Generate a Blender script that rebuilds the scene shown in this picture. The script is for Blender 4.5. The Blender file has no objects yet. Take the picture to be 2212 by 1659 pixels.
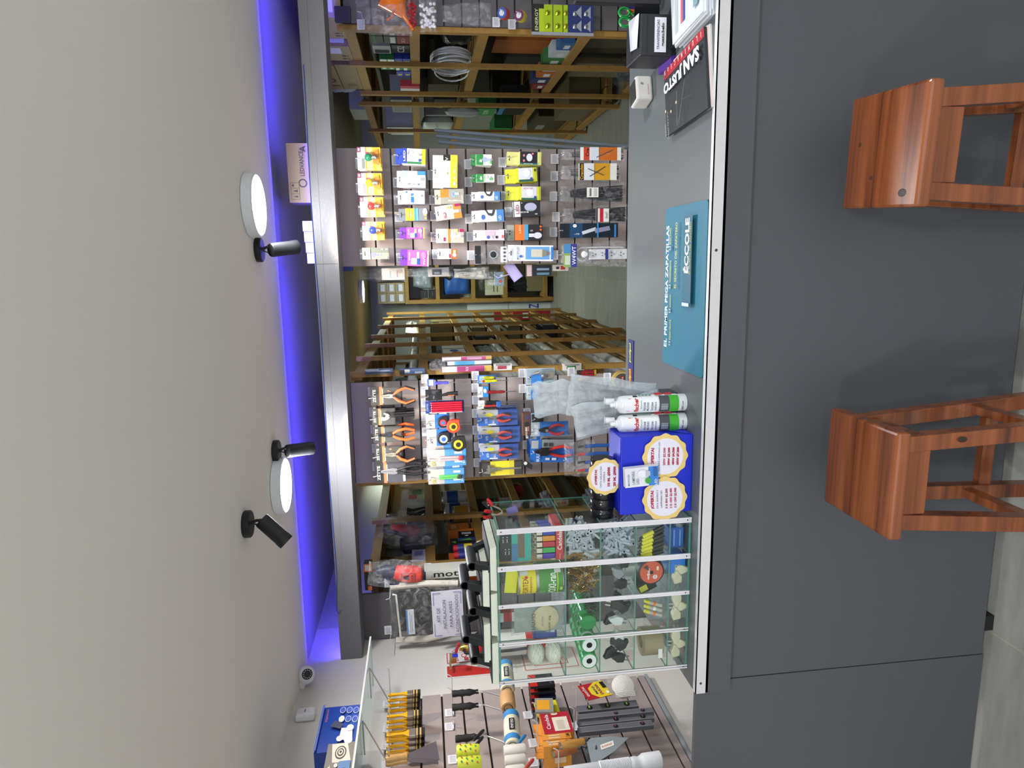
import bpy, math, random
from mathutils import Vector, Matrix, noise
random.seed(7)
PI = math.pi
sc = bpy.context.scene
COL = sc.collection
# ---------------------------------------------------------------- camera, sky, light, exposure
F, CX, CY, EYE = 1480.0, 829.5, 1106.0, 1.76
def _rot(yaw, pitch, roll):
    return (Matrix.Rotation(math.radians(yaw), 3, 'Z') @ Matrix.Rotation(math.radians(pitch), 3, 'X')
            @ Matrix.Rotation(math.radians(roll), 3, 'Z'))
UP = _rot(10.238, 82.809, -2.2275)            # the phone's view when the shop stands upright
def P(px, py, X=None, Y=None, Z=None):        # the point of a real plane seen at a pixel of the 2212x1659 photograph
    d = UP @ Vector(((CX - py) / F, (CY - px) / F, -1.0))
    t = X / d.x if X is not None else (Y / d.y if Y is not None else (Z - EYE) / d.z)
    return Vector((0, 0, EYE)) + d * t
cam = bpy.data.cameras.new('camera')
camo = bpy.data.objects.new('camera', cam)
COL.objects.link(camo)
cam.sensor_fit = 'HORIZONTAL'
cam.sensor_width = 36.0
cam.lens = F * 36.0 / 2212.0
cam.clip_start = 0.05
camo.matrix_world = Matrix.Translation((0, 0, EYE)) @ (UP @ Matrix.Rotation(math.radians(-90), 3, 'Z')).to_4x4()
sc.camera = camo
w = bpy.data.worlds.new('street_light'); sc.world = w; w.use_nodes = True
w.node_tree.nodes['Background'].inputs[0].default_value = (0.86, 0.93, 1.0, 1)
w.node_tree.nodes['Background'].inputs[1].default_value = 1.1
sc.view_settings.view_transform = 'Standard'
sc.view_settings.look = 'None'
sc.view_settings.exposure = 0.6
sc.view_settings.gamma = 1.0
sc.view_settings.use_curve_mapping = False
sc.cycles.transparent_max_bounces = 40
sc.cycles.max_bounces = 10
def light(name, kind, loc, power, color, **k):
    l = bpy.data.lights.new(name, kind); l.energy = power; l.color = color
    for a, b in k.items():
        if a not in ('aim',): setattr(l, a, b)
    o = bpy.data.objects.new(name, l); COL.objects.link(o); o.location = loc
    if 'aim' in k:
        o.rotation_euler = (Vector(k['aim']) - Vector(loc)).to_track_quat('-Z', 'Y').to_euler()
    return o
CEIL = 2.46
LAMPS = [(0.245, 3.04), (-1.0, 3.14)]                       # the two round lamps in view
for i, (x, y) in enumerate(LAMPS + [(0.3, -0.5), (-1.2, -0.5), (1.6, 1.6), (0.0, -1.9)]):  # the other four are added out of view to light the front room
    light('seen_or_added_lamp_light', 'AREA', (x, y, CEIL - 0.052), 14 if i < 2 else 22, (0.95, 0.98, 1.0), shape='DISK', size=0.24)
for x, y, pw in [(-0.31, 7.95, 22), (-1.6, 6.6, 11), (0.5, 5.2, 4)]:  # first belongs to the round lamp; the others are added, without a fixture
    light('stock_seen_or_added_light', 'AREA', (x, y, CEIL - 0.052), pw, (0.88, 1.0, 0.86), shape='DISK', size=0.24)
# ---------------------------------------------------------------- materials
def lin(h):
    r = [int(h[i:i + 2], 16) / 255 for i in (0, 2, 4)]
    return [c / 12.92 if c <= 0.04045 else ((c + 0.055) / 1.055) ** 2.4 for c in r] + [1.0]
_mats = {}
def mt(key):
    """'rrggbb' paper/plastic; suffix g glossy, m metal, x matte, c clear film, k crinkled foil, w wood, v varnished wood, e lit"""
    if key in _mats: return _mats[key]
    if key in CUSTOM:
        m = CUSTOM[key](); m.name = key; _mats[key] = m; return m
    col, suf = lin(key[:6]), key[6:]
    m = bpy.data.materials.new('paint_' + key); m.use_nodes = True
    nt = m.node_tree; N = nt.nodes; L = nt.links; b = N['Principled BSDF']
    b.inputs['Roughness'].default_value = {'': .5, 'g': .18, 'm': .28, 'x': .85, 'c': .15, 'k': .2, 'w': .55, 'v': .28}.get(suf, .5)
    if suf == 'm': b.inputs['Metallic'].default_value = .9
    if suf == 'e':
        b.inputs['Emission Color'].default_value = col; b.inputs['Emission Strength'].default_value = 6
    tc = N.new('ShaderNodeTexCoord'); no = N.new('ShaderNodeTexNoise')
    L.new(tc.outputs['Object'], no.inputs['Vector'])
    mx = N.new('ShaderNodeMix'); mx.data_type = 'RGBA'
    if suf in ('w', 'v'):
        mp = N.new('ShaderNodeMapping'); L.new(tc.outputs['Object'], mp.inputs[0]); L.new(mp.outputs[0], no.inputs['Vector'])
        mp.inputs['Scale'].default_value = (14, 14, 14)
        no.inputs['Scale'].default_value = 1.2; no.inputs['Distortion'].default_value = 1.5; no.inputs['Detail'].default_value = 6
        mx.inputs[6].default_value = [c * .55 for c in col[:3]] + [1]; mx.inputs[7].default_value = [min(1, c * 1.25) for c in col[:3]] + [1]
    else:
        no.inputs['Scale'].default_value = 60
        mx.inputs[6].default_value = [c * .93 for c in col[:3]] + [1]; mx.inputs[7].default_value = [min(1, c * 1.05) for c in col[:3]] + [1]
    L.new(no.outputs[0], mx.inputs[0]); L.new(mx.outputs[2], b.inputs['Base Color'])
    if suf == 'h': b.inputs['Alpha'].default_value = .025; b.inputs['Roughness'].default_value = .08
    if suf in ('c', 'k', 'f'):
        bp = N.new('ShaderNodeBump'); bp.inputs['Strength'].default_value = .35 if suf == 'f' else .9; bp.inputs['Distance'].default_value = .012
        n2 = N.new('ShaderNodeTexNoise'); n2.inputs['Scale'].default_value = 22; n2.inputs['Detail'].default_value = 3; n2.inputs['Distortion'].default_value = 1.2
        L.new(tc.outputs['Object'], n2.inputs['Vector']); L.new(n2.outputs[0], bp.inputs['Height']); L.new(bp.outputs[0], b.inputs['Normal'])
        if suf in ('c', 'f'):
            ra = N.new('ShaderNodeMapRange'); ra.inputs[1].default_value = .48 if suf == 'c' else .35; ra.inputs[2].default_value = .8; ra.inputs[3].default_value = .07 if suf == 'c' else .38; ra.inputs[4].default_value = .45 if suf == 'c' else .68  # crinkle highlights put into the alpha as paler streaks
            L.new(n2.outputs[0], ra.inputs[0]); L.new(ra.outputs[0], b.inputs['Alpha'])
            b.inputs['Specular IOR Level'].default_value = 1.0
    _mats[key] = m
    return m
def nodes(name):
    m = bpy.data.materials.new(name); m.use_nodes = True
    return m, m.node_tree.nodes, m.node_tree.links, m.node_tree.nodes['Principled BSDF']
def m_paint(col, rough=.8, var=.05, scale=3, bump=.15, bs=220, coat=0, spec=.5):
    m, N, L, b = nodes('p'); c = lin(col)
    tc = N.new('ShaderNodeTexCoord'); no = N.new('ShaderNodeTexNoise'); no.inputs['Scale'].default_value = scale; no.inputs['Detail'].default_value = 5
    L.new(tc.outputs['Object'], no.inputs['Vector'])
    mx = N.new('ShaderNodeMix'); mx.data_type = 'RGBA'
    mx.inputs[6].default_value = [v * (1 - var) for v in c[:3]] + [1]; mx.inputs[7].default_value = [v * (1 + var) for v in c[:3]] + [1]
    L.new(no.outputs[0], mx.inputs[0]); L.new(mx.outputs[2], b.inputs['Base Color'])
    n2 = N.new('ShaderNodeTexNoise'); n2.inputs['Scale'].default_value = bs; L.new(tc.outputs['Object'], n2.inputs['Vector'])
    bp = N.new('ShaderNodeBump'); bp.inputs['Strength'].default_value = bump; bp.inputs['Distance'].default_value = .002
    L.new(n2.outputs[0], bp.inputs['Height']); L.new(bp.outputs[0], b.inputs['Normal'])
    b.inputs['Roughness'].default_value = rough; b.inputs['Coat Weight'].default_value = coat; b.inputs['Specular IOR Level'].default_value = spec
    return m
def m_tiles():
    m, N, L, b = nodes('t')
    tc = N.new('ShaderNodeTexCoord'); mp = N.new('ShaderNodeMapping'); L.new(tc.outputs['Object'], mp.inputs[0])
    mp.inputs['Location'].default_value = (0.19, -0.35, 0)
    br = N.new('ShaderNodeTexBrick'); L.new(mp.outputs[0], br.inputs['Vector']); br.offset = 0
    br.inputs['Scale'].default_value = 1; br.inputs['Brick Width'].default_value = 1.0; br.inputs['Row Height'].default_value = .5
    br.inputs['Mortar Size'].default_value = .0035; br.inputs['Color1'].default_value = lin('8c8c88'); br.inputs['Color2'].default_value = lin('969691')
    br.inputs['Mortar'].default_value = lin('9d9d8c')
    no = N.new('ShaderNodeTexNoise'); no.inputs['Scale'].default_value = 6; no.inputs['Detail'].default_value = 8; no.inputs['Roughness'].default_value = .7
    mp2 = N.new('ShaderNodeMapping'); mp2.inputs['Scale'].default_value = (.5, 2.5, 1); L.new(tc.outputs['Object'], mp2.inputs[0]); L.new(mp2.outputs[0], no.inputs['Vector'])
    mx = N.new('ShaderNodeMix'); mx.data_type = 'RGBA'; mx.blend_type = 'OVERLAY'; mx.inputs[0].default_value = .5
    L.new(br.outputs[0], mx.inputs[6]); L.new(no.outputs[0], mx.inputs[7]); L.new(mx.outputs[2], b.inputs['Base Color'])
    b.inputs['Roughness'].default_value = .45
    return m
def m_cherry():
    m, N, L, b = nodes('c')
    tc = N.new('ShaderNodeTexCoord')
    mp = N.new('ShaderNodeMapping'); mp.inputs['Scale'].default_value = (1.5, 26, 26); L.new(tc.outputs['Object'], mp.inputs[0])
    no = N.new('ShaderNodeTexNoise'); no.inputs['Scale'].default_value = 1.0; no.inputs['Detail'].default_value = 5; no.inputs['Distortion'].default_value = .5; L.new(mp.outputs[0], no.inputs['Vector'])
    mp2 = N.new('ShaderNodeMapping'); mp2.inputs['Scale'].default_value = (3, 130, 130); L.new(tc.outputs['Object'], mp2.inputs[0])
    n2 = N.new('ShaderNodeTexNoise'); n2.inputs['Scale'].default_value = 1.0; L.new(mp2.outputs[0], n2.inputs['Vector'])
    ad = N.new('ShaderNodeMath'); ad.operation = 'MULTIPLY_ADD'; ad.inputs[1].default_value = .35; L.new(n2.outputs[0], ad.inputs[0]); L.new(no.outputs[0], ad.inputs[2])
    cr = N.new('ShaderNodeValToRGB'); L.new(ad.outputs[0], cr.inputs[0])
    e = cr.color_ramp.elements
    e[0].position = .42; e[0].color = lin('40200d'); e[1].position = .85; e[1].color = lin('8a4c26')
    k = e.new(.6); k.color = lin('6e3719')
    L.new(cr.outputs[0], b.inputs['Base Color']); b.inputs['Roughness'].default_value = .27; b.inputs['Coat Weight'].default_value = .4; b.inputs['Coat Roughness'].default_value = .15
    return m
def m_pane():
    m, N, L, b = nodes('g'); out = N['Material Output']
    tr = N.new('ShaderNodeBsdfTransparent'); tr.inputs[0].default_value = (.965, .985, .975, 1)
    gl = N.new('ShaderNodeBsdfGlossy'); gl.inputs['Roughness'].default_value = .02; gl.inputs[0].default_value = (.9, 1, .96, 1)
    lw = N.new('ShaderNodeLayerWeight'); lw.inputs[0].default_value = .5
    pw = N.new('ShaderNodeMath'); pw.operation = 'POWER'; pw.inputs[1].default_value = 5; L.new(lw.outputs['Facing'], pw.inputs[0])
    fr = N.new('ShaderNodeMath'); fr.operation = 'MULTIPLY_ADD'; fr.inputs[1].default_value = .6; fr.inputs[2].default_value = .018; L.new(pw.outputs[0], fr.inputs[0])
    mx = N.new('ShaderNodeMixShader'); L.new(fr.outputs[0], mx.inputs[0]); L.new(tr.outputs[0], mx.inputs[1]); L.new(gl.outputs[0], mx.inputs[2])
    L.new(mx.outputs[0], out.inputs[0]); N.remove(b)
    return m
def m_shade(col, e):
    m, N, L, b = nodes('s'); b.inputs['Base Color'].default_value = (1, 1, 1, 1)
    b.inputs['Emission Color'].default_value = (*col, 1); b.inputs['Emission Strength'].default_value = e
    return m
CUSTOM = {
    'ceiling_paint': lambda: m_paint('ede8e0', .9, .02, 1.5, .08),
    'wall_paint': lambda: m_paint('d6d2cc', .85, .03, 2, .1),
    'stock_wall_paint': lambda: m_paint('b9bdb4', .85, .04, 2, .1),
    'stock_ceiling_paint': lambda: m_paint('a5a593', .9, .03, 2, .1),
    'floor_tiles': m_tiles,
    'beam_paint': lambda: m_paint('716f73', .42, .06, 8, .25, 90),
    'laminate': lambda: m_paint('4b4d52', .4, .05, 90, .25, 700),
    'laminate_top': lambda: m_paint('5d6265', .36, .05, 90, .2, 700),  # same laminate, lighter: the lamp reflection on the worktop is put into the colour
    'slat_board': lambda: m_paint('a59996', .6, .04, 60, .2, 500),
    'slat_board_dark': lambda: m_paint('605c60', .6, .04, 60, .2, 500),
    'cherry_wood': m_cherry,
    'clear_pane': m_pane,
    'lamp_glow': lambda: m_shade((1, 1, .98), 9),
    'stock_lamp_glow': lambda: m_shade((.9, 1, .9), 9),
    'blue_led': lambda: m_shade((.055, .03, 1.0), 125),
}
# ---------------------------------------------------------------- mesh builder
class M:
    def __init__(s, T=None):
        s.v = []; s.f = []; s.m = []; s.k = []; s.T = T or Matrix.Identity(4)
    def add(s, vs, fs, k):
        if k not in s.k: s.k.append(k)
        i = s.k.index(k); n = len(s.v)
        s.v += [s.T @ Vector(v) for v in vs]
        s.f += [[n + j for j in f] for f in fs]; s.m += [i] * len(fs)
        return s
    def b(s, x0, x1, y0, y1, z0, z1, k):
        v = [(x, y, z) for x in (x0, x1) for y in (y0, y1) for z in (z0, z1)]
        return s.add(v, [(0, 1, 3, 2), (4, 6, 7, 5), (0, 4, 5, 1), (2, 3, 7, 6), (0, 2, 6, 4), (1, 5, 7, 3)], k)
    def bar(s, p, q, wd, ht, k):                      # a rectangular bar from p to q
        p, q = Vector(p), Vector(q); d = (q - p).normalized()
        a = d.cross(Vector((0, 0, 1)))
        a = a.normalized() if a.length > .05 else Vector((1, 0, 0))
        c = a.cross(d).normalized()
        vs = [e + a * (sa * wd / 2) + c * (sb * ht / 2) for e in (p, q) for sa, sb in ((-1, -1), (1, -1), (1, 1), (-1, 1))]
        return s.add(vs, [(0, 1, 2, 3), (7, 6, 5, 4), (0, 4, 5, 1), (1, 5, 6, 2), (2, 6, 7, 3), (3, 7, 4, 0)], k)
    def tube(s, pts, r, k, n=8, caps=True):
        pts = [Vector(p) for p in pts]; rr = r if isinstance(r, (list, tuple)) else [r] * len(pts)
        vs = []; fs = []; u = None
        for i, p in enumerate(pts):
            d = (pts[min(i + 1, len(pts) - 1)] - pts[max(i - 1, 0)]).normalized()
            if u is None:
                u = d.cross(Vector((0, 0, 1))); u = u.normalized() if u.length > .05 else Vector((1, 0, 0))
            u = (u - d * u.dot(d)).normalized(); v = d.cross(u)
            vs += [p + (u * math.cos(2 * PI * j / n) + v * math.sin(2 * PI * j / n)) * rr[i] for j in range(n)]
        for i in range(len(pts) - 1):
            fs += [(i * n + j, i * n + (j + 1) % n, (i + 1) * n + (j + 1) % n, (i + 1) * n + j) for j in range(n)]
        if caps: fs += [tuple(range(n - 1, -1, -1)), tuple(len(vs) - n + j for j in range(n))]
        return s.add(vs, fs, k)
    def lathe(s, prof, k, o=(0, 0, 0), ax=(0, 0, 1), n=24):    # prof: (radius, distance along ax)
        o = Vector(o); ax = Vector(ax).normalized()
        return s.tube2([o + ax * h for r, h in prof], [max(r, 1e-5) for r, h in prof], ax, k, n)
    def tube2(s, pts, rr, ax, k, n):
        u = ax.cross(Vector((0, 0, 1))); u = u.normalized() if u.length > .05 else Vector((1, 0, 0)); v = ax.cross(u)
        vs = []; fs = []
        for p, r in zip(pts, rr): vs += [p + (u * math.cos(2 * PI * j / n) + v * math.sin(2 * PI * j / n)) * r for j in range(n)]
        for i in range(len(pts) - 1):
            fs += [(i * n + j, i * n + (j + 1) % n, (i + 1) * n + (j + 1) % n, (i + 1) * n + j) for j in range(n)]
        fs += [tuple(range(n - 1, -1, -1)), tuple(len(vs) - n + j for j in range(n))]
        return s.add(vs, fs, k)
    def ell(s, c, r, k, n=14, wob=0, seed=0):
        c = Vector(c); r = r if isinstance(r, (list, tuple)) else (r, r, r); h = n // 2 + 1
        vs = [c + Vector((0, 0, r[2]))]; fs = []
        for i in range(1, h):
            t = PI * i / h
            for j in range(n):
                a = 2 * PI * j / n; q = Vector((math.sin(t) * math.cos(a), math.sin(t) * math.sin(a), math.cos(t)))
                g = 1 + wob * noise.noise(q * 1.7 + Vector((seed * 3.1, seed, 0)))
                vs.append(c + Vector((q.x * r[0], q.y * r[1], q.z * r[2])) * g)
        vs.append(c - Vector((0, 0, r[2])))
        fs += [(0, 1 + j, 1 + (j + 1) % n) for j in range(n)]
        for i in range(h - 2):
            fs += [(1 + i * n + j, 1 + (i + 1) * n + j, 1 + (i + 1) * n + (j + 1) % n, 1 + i * n + (j + 1) % n) for j in range(n)]
        e = len(vs) - 1; fs += [(e, 1 + (h - 2) * n + (j + 1) % n, 1 + (h - 2) * n + j) for j in range(n)]
        return s.add(vs, fs, k)
    def prism(s, pts, d0, d1, k, ax='y'):              # outline in the two other axes, extruded along ax
        def mk(a, b_, d): return {'y': (a, d, b_), 'x': (d, a, b_), 'z': (a, b_, d)}[ax]
        n = len(pts); vs = [mk(a, b_, d0) for a, b_ in pts] + [mk(a, b_, d1) for a, b_ in pts]
        return s.add(vs, [tuple(range(n)), tuple(range(2 * n - 1, n - 1, -1))] + [(i, i + n, (i + 1) % n + n, (i + 1) % n) for i in range(n)], k)
    def pouch(s, wd, ht, dp, k, seed=0, o=(0, 0, 0), nu=12, nv=14, pinch=.0, cr=.012):   # a soft bag hanging in the xz plane, top at o
        vs = []; fs = []
        for side in (-1, 1):
            for i in range(nv + 1):
                v = i / nv
                wv = wd * (1 - pinch * (1 - v) ** 2)
                for j in range(nu + 1):
                    u = j / nu * 2 - 1
                    t = (max(0, 1 - abs(u) ** 3) * max(0, 1 - abs(2 * v - 1) ** 4)) ** .5
                    q = Vector((u * 2.1 + seed, v * 3.3, side + seed))
                    nn = noise.noise(q * 1.6) * cr * 1.3 + noise.noise(q * 4.1) * cr * .6
                    vs.append((o[0] + u * wv / 2 + noise.noise(q + Vector((9, 0, 0))) * cr * (1 if abs(u) > .9 else .3), o[1] + side * (dp / 2 * t + .0006) + nn * t,
                               o[2] - v * ht + noise.noise(q + Vector((0, 9, 0))) * cr * .6))
        n1 = (nu + 1) * (nv + 1)
        for q in (0, 1):
            for i in range(nv):
                for j in range(nu):
                    a = q * n1 + i * (nu + 1) + j; f = (a, a + nu + 1, a + nu + 2, a + 1)
                    fs.append(f if q else f[::-1])
        return s.add(vs, fs, k)
    def obj(s, name, par=None, sm=False, bev=0, loc=None, rz=None, rot=None):
        me = bpy.data.meshes.new(name); me.from_pydata([tuple(v) for v in s.v], [], s.f)
        for k in s.k: me.materials.append(mt(k))
        me.polygons.foreach_set('material_index', s.m)
        if sm:
            me.polygons.foreach_set('use_smooth', [True] * len(s.f)); me.set_sharp_from_angle(angle=math.radians(42))
        me.update()
        o = bpy.data.objects.new(name, me); COL.objects.link(o)
        if par: o.parent = par
        if loc is not None: o.location = loc
        if rz is not None: o.rotation_euler = (0, 0, rz)
        if rot is not None: o.rotation_euler = rot
        if bev:
            md = o.modifiers.new('bevel', 'BEVEL'); md.width = bev; md.segments = 2; md.limit_method = 'ANGLE'; md.harden_normals = False
        return o
def thing(name, label, cat, loc=(0, 0, 0), rz=0, group=None, rot=None):
    o = bpy.data.objects.new(name, None); COL.objects.link(o); o.empty_display_size = .02
    o.location = loc; o.rotation_euler = rot if rot is not None else (0, 0, rz)
    o['label'] = label; o['category'] = cat
    if group: o['group'] = group
    return o
def tag(o, label, cat, group=None, kind=None):
    o['label'] = label; o['category'] = cat
    if group: o['group'] = group
    if kind: o['kind'] = kind
    return o
def struct(o, label=None):
    o['kind'] = 'structure'
    if label: o['label'] = label
    return o
def dup(root, loc=None, label=None, group=None, rot=None):
    r = root.copy(); COL.objects.link(r)
    if loc is not None: r.location = loc
    if rot is not None: r.rotation_euler = rot
    if label: r['label'] = label
    if group: r['group'] = group
    for ch in root.children:
        c = ch.copy(); COL.objects.link(c); c.parent = r
        for g in ch.children:
            d = g.copy(); COL.objects.link(d); d.parent = c
    return r
_tx = {}
def text_geo(s, bold):
    if (s, bold) in _tx: return _tx[(s, bold)]
    c = bpy.data.curves.new('t', 'FONT'); c.body = s; c.resolution_u = 2; c.offset = .012 * bold
    o = bpy.data.objects.new('t', c); COL.objects.link(o)
    me = bpy.data.meshes.new_from_object(o)
    vs = [v.co.copy() for v in me.vertices]; fs = [tuple(p.vertices) for p in me.polygons]
    bpy.data.objects.remove(o); bpy.data.curves.remove(c); bpy.data.meshes.remove(me)
    x0 = min(v.x for v in vs); x1 = max(v.x for v in vs); y0 = min(v.y for v in vs); y1 = max(v.y for v in vs)
    r = ([((v.x - (x0 + x1) / 2) / (x1 - x0), (v.y - (y0 + y1) / 2) / (y1 - y0)) for v in vs], fs)
    _tx[(s, bold)] = r
    return r
class Face:
    """printing on a flat face: origin O (lower left), U to the right, V up (full width / height vectors)"""
    def __init__(s, m, O, U, V, eps=.0007):
        s.m = m; s.O = Vector(O); s.U = Vector(U); s.V = Vector(V); s.n = s.U.cross(s.V).normalized(); s.e = eps; s.l = 1
    def p(s, u, v): return s.O + s.U * u + s.V * v + s.n * (s.e * s.l)
    def r(s, u0, v0, u1, v1, k): s.m.add([s.p(u0, v0), s.p(u1, v0), s.p(u1, v1), s.p(u0, v1)], [(0, 1, 2, 3)], k); s.l += 1; return s
    def poly(s, pts, k): s.m.add([s.p(*q) for q in pts], [tuple(range(len(pts)))], k); s.l += 1; return s
    def el(s, u, v, a, b, k, n=20): return s.poly([(u + a * math.cos(2 * PI * i / n), v + b * math.sin(2 * PI * i / n)) for i in range(n)], k)
    def t(s, u, v, wd, ht, k, body, bold=1, turn=0):
        vs, fs = text_geo(body, bold); c, q = math.cos(turn), math.sin(turn)
        lu, lv = s.U.length, s.V.length
        out = []
        for x, y in vs:
            a, b_ = x * wd * lu, y * ht * lv
            if turn: a, b_ = x * wd * lu * 1, y * ht * lv; a, b_ = a * c - b_ * q, a * q + b_ * c
            out.append(s.p(u + a / lu, v + b_ / lv))
        s.m.add(out, fs, k); s.l += 1; return s
    def spec(s, txt):
        for it in txt.split(';'):
            a = it.split()
            if not a: continue
            if a[0] == 'r': s.r(*map(float, a[1:5]), a[5])
            elif a[0] == 'e': s.el(*map(float, a[1:5]), a[5])
            elif a[0] == 'p':
                q = list(map(float, a[2:])); s.poly(list(zip(q[::2], q[1::2])), a[1])
            elif a[0] == 'bulb':        # a printed lamp: u v size colour
                u, v, z = map(float, a[1:4]); g = s.U.length / s.V.length
                s.el(u, v + z * .25, z * .5, z * .5 * g, a[4]); s.r(u - z * .2, v - z * .75 * g, u + z * .2, v - z * .1 * g, a[4]); s.r(u - z * .16, v - z * 1.15 * g, u + z * .16, v - z * .75 * g, '9a9a9a')
            elif a[0] == 't': s.t(*map(float, a[1:5]), a[5], ' '.join(a[6:]).replace('~', ' '))
        return s

class Wrap(Face):
    """printing around a tube: centre c, radius r, from z0 to z1, angles a0..a1 (0 faces +x, -90 faces the counter front)"""
    def __init__(s, m, c, r, z0, z1, a0, a1):
        s.m = m; s.c = Vector(c); s.R = r; s.z0 = z0; s.z1 = z1; s.a0 = math.radians(a0); s.a1 = math.radians(a1); s.l = 1; s.e = .0003
        s.U = Vector((abs(s.a1 - s.a0) * r, 0, 0)); s.V = Vector((0, 0, z1 - z0))
    def p(s, u, v):
        a = s.a0 + (s.a1 - s.a0) * u; r = s.R + s.e * s.l
        return s.c + Vector((r * math.cos(a), r * math.sin(a), s.z0 + (s.z1 - s.z0) * v))
    def r(s, u0, v0, u1, v1, k):
        n = max(1, int(abs(u1 - u0) * 14))
        for i in range(n):
            a, b = u0 + (u1 - u0) * i / n, u0 + (u1 - u0) * (i + 1) / n
            s.m.add([s.p(a, v0), s.p(b, v0), s.p(b, v1), s.p(a, v1)], [(0, 1, 2, 3)], k)
        s.l += 1; return s
# ---------------------------------------------------------------- the shell
struct(M().b(-2.3, 2.8, -2.6, 9.75, -.06, 0, 'floor_tiles').obj('floor'))
struct(M().b(-2.3, 2.8, -2.6, 3.56, CEIL, CEIL + .08, 'ceiling_paint').obj('ceiling'))
struct(M().b(-2.3, 2.8, 3.56, 9.75, CEIL, CEIL + .08, 'stock_ceiling_paint').obj('ceiling'))
struct(M().b(-2.3, -2.15, -2.6, 3.9, 0, CEIL, 'wall_paint').obj('wall_left'))
struct(M().b(-2.3, -2.15, 3.9, 9.6, 0, CEIL, 'stock_wall_paint').obj('wall_left'))
struct(M().b(-2.15, -2.13, -2.6, 3.17, 0, CEIL, 'wall_paint').obj('trim_1'))
struct(M().b(-2.3, 2.8, 9.6, 9.75, 0, CEIL, 'stock_wall_paint').obj('wall_back'))
struct(M().b(2.2, 2.35, 3.55, 9.6, 0, CEIL, 'stock_wall_paint').obj('wall_right'))
struct(M().b(2.6, 2.8, -2.6, 3.55, 0, CEIL, 'wall_paint').obj('wall_right'))
# header beam: a box section with a raised front lip; the LED strip sticks to the back of that lip
bm = M()
bm.b(-2.15, 2.6, 3.55, 3.73, 2.165, 2.24, 'beam_paint').b(-2.15, 2.6, 3.55, 3.566, 2.24, 2.282, 'beam_paint')
bm.b(-.0, .003, 3.549, 3.551, 2.17, 2.28, '4c4a4e')
struct(bm.obj('trim_2', bev=.003), 'grey painted header beam spanning the opening to the stock room')
o = M().b(-2.14, 2.6, 3.5662, 3.569, 2.262, 2.272, 'blue_led').obj('led_strip')
tag(o, 'blue LED strip hidden behind the lip of the header beam', 'LED strip')
pts = [P(654 + (y - 140) * .0655 + 1.5 * math.sin(y * .011), y, Y=3.548) for y in range(140, 1290, 46)]
pts += [P(727, 1318, Y=3.545), P(733, 1326, Y=3.546), P(737, 1318, Y=3.55)]
tag(M().tube(pts, .0022, '27408f', 6).obj('thin_cable', sm=True), 'thin blue cable draped along the top of the header beam', 'cable')
# round ceiling lamps
def round_lamp(x, y, label, glow='lamp_glow'):
    t = thing('ceiling_lamp', label, 'ceiling lamp', (x, y, CEIL), group='round surface ceiling lamps')
    M().lathe([(.11, 0), (.13, -.002), (.132, -.006), (.13, -.03), (.132, -.04), (.126, -.044), (.122, -.044)], 'e6eaee', n=48).obj('housing', t, sm=True)
    M().lathe([(.121, -.0435), (.119, -.047), (.05, -.0495), (.001, -.05)], glow, n=48).obj('diffuser', t, sm=True)
    return t
round_lamp(*LAMPS[0], 'round white lit ceiling lamp nearest the carton on the header beam')
round_lamp(*LAMPS[1], 'round white lit ceiling lamp between two black spotlights')
round_lamp(-.31, 7.95, 'round lit ceiling lamp far back in the stock room', 'stock_lamp_glow')
# black spotlights
def spot(px, py, Z, aim, label, power, size=.9):
    b = P(px, py, Z=CEIL - .012); t = thing('spotlight', label, 'spotlight', (b.x, b.y, CEIL), group='black ceiling spotlights')
    M().lathe([(.05, 0), (.052, -.003), (.052, -.022), (.048, -.026), (.001, -.026)], '17181b', n=32).obj('base', t, sm=True)
    j = Vector((0, .0, -.075)); d = (Vector(aim) - (b + j)).normalized(); d = Vector(d)
    M().tube([(0, 0, -.02), (.012, 0, -.045), j + Vector((.012, 0, 0))], .006, '17181b').tube([(0, .012, -.02), (-.014, .016, -.05), j], .003, '0c0c0e').obj('bracket', t, sm=True)
    a = j - d * .02
    M().lathe([(.001, 0), (.028, .002), (.03, .008), (.03, .105), (.031, .107), (.031, .13), (.027, .13), (.025, .118), (.001, .117)], '17181b', o=a, ax=d, n=28).obj('barrel', t, sm=True)
    M().lathe([(.024, .119), (.001, .12)], 'ffe8c8e', o=a, ax=d, n=20).obj('lens', t.children[-1])
    light('spotlight_beam', 'SPOT', Vector((b.x, b.y, CEIL)) + a + d * .135, power, (1, .80, .62), aim=aim, spot_size=size, spot_blend=.5, shadow_soft_size=.012)
    return t
spot(560, 540, 0, (.2, 3.9, 1.45), 'black spotlight beside the round lamp nearest the carton', 13, 1.35)
spot(597, 975, 0, (-.95, 3.9, 1.45), 'black spotlight pointing straight down beside the second round lamp', 13, 1.35)
spot(535, 1132, 0, (-2.1, 2.3, 1.2), 'black spotlight tilted toward the brush wall', 16, 1.6)
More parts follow.
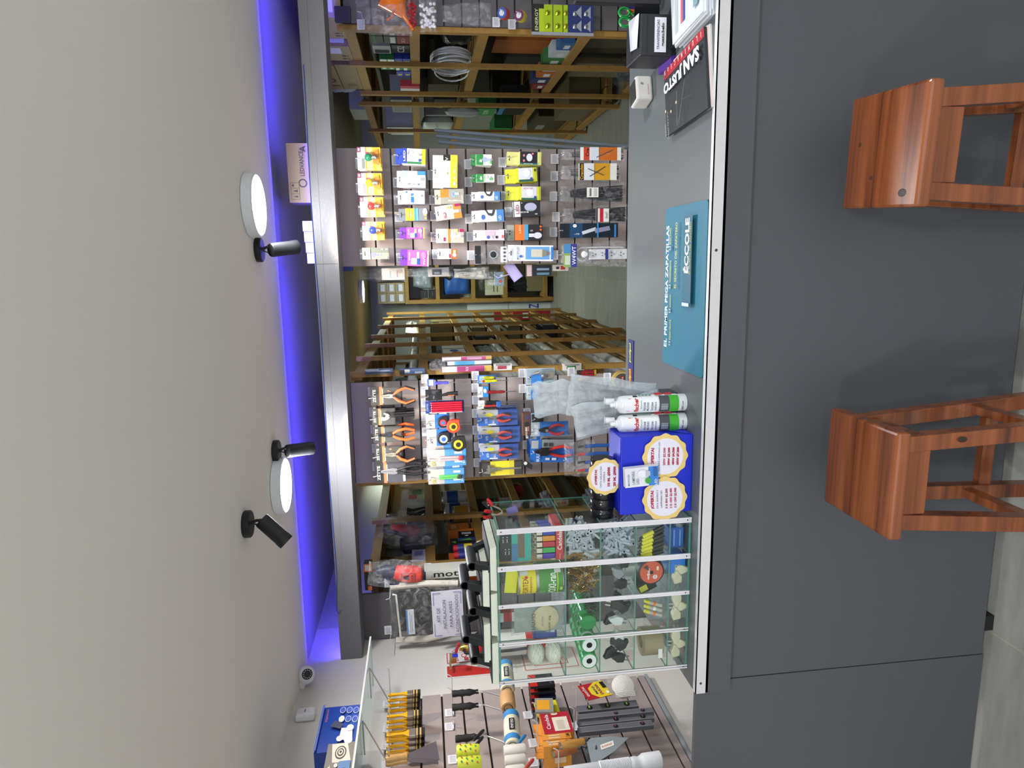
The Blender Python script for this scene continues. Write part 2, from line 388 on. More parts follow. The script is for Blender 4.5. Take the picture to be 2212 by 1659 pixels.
# dome camera and motion sensor in the corner
t = thing('security_camera', 'white dome security camera high in the left corner', 'security camera', P(660, 1470, X=-2.13), 0)
M().lathe([(.045, 0), (.047, .01), (.04, .03)], 'e8e8ea', o=(-.002, 0, .0), ax=(.25, -.1, 1), n=28).obj('base', t, sm=True)
M().ell((.05, -.03, -.012), (.046, .046, .042), 'e8e8ea', 24).obj('ball', t, sm=True)
dd = Vector((.55, -.75, -.25)).normalized()
m = M().lathe([(.026, .03), (.026, .048), (.001, .049)], '0f0f12', o=(.05, -.03, -.012), ax=dd)
u = dd.cross(Vector((0, 0, 1))).normalized(); v = dd.cross(u)
for i in range(12):
    c = Vector((.05, -.03, -.012)) + dd * .0495 + (u * math.cos(i * PI / 6) + v * math.sin(i * PI / 6)) * .019
    m.ell(c, .0026, 'd8d8dc', 6)
m.obj('lens', t, sm=True)
q = P(655, 1540, X=-2.10)
m = M().b(-2.128, q.x + .012, q.y - .032, q.y + .032, q.z - .055, q.z + .035, 'e4e3e6')
o = m.obj('motion_sensor', bev=.012); tag(o, 'white motion sensor on the wall below the dome camera', 'motion sensor')
M().b(q.x + .0115, q.x + .0135, q.y - .012, q.y + .008, q.z - .012, q.z - .008, '55555a').obj('sensor_slot', o)
# ---------------------------------------------------------------- slatwall panels (0.1 m pitch)
def slat(label, x0, x1, z0, z1, T=None, k='slat_board', off=0.0, Y=3.85, last=0):
    m = M(T); m.b(x0, x1, Y + .012, Y + .02, z0, z1, '1c1a1c')
    z = z1 - off; zs = [z1]
    while z - .1 > z0: z -= .1; zs.append(z)
    zs.append(z0)
    for a, b in zip(zs, zs[1:]):
        if a - b > .02: m.b(x0, x1, Y, Y + .013, b + .0045, a - .0045, k)
    m.b(x0, x1, Y + .004, Y + .013, z0, z1, '1c1a1c') if False else None
    return struct(m.obj('trim_3', bev=.001), label)
GZ = 2.097                                           # height of the first groove
slat('taupe slatwall panel with lamp packs', -.014, .6, .35, 2.19, off=2.19 - GZ)
slat('taupe slatwall panel with tools', -1.24, -.655, .35, 2.18, off=2.18 - GZ)
slat('dark slatwall panel by the left wall', -2.14, -1.86, .35, 2.17, k='slat_board_dark', off=.1, Y=3.72)
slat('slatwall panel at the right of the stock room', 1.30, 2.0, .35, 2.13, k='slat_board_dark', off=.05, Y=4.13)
TW = Matrix.Translation((-2.13, 0, 0)) @ Matrix.Rotation(PI / 2, 4, 'Z')      # local x -> world y, local -y -> world +x
slat('taupe slatwall panel on the left wall with painting tools', .8, 3.1, .70, 2.0, T=TW, off=.06, Y=-.02)
struct(M().b(-2.13, -2.105, .8, 3.1, .685, .70, '9aa0a4').obj('trim_4'))
# ---------------------------------------------------------------- counter
t = thing('service_counter', 'long dark grey laminate shop counter with a pale metal edge', 'counter', (0, 1.79, 0))
def rel(m): m.T = Matrix.Translation((0, -1.79, 0)); return m
rel(M()).b(-1.27, 2.59, 1.752, 2.5, .965, 1.002, 'laminate_top').obj('worktop', t)
rel(M()).b(-1.27, 2.59, 1.752, 1.79, .895, .9745, 'laminate').obj('apron', t, bev=.001)
m = rel(M()).b(-1.268, 2.59, 1.7485, 1.752, .974, 1.0045, 'c9c6c8').b(-1.268, 2.59, 1.7485, 1.768, 1.002, 1.0045, 'd4d6d8')
me_ = m.obj('metal_edge', t)
for x in (.02, -1.235): rel(M()).lathe([(.004, 0), (.003, .001), (.001, .001)], '333336', o=(x, 1.7485, .989), ax=(0, -1, 0), n=12).obj('screw', me_)
rel(M()).b(-1.2555, 2.59, 1.79, 1.808, .035, .965, 'laminate').obj('front_panel', t, bev=.001)
rel(M()).b(-2.14, -1.2585, 1.79, 1.808, .028, .985, 'laminate').obj('end_panel', t, bev=.001)
rel(M()).b(-1.268, -1.25, 1.81, 2.5, .05, .965, 'laminate').obj('side_panel', t)
rel(M()).b(-1.25, 2.59, 2.47, 2.488, .05, .965, 'laminate').obj('back_panel', t)
for x in (-1.18, 0, 1.2): rel(M()).b(x, x + .05, 1.795, 1.84, 0, .05, '101012').obj('foot', t)
# ---------------------------------------------------------------- stools
def stool(c, rz, label):
    t = thing('bar_stool', label, 'stool', (c[0], c[1], 0), rz, 'wooden counter stools')
    H = .70
    M().b(-.13, .13, -.134, .134, H - .034, H, 'cherry_wood').obj('seat', t, bev=.007)
    top, bot = .095, .135; Z1 = H - .034
    for sx in (-1, 1):
        for sy in (-1, 1):
            m = M(); a = .019
            def ring(cx, cy, z): return [(cx - a, cy - a, z), (cx + a, cy - a, z), (cx + a, cy + a, z), (cx - a, cy + a, z)]
            vs = ring(sx * top, sy * top, Z1) + ring(sx * bot, sy * bot, 0)
            m.add(vs, [(0, 1, 2, 3), (7, 6, 5, 4), (0, 4, 5, 1), (1, 5, 6, 2), (2, 6, 7, 3), (3, 7, 4, 0)], 'cherry_wood').obj('leg', t, bev=.002)
    for sy in (-1, 1): M().b(-.078, .078, sy * .1 - .01, sy * .1 + .01, Z1 - .07, Z1, 'cherry_wood').obj('apron_rail', t, bev=.001)
    for sx in (-1, 1): M().b(sx * .1 - .01, sx * .1 + .01, -.078, .078, Z1 - .07, Z1, 'cherry_wood').obj('apron_rail', t, bev=.001)
    for z, dx in ((.24, 0), (.30, 1)):
        p = top + (bot - top) * (Z1 - z) / Z1
        for s_ in (-1, 1):
            if dx: M().b(s_ * p - .011, s_ * p + .011, -p + .015, p - .015, z - .018, z + .018, 'cherry_wood').obj('stretcher', t, bev=.001)
            else: M().b(-p + .015, p - .015, s_ * p - .011, s_ * p + .011, z - .018, z + .018, 'cherry_wood').obj('stretcher', t, bev=.001)
    return t
s1 = stool((.238, 1.518), math.radians(-3.3), 'varnished reddish wooden stool nearest the right end of the counter front')
M().ell((-.098, -.085, .7002), (.009, .014, .0006), '2c1a10', 10).obj('knot', s1.children[0])
M().ell((.02, .085, .7002), (.006, .006, .0006), '4a2a16', 8).obj('knot', s1.children[0])
M().ell((-.06, .03, .7002), (.005, .007, .0006), '4a2a16', 8).obj('knot', s1.children[0])
s2 = stool((-.527, 1.519), math.radians(-.8), 'varnished reddish wooden stool below the gift box side of the counter')
lg = [c for c in s2.children if c.name.startswith('leg')][2]
M().ell((.105, -.1245, .53), (.007, .0008, .012), '2c1a10', 10).obj('knot', lg)
# ---------------------------------------------------------------- pine storage shelving
def shelving(label, face, back, ys, zs, ztop, facing=1, post=.045, name='storage_shelf', pk='a8823fw', deckz=.012, axis='y', lip=.06, front_post=None):
    """posts at ys along the aisle, rails at heights zs (top of rail); face/back are the two x planes"""
    t = thing(name, label, 'storage shelf', (face, ys[0], 0), group='pine stock room shelves')
    def mk():
        if axis == 'y': return M(Matrix.Translation((-face, -ys[0], 0)))
        return M(Matrix.Translation((-face, -ys[0], 0)))
    s_ = 1 if back > face else -1
    y0, y1 = ys[0], ys[-1]
    for y in ys:
        mk().b(*sorted((face, face - s_ * .028)), y - post / 2, y + post / 2, 0, ztop + .03, pk).obj('post', t)
        mk().b(*sorted((back, back + s_ * .028)), y - post / 2, y + post / 2, 0, ztop, pk).obj('post', t)
    for z in zs:
        mk().b(*sorted((face, face + s_ * .022)), y0, y1, z - lip, z, pk).obj('rail', t)
        mk().b(*sorted((back, back - s_ * .022)), y0, y1, z - lip, z, pk).obj('rail', t)
        m = mk(); n = 4; a, b = sorted((face + s_ * .03, back - s_ * .03)); wd = (b - a) / n
        for i in range(n): m.b(a + i * wd + .008, a + (i + 1) * wd - .008, y0, y1, z - .026, z - .01, '8d6f3aw')
        for y in ys: m.b(*sorted((face + s_ * .024, back - s_ * .024)), y - .02, y + .02, z - lip + .004, z - .027, '8d6f3aw')
        m.obj('shelf_board', t)
    return t
RZ = [2.14, 1.775, 1.375, .765, .12]
shelving('pine shelf run along the right side of the aisle, nearest the counter', 1.3, 1.9, [4.17, 4.87, 5.66], RZ, 2.14)
shelving('pine shelf run on the right beyond the first, behind the lamp panel', 1.32, 1.9, [6.12, 7.3, 8.5], [2.19, 1.78, 1.375, .765, .12], 2.19, post=.06)
LZ = [2.175, 1.80, 1.45, 1.13, .77, .41, .08]
shelving('long pine shelf run behind the tool panel on the left of the aisle', -.63, -1.24, [3.905, 4.57, 5.3, 5.95, 6.88, 7.8, 8.7], LZ, 2.175)
shelving('pine shelf run against the left wall of the stock room', -1.85, -2.13, [4.0, 4.8, 5.75, 6.7], [2.15, 1.80, 1.46, 1.12, .79, .4], 2.15, post=.05)
t = thing('storage_shelf', 'pine pigeonhole shelf facing the aisle at the far wall', 'storage shelf', (0, 9.12, 0), group='pine stock room shelves')
for x in (-.53, .1, .72):
    M().b(x, x + .05, 0, .03, 0, 1.98, 'a8823fw').obj('post', t); M().b(x, x + .05, .4, .43, 0, 1.98, 'a8823fw').obj('post', t)
for z in (1.98, 1.58, 1.11, .68, .14): M().b(-.48, .72, .005, .43, z - .05, z, 'a8823fw').obj('shelf_board', t)
# ---------------------------------------------------------------- packs hanging on hooks
def rect(x0, x1, y0, y1, Y):
    xm, ym = (x0 + x1) / 2, (y0 + y1) / 2
    l, r = P(xm, y1, Y=Y).x, P(xm, y0, Y=Y).x; a, b = P(x0, ym, Y=Y).z, P(x1, ym, Y=Y).z
    return (l + r) / 2, a, r - l, a - b
hook0 = None
def hook(short, x, z, Y=3.85, L=.2, rz=0, plate='e9e9ee'):
    global hook0
    if hook0 is None:
        t = thing('display_hook', 'x', 'display hook', group='slatwall display hooks')
        M().tube([(0, 0, 0), (0, -.19, .0), (0, -.2, .012), (0, -.203, .02)], .0022, 'd9dadd', 6).obj('wire', t, sm=True)
        M().b(-.026, .026, -.006, -.001, -.004, .038, plate).b(-.026, .026, -.014, -.001, -.004, .002, plate).b(-.02, .02, -.0075, -.006, .004, .03, 'c9c9d2').obj('tag_holder', t, bev=.001)
        hook0 = t; r = t
    else: r = dup(hook0)
    r.location = (x, Y, z); r.rotation_euler = (0, 0, rz)
    r['label'] = 'white slatwall hook with price tag plate, behind ' + short
    return r
def face_of(m, w_, h, y=0, z=0): return Face(m, (-w_ / 2, y, z - h), (w_, 0, 0), (0, 0, h))
def carton(short, label, cat, px, d, col, spec, tab=.2, tabc=None, n=1, tilt=0, Y=3.665, group='packed lamps on the lamp panel', name='lamp_box', hk=True, tspec=None, parent_T=None):
    x, zt, w_, h = rect(*px, Y)
    t = thing(name, label, cat, (x, Y, zt), group=group, rot=(0, math.radians(tilt), 0))
    th = h * tab; bh = h - th
    if th > .002:
        m = M().b(-w_ / 2, w_ / 2, d * .45, d * .45 + .0015, -th - .004, 0, tabc or col)
        m.b(-.012, .012, d * .45 - .0004, d * .45 + .0019, -.016, -.011, '2a2a2c')
        if tspec: Face(m, (-w_ / 2, d * .45, -th), (w_, 0, 0), (0, 0, th)).spec(tspec)
        m.obj('hang_tab', t)
    m = M().b(-w_ / 2, w_ / 2, 0, d, -h, -th, col)
    m.T = Matrix.Identity(4)
    face_of(m, w_, bh, 0, -th).spec(spec)
    m.obj('carton', t)
    for i in range(1, n):
        c = dup(t, (x + .004 * i, Y + (d + .004) * i, zt - .003 * i), label + (', behind the first' if i == 1 else ', deepest'), rot=(0, math.radians(tilt + 1.5 * i), 0))
    if hk: hook(short, x, zt - .012)
    return t
# row one: coloured lamps on cards
def lamp_card(px, col, colname):
    Y = 3.665; x, zt, w_, h = rect(*px, Y)
    lab = colname + ' round lamp in blister on yellow and orange card'
    t = thing('blister_card', lab, 'lamp pack', (x, Y, zt), group='coloured lamps on cards')
    m = M().b(-w_ / 2, w_ / 2, 0, .002, -h, 0, 'f1ead8')
    f = face_of(m, w_, h).spec('r 0 0 1 .34 f0b42c;r 0 .34 1 .72 f6d98a;r 0 .6 1 .66 ef9a3a;r 0 .66 1 1 f2efe6;r .78 .84 1 1 a92560;r .62 .5 .78 .64 b3306a;r .1 .85 .6 .97 f4f2ee;r .06 .7 .5 .82 8a8a88;r 0 0 .3 .2 f8cf5a;p e8862e 0.2 0.05 0.9 0.1 0.8 0.3 0.3 0.32;r .83 .88 .95 .96 ffffff;t .885 .92 .09 .05 a92560 LED')
    m.obj('card', t)
    cz = -h * .49; cx = w_ * .03
    m = M().lathe([(.001, .03), (.008, .029), (.009, .012)], 'f0f0ee', o=(cx, -.024, cz), ax=(0, 0, -1), n=20)
    m.lathe([(.011, .017), (.012, .02), (.011, .024), (.012, .028), (.011, .032), (.012, .036), (.007, .041), (.003, .044)], 'b9b6acm', o=(cx, -.024, cz), ax=(0, 0, -1), n=20)
    m.obj('lamp_base', t, sm=True)
    M().ell((cx, -.024, cz), .0195, col + 'g', 24).obj('bulb', t, sm=True)
    m = M().ell((cx, -.018, cz - .008), (.024, .027, .036), 'f4f6f8h', 20).obj('blister', t, sm=True)
    t2 = dup(t, (x + .003, Y + .06, zt - .004), lab + ', behind the front one')
    hook('the ' + colname + ' lamp card', x, zt - .012)
lamp_card((772, 822, 318, 368), '0b8a5c', 'green')
lamp_card((773, 825, 374, 421), 'e8c812', 'yellow')
lamp_card((778, 828, 426, 469), 'd8281e', 'red')
lamp_card((783, 830, 479, 519), '1f3fc4', 'blue')
B = 'ebebf0'
for a in [
 ('the smart lamp box', 'small grey and green box with printed violet lamp, leftmost of the top row', 'lamp pack', (782, 840, 535, 560), .04, '8f9488', 'r .55 0 1 1 767b70;bulb .4 .62 .42 7d80d8;e .85 .1 .06 .05 e8e8e8;e .85 .3 .06 .05 e8e8e8;e .15 .12 .1 .06 d8dccf;r 0 .86 1 1 9ccf9a', .2, 'bfe3b6', 1, 0),
 ('the yellow ended lamp box', 'white lamp box with blue flag print and yellow bottom end', 'lamp pack', (854, 919, 319, 352), .05, 'f2f2ee', 'r 0 0 1 .16 e0cf2a;r 0 .16 .14 .8 2f7a4a;r 0 .8 1 1 2a3ea8;bulb .6 .5 .45 b9bcc2;e .25 .24 .1 .06 2a50a8;t .75 .74 .3 .08 3a4a8a A60;t .5 .9 .7 .08 ffffff LED', .22, '2440a8', 2, 3),
 ('the white and blue lamp box', 'white lamp box with pale blue top corner and printed grey lamp', 'lamp pack', (857, 919, 368, 403), .055, 'eeeff2', 'r .55 .75 1 1 9fc4e8;bulb .5 .52 .62 c4c8dc;r .75 .0 1 .35 3d86c6;t .18 .5 .1 .5 55596a LED;r 0 0 .12 1 f8f8fa', .18, 'f4f4f4', 2, 2),
 ('the white four watt box', 'white lamp box with two small blue labels', 'lamp pack', (859, 917, 411, 440), .05, 'eceaf4', 'r .1 .5 .55 .66 2c67b4;r .58 .5 .8 .66 4a6fd0;e .88 .86 .07 .05 3a6cc0;bulb .62 .34 .34 c9c9d8;t .3 .8 .4 .06 333a66 PHILIPS;t .7 .12 .4 .1 777a90 4.7W', .22, 'f2f2f2', 2, 1),
 ('the yellow and blue lamp box', 'grey lamp box with yellow upper half and blue stripe', 'lamp pack', (861, 923, 450, 477), .055, '7d8288', 'r 0 .6 1 1 edb02c;r 0 .5 1 .6 3f8fd0;r 0 .42 1 .5 64a8de;e .7 .1 .3 .1 e9e9ec;e .2 .08 .08 .05 f0b84a;e .45 .08 .08 .05 f0b84a;t .5 .76 .5 .06 fff4d8 LED;e .4 .88 .06 .04 fbe08a;e .6 .88 .06 .04 fbe08a', .24, '6f767c', 2, 0),
 ('the narrow purple box', 'narrow purple lamp box with orange bottom edge', 'lamp pack', (863, 917, 491, 515), .05, 'b44fc0', 'r 0 0 1 .08 f0a850;r .1 .56 .5 .8 e9e6f4;r .5 .44 .9 .56 f0c070;r .1 .44 .5 .56 2a50a0;e .7 .24 .25 .12 d89ae0;t .6 .88 .5 .07 f2e4f8 PHILIPS;t .3 .2 .4 .1 f7eefb 7W', .28, '6a2db4', 1, 1),
 ('the wide purple box', 'wider purple pink lamp box, leftmost of the second row', 'lamp pack', (864, 926, 539, 573), .05, 'cf5fc8', 'r 0 0 1 .06 f2ddc0;r .1 .54 .5 .82 ece6f4;r .5 .44 .9 .56 f0d0a0;r .1 .42 .5 .56 2a50a0;e .7 .24 .22 .12 d87fd8;t .6 .9 .5 .06 f2e4f8 PHILIPS;t .3 .2 .4 .1 f7eefb 9W', .26, '6a2db4', 2, 3),
 ('the big downlight box', 'big white and yellow box of three spot lamps', 'lamp pack', (935, 988, 333, 404), .07, 'f1ede2', 'r 0 .0 1 .5 e6c93a;r .82 .5 1 1 1d1b18;p d9cf90 .2 .1 .75 .1 .66 .2 .62 .12 .5 .3 .4 .12 .3 .3;t .87 .75 .1 .2 f6f2e6 V;e .12 .2 .06 .09 f4f2ee;t .5 .7 .3 .1 9a8a50 3x', .42, 'f0ece2', 2, 2),
 ('the smart orange box', 'grey and orange box with orange panel and slanted grey lettering', 'lamp pack', (939, 1002, 409, 441), .055, 'a09c90', 'r .45 .66 1 1 e9822c;e .66 .42 .2 .1 6cc0d8;e .66 .42 .12 .06 a46ad8;r .6 .2 .76 .4 e4e2da;t .22 .4 .12 .6 e9e7de SMART+;t .3 .08 .5 .06 e9e7de LEDVANCE', .2, 'b9b3a6', 2, -1),
 ('the tilted orange lamp box', 'white and orange lamp box with magenta corner, tilted', 'lamp pack', (941, 997, 446, 477), .055, 'f2ece2', 'r 0 .0 1 .4 dc8a3c;bulb .5 .4 .5 ece6de;r .82 0 1 .3 a01f52;r .7 .5 .9 .7 c4b078;r .1 .8 .5 .9 a01f52;t .3 .85 .3 .06 ffffff LED', .22, 'f6f2e9', 2, -7),
 ('the orange stripe lamp box', 'white and grey lamp box with orange stripe and magenta corner', 'lamp pack', (942, 1002, 494, 524), .055, 'bdb6ab', 'r 0 .72 1 1 f2ece2;r 0 .62 1 .72 ea8434;bulb .5 .36 .46 efe9e0;r .78 0 1 .2 a01f52;r .78 .28 1 .4 e8d878;r .1 .84 .4 .92 a01f52', .2, 'f6f2e9', 2, 1),
 ('the small orange box', 'small white, orange and brown lamp box, leftmost of the third row', 'lamp pack', (945, 988, 537, 559), .045, 'f1ebe0', 'r 0 0 1 .46 b5683a;e .4 .22 .2 .14 e9e2d8;r .1 .5 .5 .6 a01f52;r .6 .1 .9 .3 d8b890', .3, 'f6f0e6', 1, 1),
 ('the wider green box', 'green and white compact lamp box, right of its pair', 'lamp pack', (1018, 1062, 333, 356), .05, 'e9efe4', 'r 0 .55 1 1 2c8a45;bulb .5 .32 .5 a9b4d4;t .4 .74 .3 .22 f4f8f2 abc;r .1 .0 .4 .12 62b86a', .24, '2a7a3e', 2, 1),
 ('the narrow green box', 'slimmer green and white lamp box, left of its pair', 'lamp pack', (1019, 1068, 376, 393), .04, 'eef1ea', 'r 0 .6 1 1 2f8a48;r .1 .55 .9 .62 9ccf9a;t .5 .78 .5 .18 f4f8f2 abc;r .2 .1 .5 .3 6aba72;bulb .6 .35 .4 c9ccd0', .22, '2a7a3e', 1, 0),
 ('the first windowed blue box', 'white and blue lamp box with curved dark window, upper of two', 'lamp pack', (1019, 1082, 414, 433), .055, 'eef0f6', 'p 3a4248 1 .74 .55 .62 .45 .5 .55 .4 1 .34;p d9dcd6 1 .66 .75 .6 .7 .5 1 .44;r 0 .05 1 .3 4d86cc;r 0 0 1 .05 15181f;e .4 .84 .2 .06 4468b4;t .3 .2 .4 .1 e8f0fa LED', .22, 'f4f4f8', 2, 0),
 ('the second windowed blue box', 'white and blue lamp box with curved dark window, lower of two', 'lamp pack', (1020, 1091, 455, 480), .06, 'eef0f6', 'p 3a4248 1 .76 .55 .64 .45 .5 .55 .42 1 .36;p d9dcd6 1 .68 .75 .62 .7 .5 1 .46;r 0 .05 1 .32 4d86cc;r 0 0 1 .05 15181f;e .4 .84 .22 .07 4468b4;t .3 .2 .4 .1 e8f0fa LED', .2, 'f4f4f8', 2, -2),
 ('the pinkish tube lamp box', 'pinkish grey lamp box with dark bottom end', 'lamp pack', (1023, 1092, 497, 519), .05, 'd9cfdc', 'r 0 0 1 .05 1a1c24;r .4 .42 .9 .82 cfb8c6;e .3 .7 .16 .06 3f66b8;e .3 .36 .14 .05 23242c;t .3 .52 .3 .06 5570b0 LED;r .2 .08 .5 .16 d86a5a', .22, 'efe3e6', 2, 0),
 ('the black and pink lamp box', 'pale yellow box printed black and pink with white lamp', 'lamp pack', (1096, 1169, 326, 354), .06, 'd8d68c', 'r .12 .18 1 .98 221c24;e .7 .8 .1 .05 d87a88;e .3 .8 .1 .05 d87a88;e .85 .4 .08 .05 d87a88;e .55 .55 .3 .14 dadce6;r 0 .18 .12 .98 2d6a72;r 0 0 1 .1 c9cc6a;t .06 .6 .06 .4 f0f0f0 LED', .36, 'd6d488', 2, 2),
 ('the yellow lamp box', 'bright yellow lamp box with white panel, middle of three yellow', 'lamp pack', (1093, 1160, 365, 395), .055, 'd9dc30', 'r .18 .2 1 .9 d9dbe0;r 0 .0 1 .14 b9bc28;e .62 .5 .3 .18 e9ebf0;r 0 .2 .16 .9 21574c;e .2 .3 .1 .06 3a4aa0;e .8 .1 .1 .05 333333', .34, 'dde03a', 2, -3),
 ('the long yellow lamp box', 'yellow lamp box with pink writing, leftmost of three yellow', 'lamp pack', (1094, 1168, 402, 431), .055, 'd3d638', 'r .16 .18 1 .88 d4d5dc;e .6 .5 .34 .16 e4e5ee;r 0 .18 .14 .88 1f5a58;e .2 .26 .1 .06 2e3f9c;t .85 .6 .1 .4 c98a9a LED;r 0 0 1 .1 a9ac22', .36, 'd8db4a', 2, 1),
 ('the black faceted lamp box', 'black and white box with printed faceted lamp', 'lamp pack', (1109, 1166, 436, 469), .06, '24242a', 'r 0 .76 1 1 e4e4ea;e .62 .36 .28 .24 b4b2d0;r .36 .3 .42 .44 5aa878;t .3 .6 .1 .3 e9e9f0 LED;t .5 .88 .6 .12 a03a50 LED;r .1 .1 .2 .2 9a9aa4;e .9 .7 .03 .02 ffffff', .03, 'e4e4ea', 1, -2),
 ('the orange and black lamp box', 'orange and black rechargeable lamp box with printed hook lamp', 'lamp pack', (1097, 1172, 485, 519), .06, '1f1f24', 'r 0 .66 1 1 e5762c;r .02 .52 1 .66 4aa0cc;e .3 .18 .2 .15 d9d8e8;r .2 .3 .42 .5 dcdce6;e .86 .07 .07 .04 e5662c;e .66 .07 .07 .04 e5662c;t .6 .4 .1 .1 e8e8f0 X10;t .7 .82 .5 .07 f9d8b8 LED', .2, 'a9a89a', 2, 0),
 ('the big white lamp box', 'tall white and blue box with printed screw lamp, leftmost of its row', 'lamp pack', (1100, 1195, 529, 563), .065, 'e9ebf2', 'r .1 .1 .9 .7 69a4e0;r .25 .28 .75 .56 d0ccbe;r .3 .16 .7 .28 8b8c80;r .4 .1 .6 .17 77786e;r .1 0 .9 .06 3a80c8;e .3 .82 .08 .04 3a6ab8;t .75 .72 .06 .05 f8f8f8 1;t .5 .9 .8 .05 3a5f9a MACROLED', .1, 'eceef2', 2, 1),
]: carton(*a[:7], tab=a[7], tabc=a[8], n=a[9], tilt=a[10])
# soft packs
def bag(short, label, cat, px, d, film, Y=3.68, inner=None, seed=1, name='plastic_bag', group=None, hk=None, pinch=.3, nback=0):
    x, zt, w_, h = rect(*px, Y)
    t = thing(name, label, cat, (x, Y, zt), group=group)
    M().pouch(w_, h, d, film, seed, pinch=pinch).obj('bag', t, sm=True)
    if inner: inner(t, w_, h, d)
    if hk: hook(short, x, zt - .012)
    return t
def in_strip(t, w_, h, d):
    m = M().b(-w_ * .46, w_ * .46, -d / 2 - .003, -d / 2, -h * .2, -h * .02, '18191d').obj('header', t)
    m = M().b(-w_ * .4, w_ * .4, -d / 2 - .0035, -d / 2 - .001, -h * .99, -h * .8, 'dcdce2')
    f = Face(m, (-w_ * .4, -d / 2 - .0035, -h * .99), (w_ * .8, 0, 0), (0, 0, h * .19))
    for i in range(4): f.el(.14 + i * .24, .4, .07, .22, '55575c')
    m.obj('footer', t)
    m = M()
    for i in range(3): m.lathe([(.022 - i * .005, 0), (.025 - i * .005, .004), (.022 - i * .005, .008)], 'b9bcc0m', o=(.0, -d / 2 + .004, -h * .58), ax=(0, 1, 0), n=28)
    m.obj('coiled_strip', t, sm=True)
bag('the silver strip pouch', 'black topped silver pouch with a coiled LED strip', 'LED strip pack', (1024, 1095, 529, 571), .03, 'c4c7ccc', inner=in_strip, hk=1, name='foil_pouch', pinch=0)
def ties(col, n=26):
    def f(t, w_, h, d):
        m = M(); r = random.Random(len(col) + n)
        for i in range(n):
            a = (r.random() - .5) * w_ * .62; b = a + (r.random() - .5) * w_ * .25; yy = (r.random() - .5) * d * .6
            m.tube([(a * .5, yy, -h * .16), (a, yy, -h * .5), (b, yy, -h * .97)], .0016, col, 4)
        m.obj('cable_ties', t)
    return f
def tie_label(spec, u0=.05, u1=.95, v0=.08, v1=.72, tiltd=0):
    def f(t, w_, h, d):
        ties('3a3c42', 14)(t, w_, h, d)
        m = M().b(-w_ / 2 + w_ * u0, -w_ / 2 + w_ * u1, -d / 2 - .006, -d / 2 - .004, -h * (1 - v0), -h * (1 - v1), 'e9e7e2')
        Face(m, (-w_ / 2 + w_ * u0, -d / 2 - .006, -h * (1 - v0)), (w_ * (u1 - u0), 0, 0), (0, 0, h * (v1 - v0))).spec(spec)
        m.obj('label', t)
    return f
CT = 'cable tie packs along the bottom of the lamp panel'
bag('the cable ties with orange label', 'bag of cable ties with orange and white label and red band', 'cable ties', (1213, 1350, 318, 349), .03, 'dfe0e4c', inner=tie_label('r 0 .1 1 .55 c96a22;r 0 .78 1 .92 c8452a;t .6 .83 .6 .09 161616 Cre;r 0 .55 1 .78 d8dde6;p 55585c .2 .6 .8 .2 .82 .22 .24 .62'), hk=1, group=CT)
bag('the cable ties with mustard label', 'bag of cable ties with mustard label and black name band', 'cable ties', (1212, 1340, 352, 392), .03, 'dfe0e4c', inner=tie_label('r 0 .18 1 .6 d39a1e;r .0 .87 1 .98 141414;t .5 .925 .9 .08 f2b43a Crecchio;r 0 .6 1 .86 dfe3ea;p 4a4a4c .2 .7 .8 .3 .82 .32 .24 .72;p 4a4a4c .7 .76 .3 .34 .27 .36 .66 .77'), hk=1, group=CT)
bag('the cable ties with white sticker', 'bag of dark cable ties with small white sticker', 'cable ties', (1210, 1348, 394, 441), .035, 'b9bcc2c', inner=lambda t, w_, h, d: (ties('2a2c32', 40)(t, w_, h, d), tie_label('r .1 .62 .9 .78 77777a;r .1 .2 .9 .24 99999a;r .1 .35 .9 .39 99999a', .3, .75, .42, .6)(t, w_, h, d)), hk=1, group=CT)
bag('the cable ties with red striped label', 'bag of black cable ties with red and white band label', 'cable ties', (1216, 1354, 443, 484), .035, 'b9bcc2c', inner=lambda t, w_, h, d: (ties('25262a', 44)(t, w_, h, d), tie_label('r 0 .45 1 .72 c41f3c;r 0 .9 1 1 1a1a1a;t .5 .2 .5 .14 444444 20x4.7', .1, .8, .3, .5)(t, w_, h, d)), hk=1, group=CT)
carton('the blue power strip box', 'dark blue box printed with two pale power strips', 'power strip', (1211, 1335, 482, 513), .04, '12202c', 'r .0 .72 1 .98 17456b;p cfd2e0 .2 .72 .42 .74 .72 .46 .5 .44;p 8f8fae .3 .46 .6 .48 .8 .18 .5 .16;r .0 .04 .9 .08 3a86c8;r 0 .4 1 .43 3a8cd0;e .82 .88 .12 .04 e4e8ea;t .25 .84 .1 .1 e8eef2 Can', tab=.14, tabc='0f1c26', group=None, name='power_strip_box')
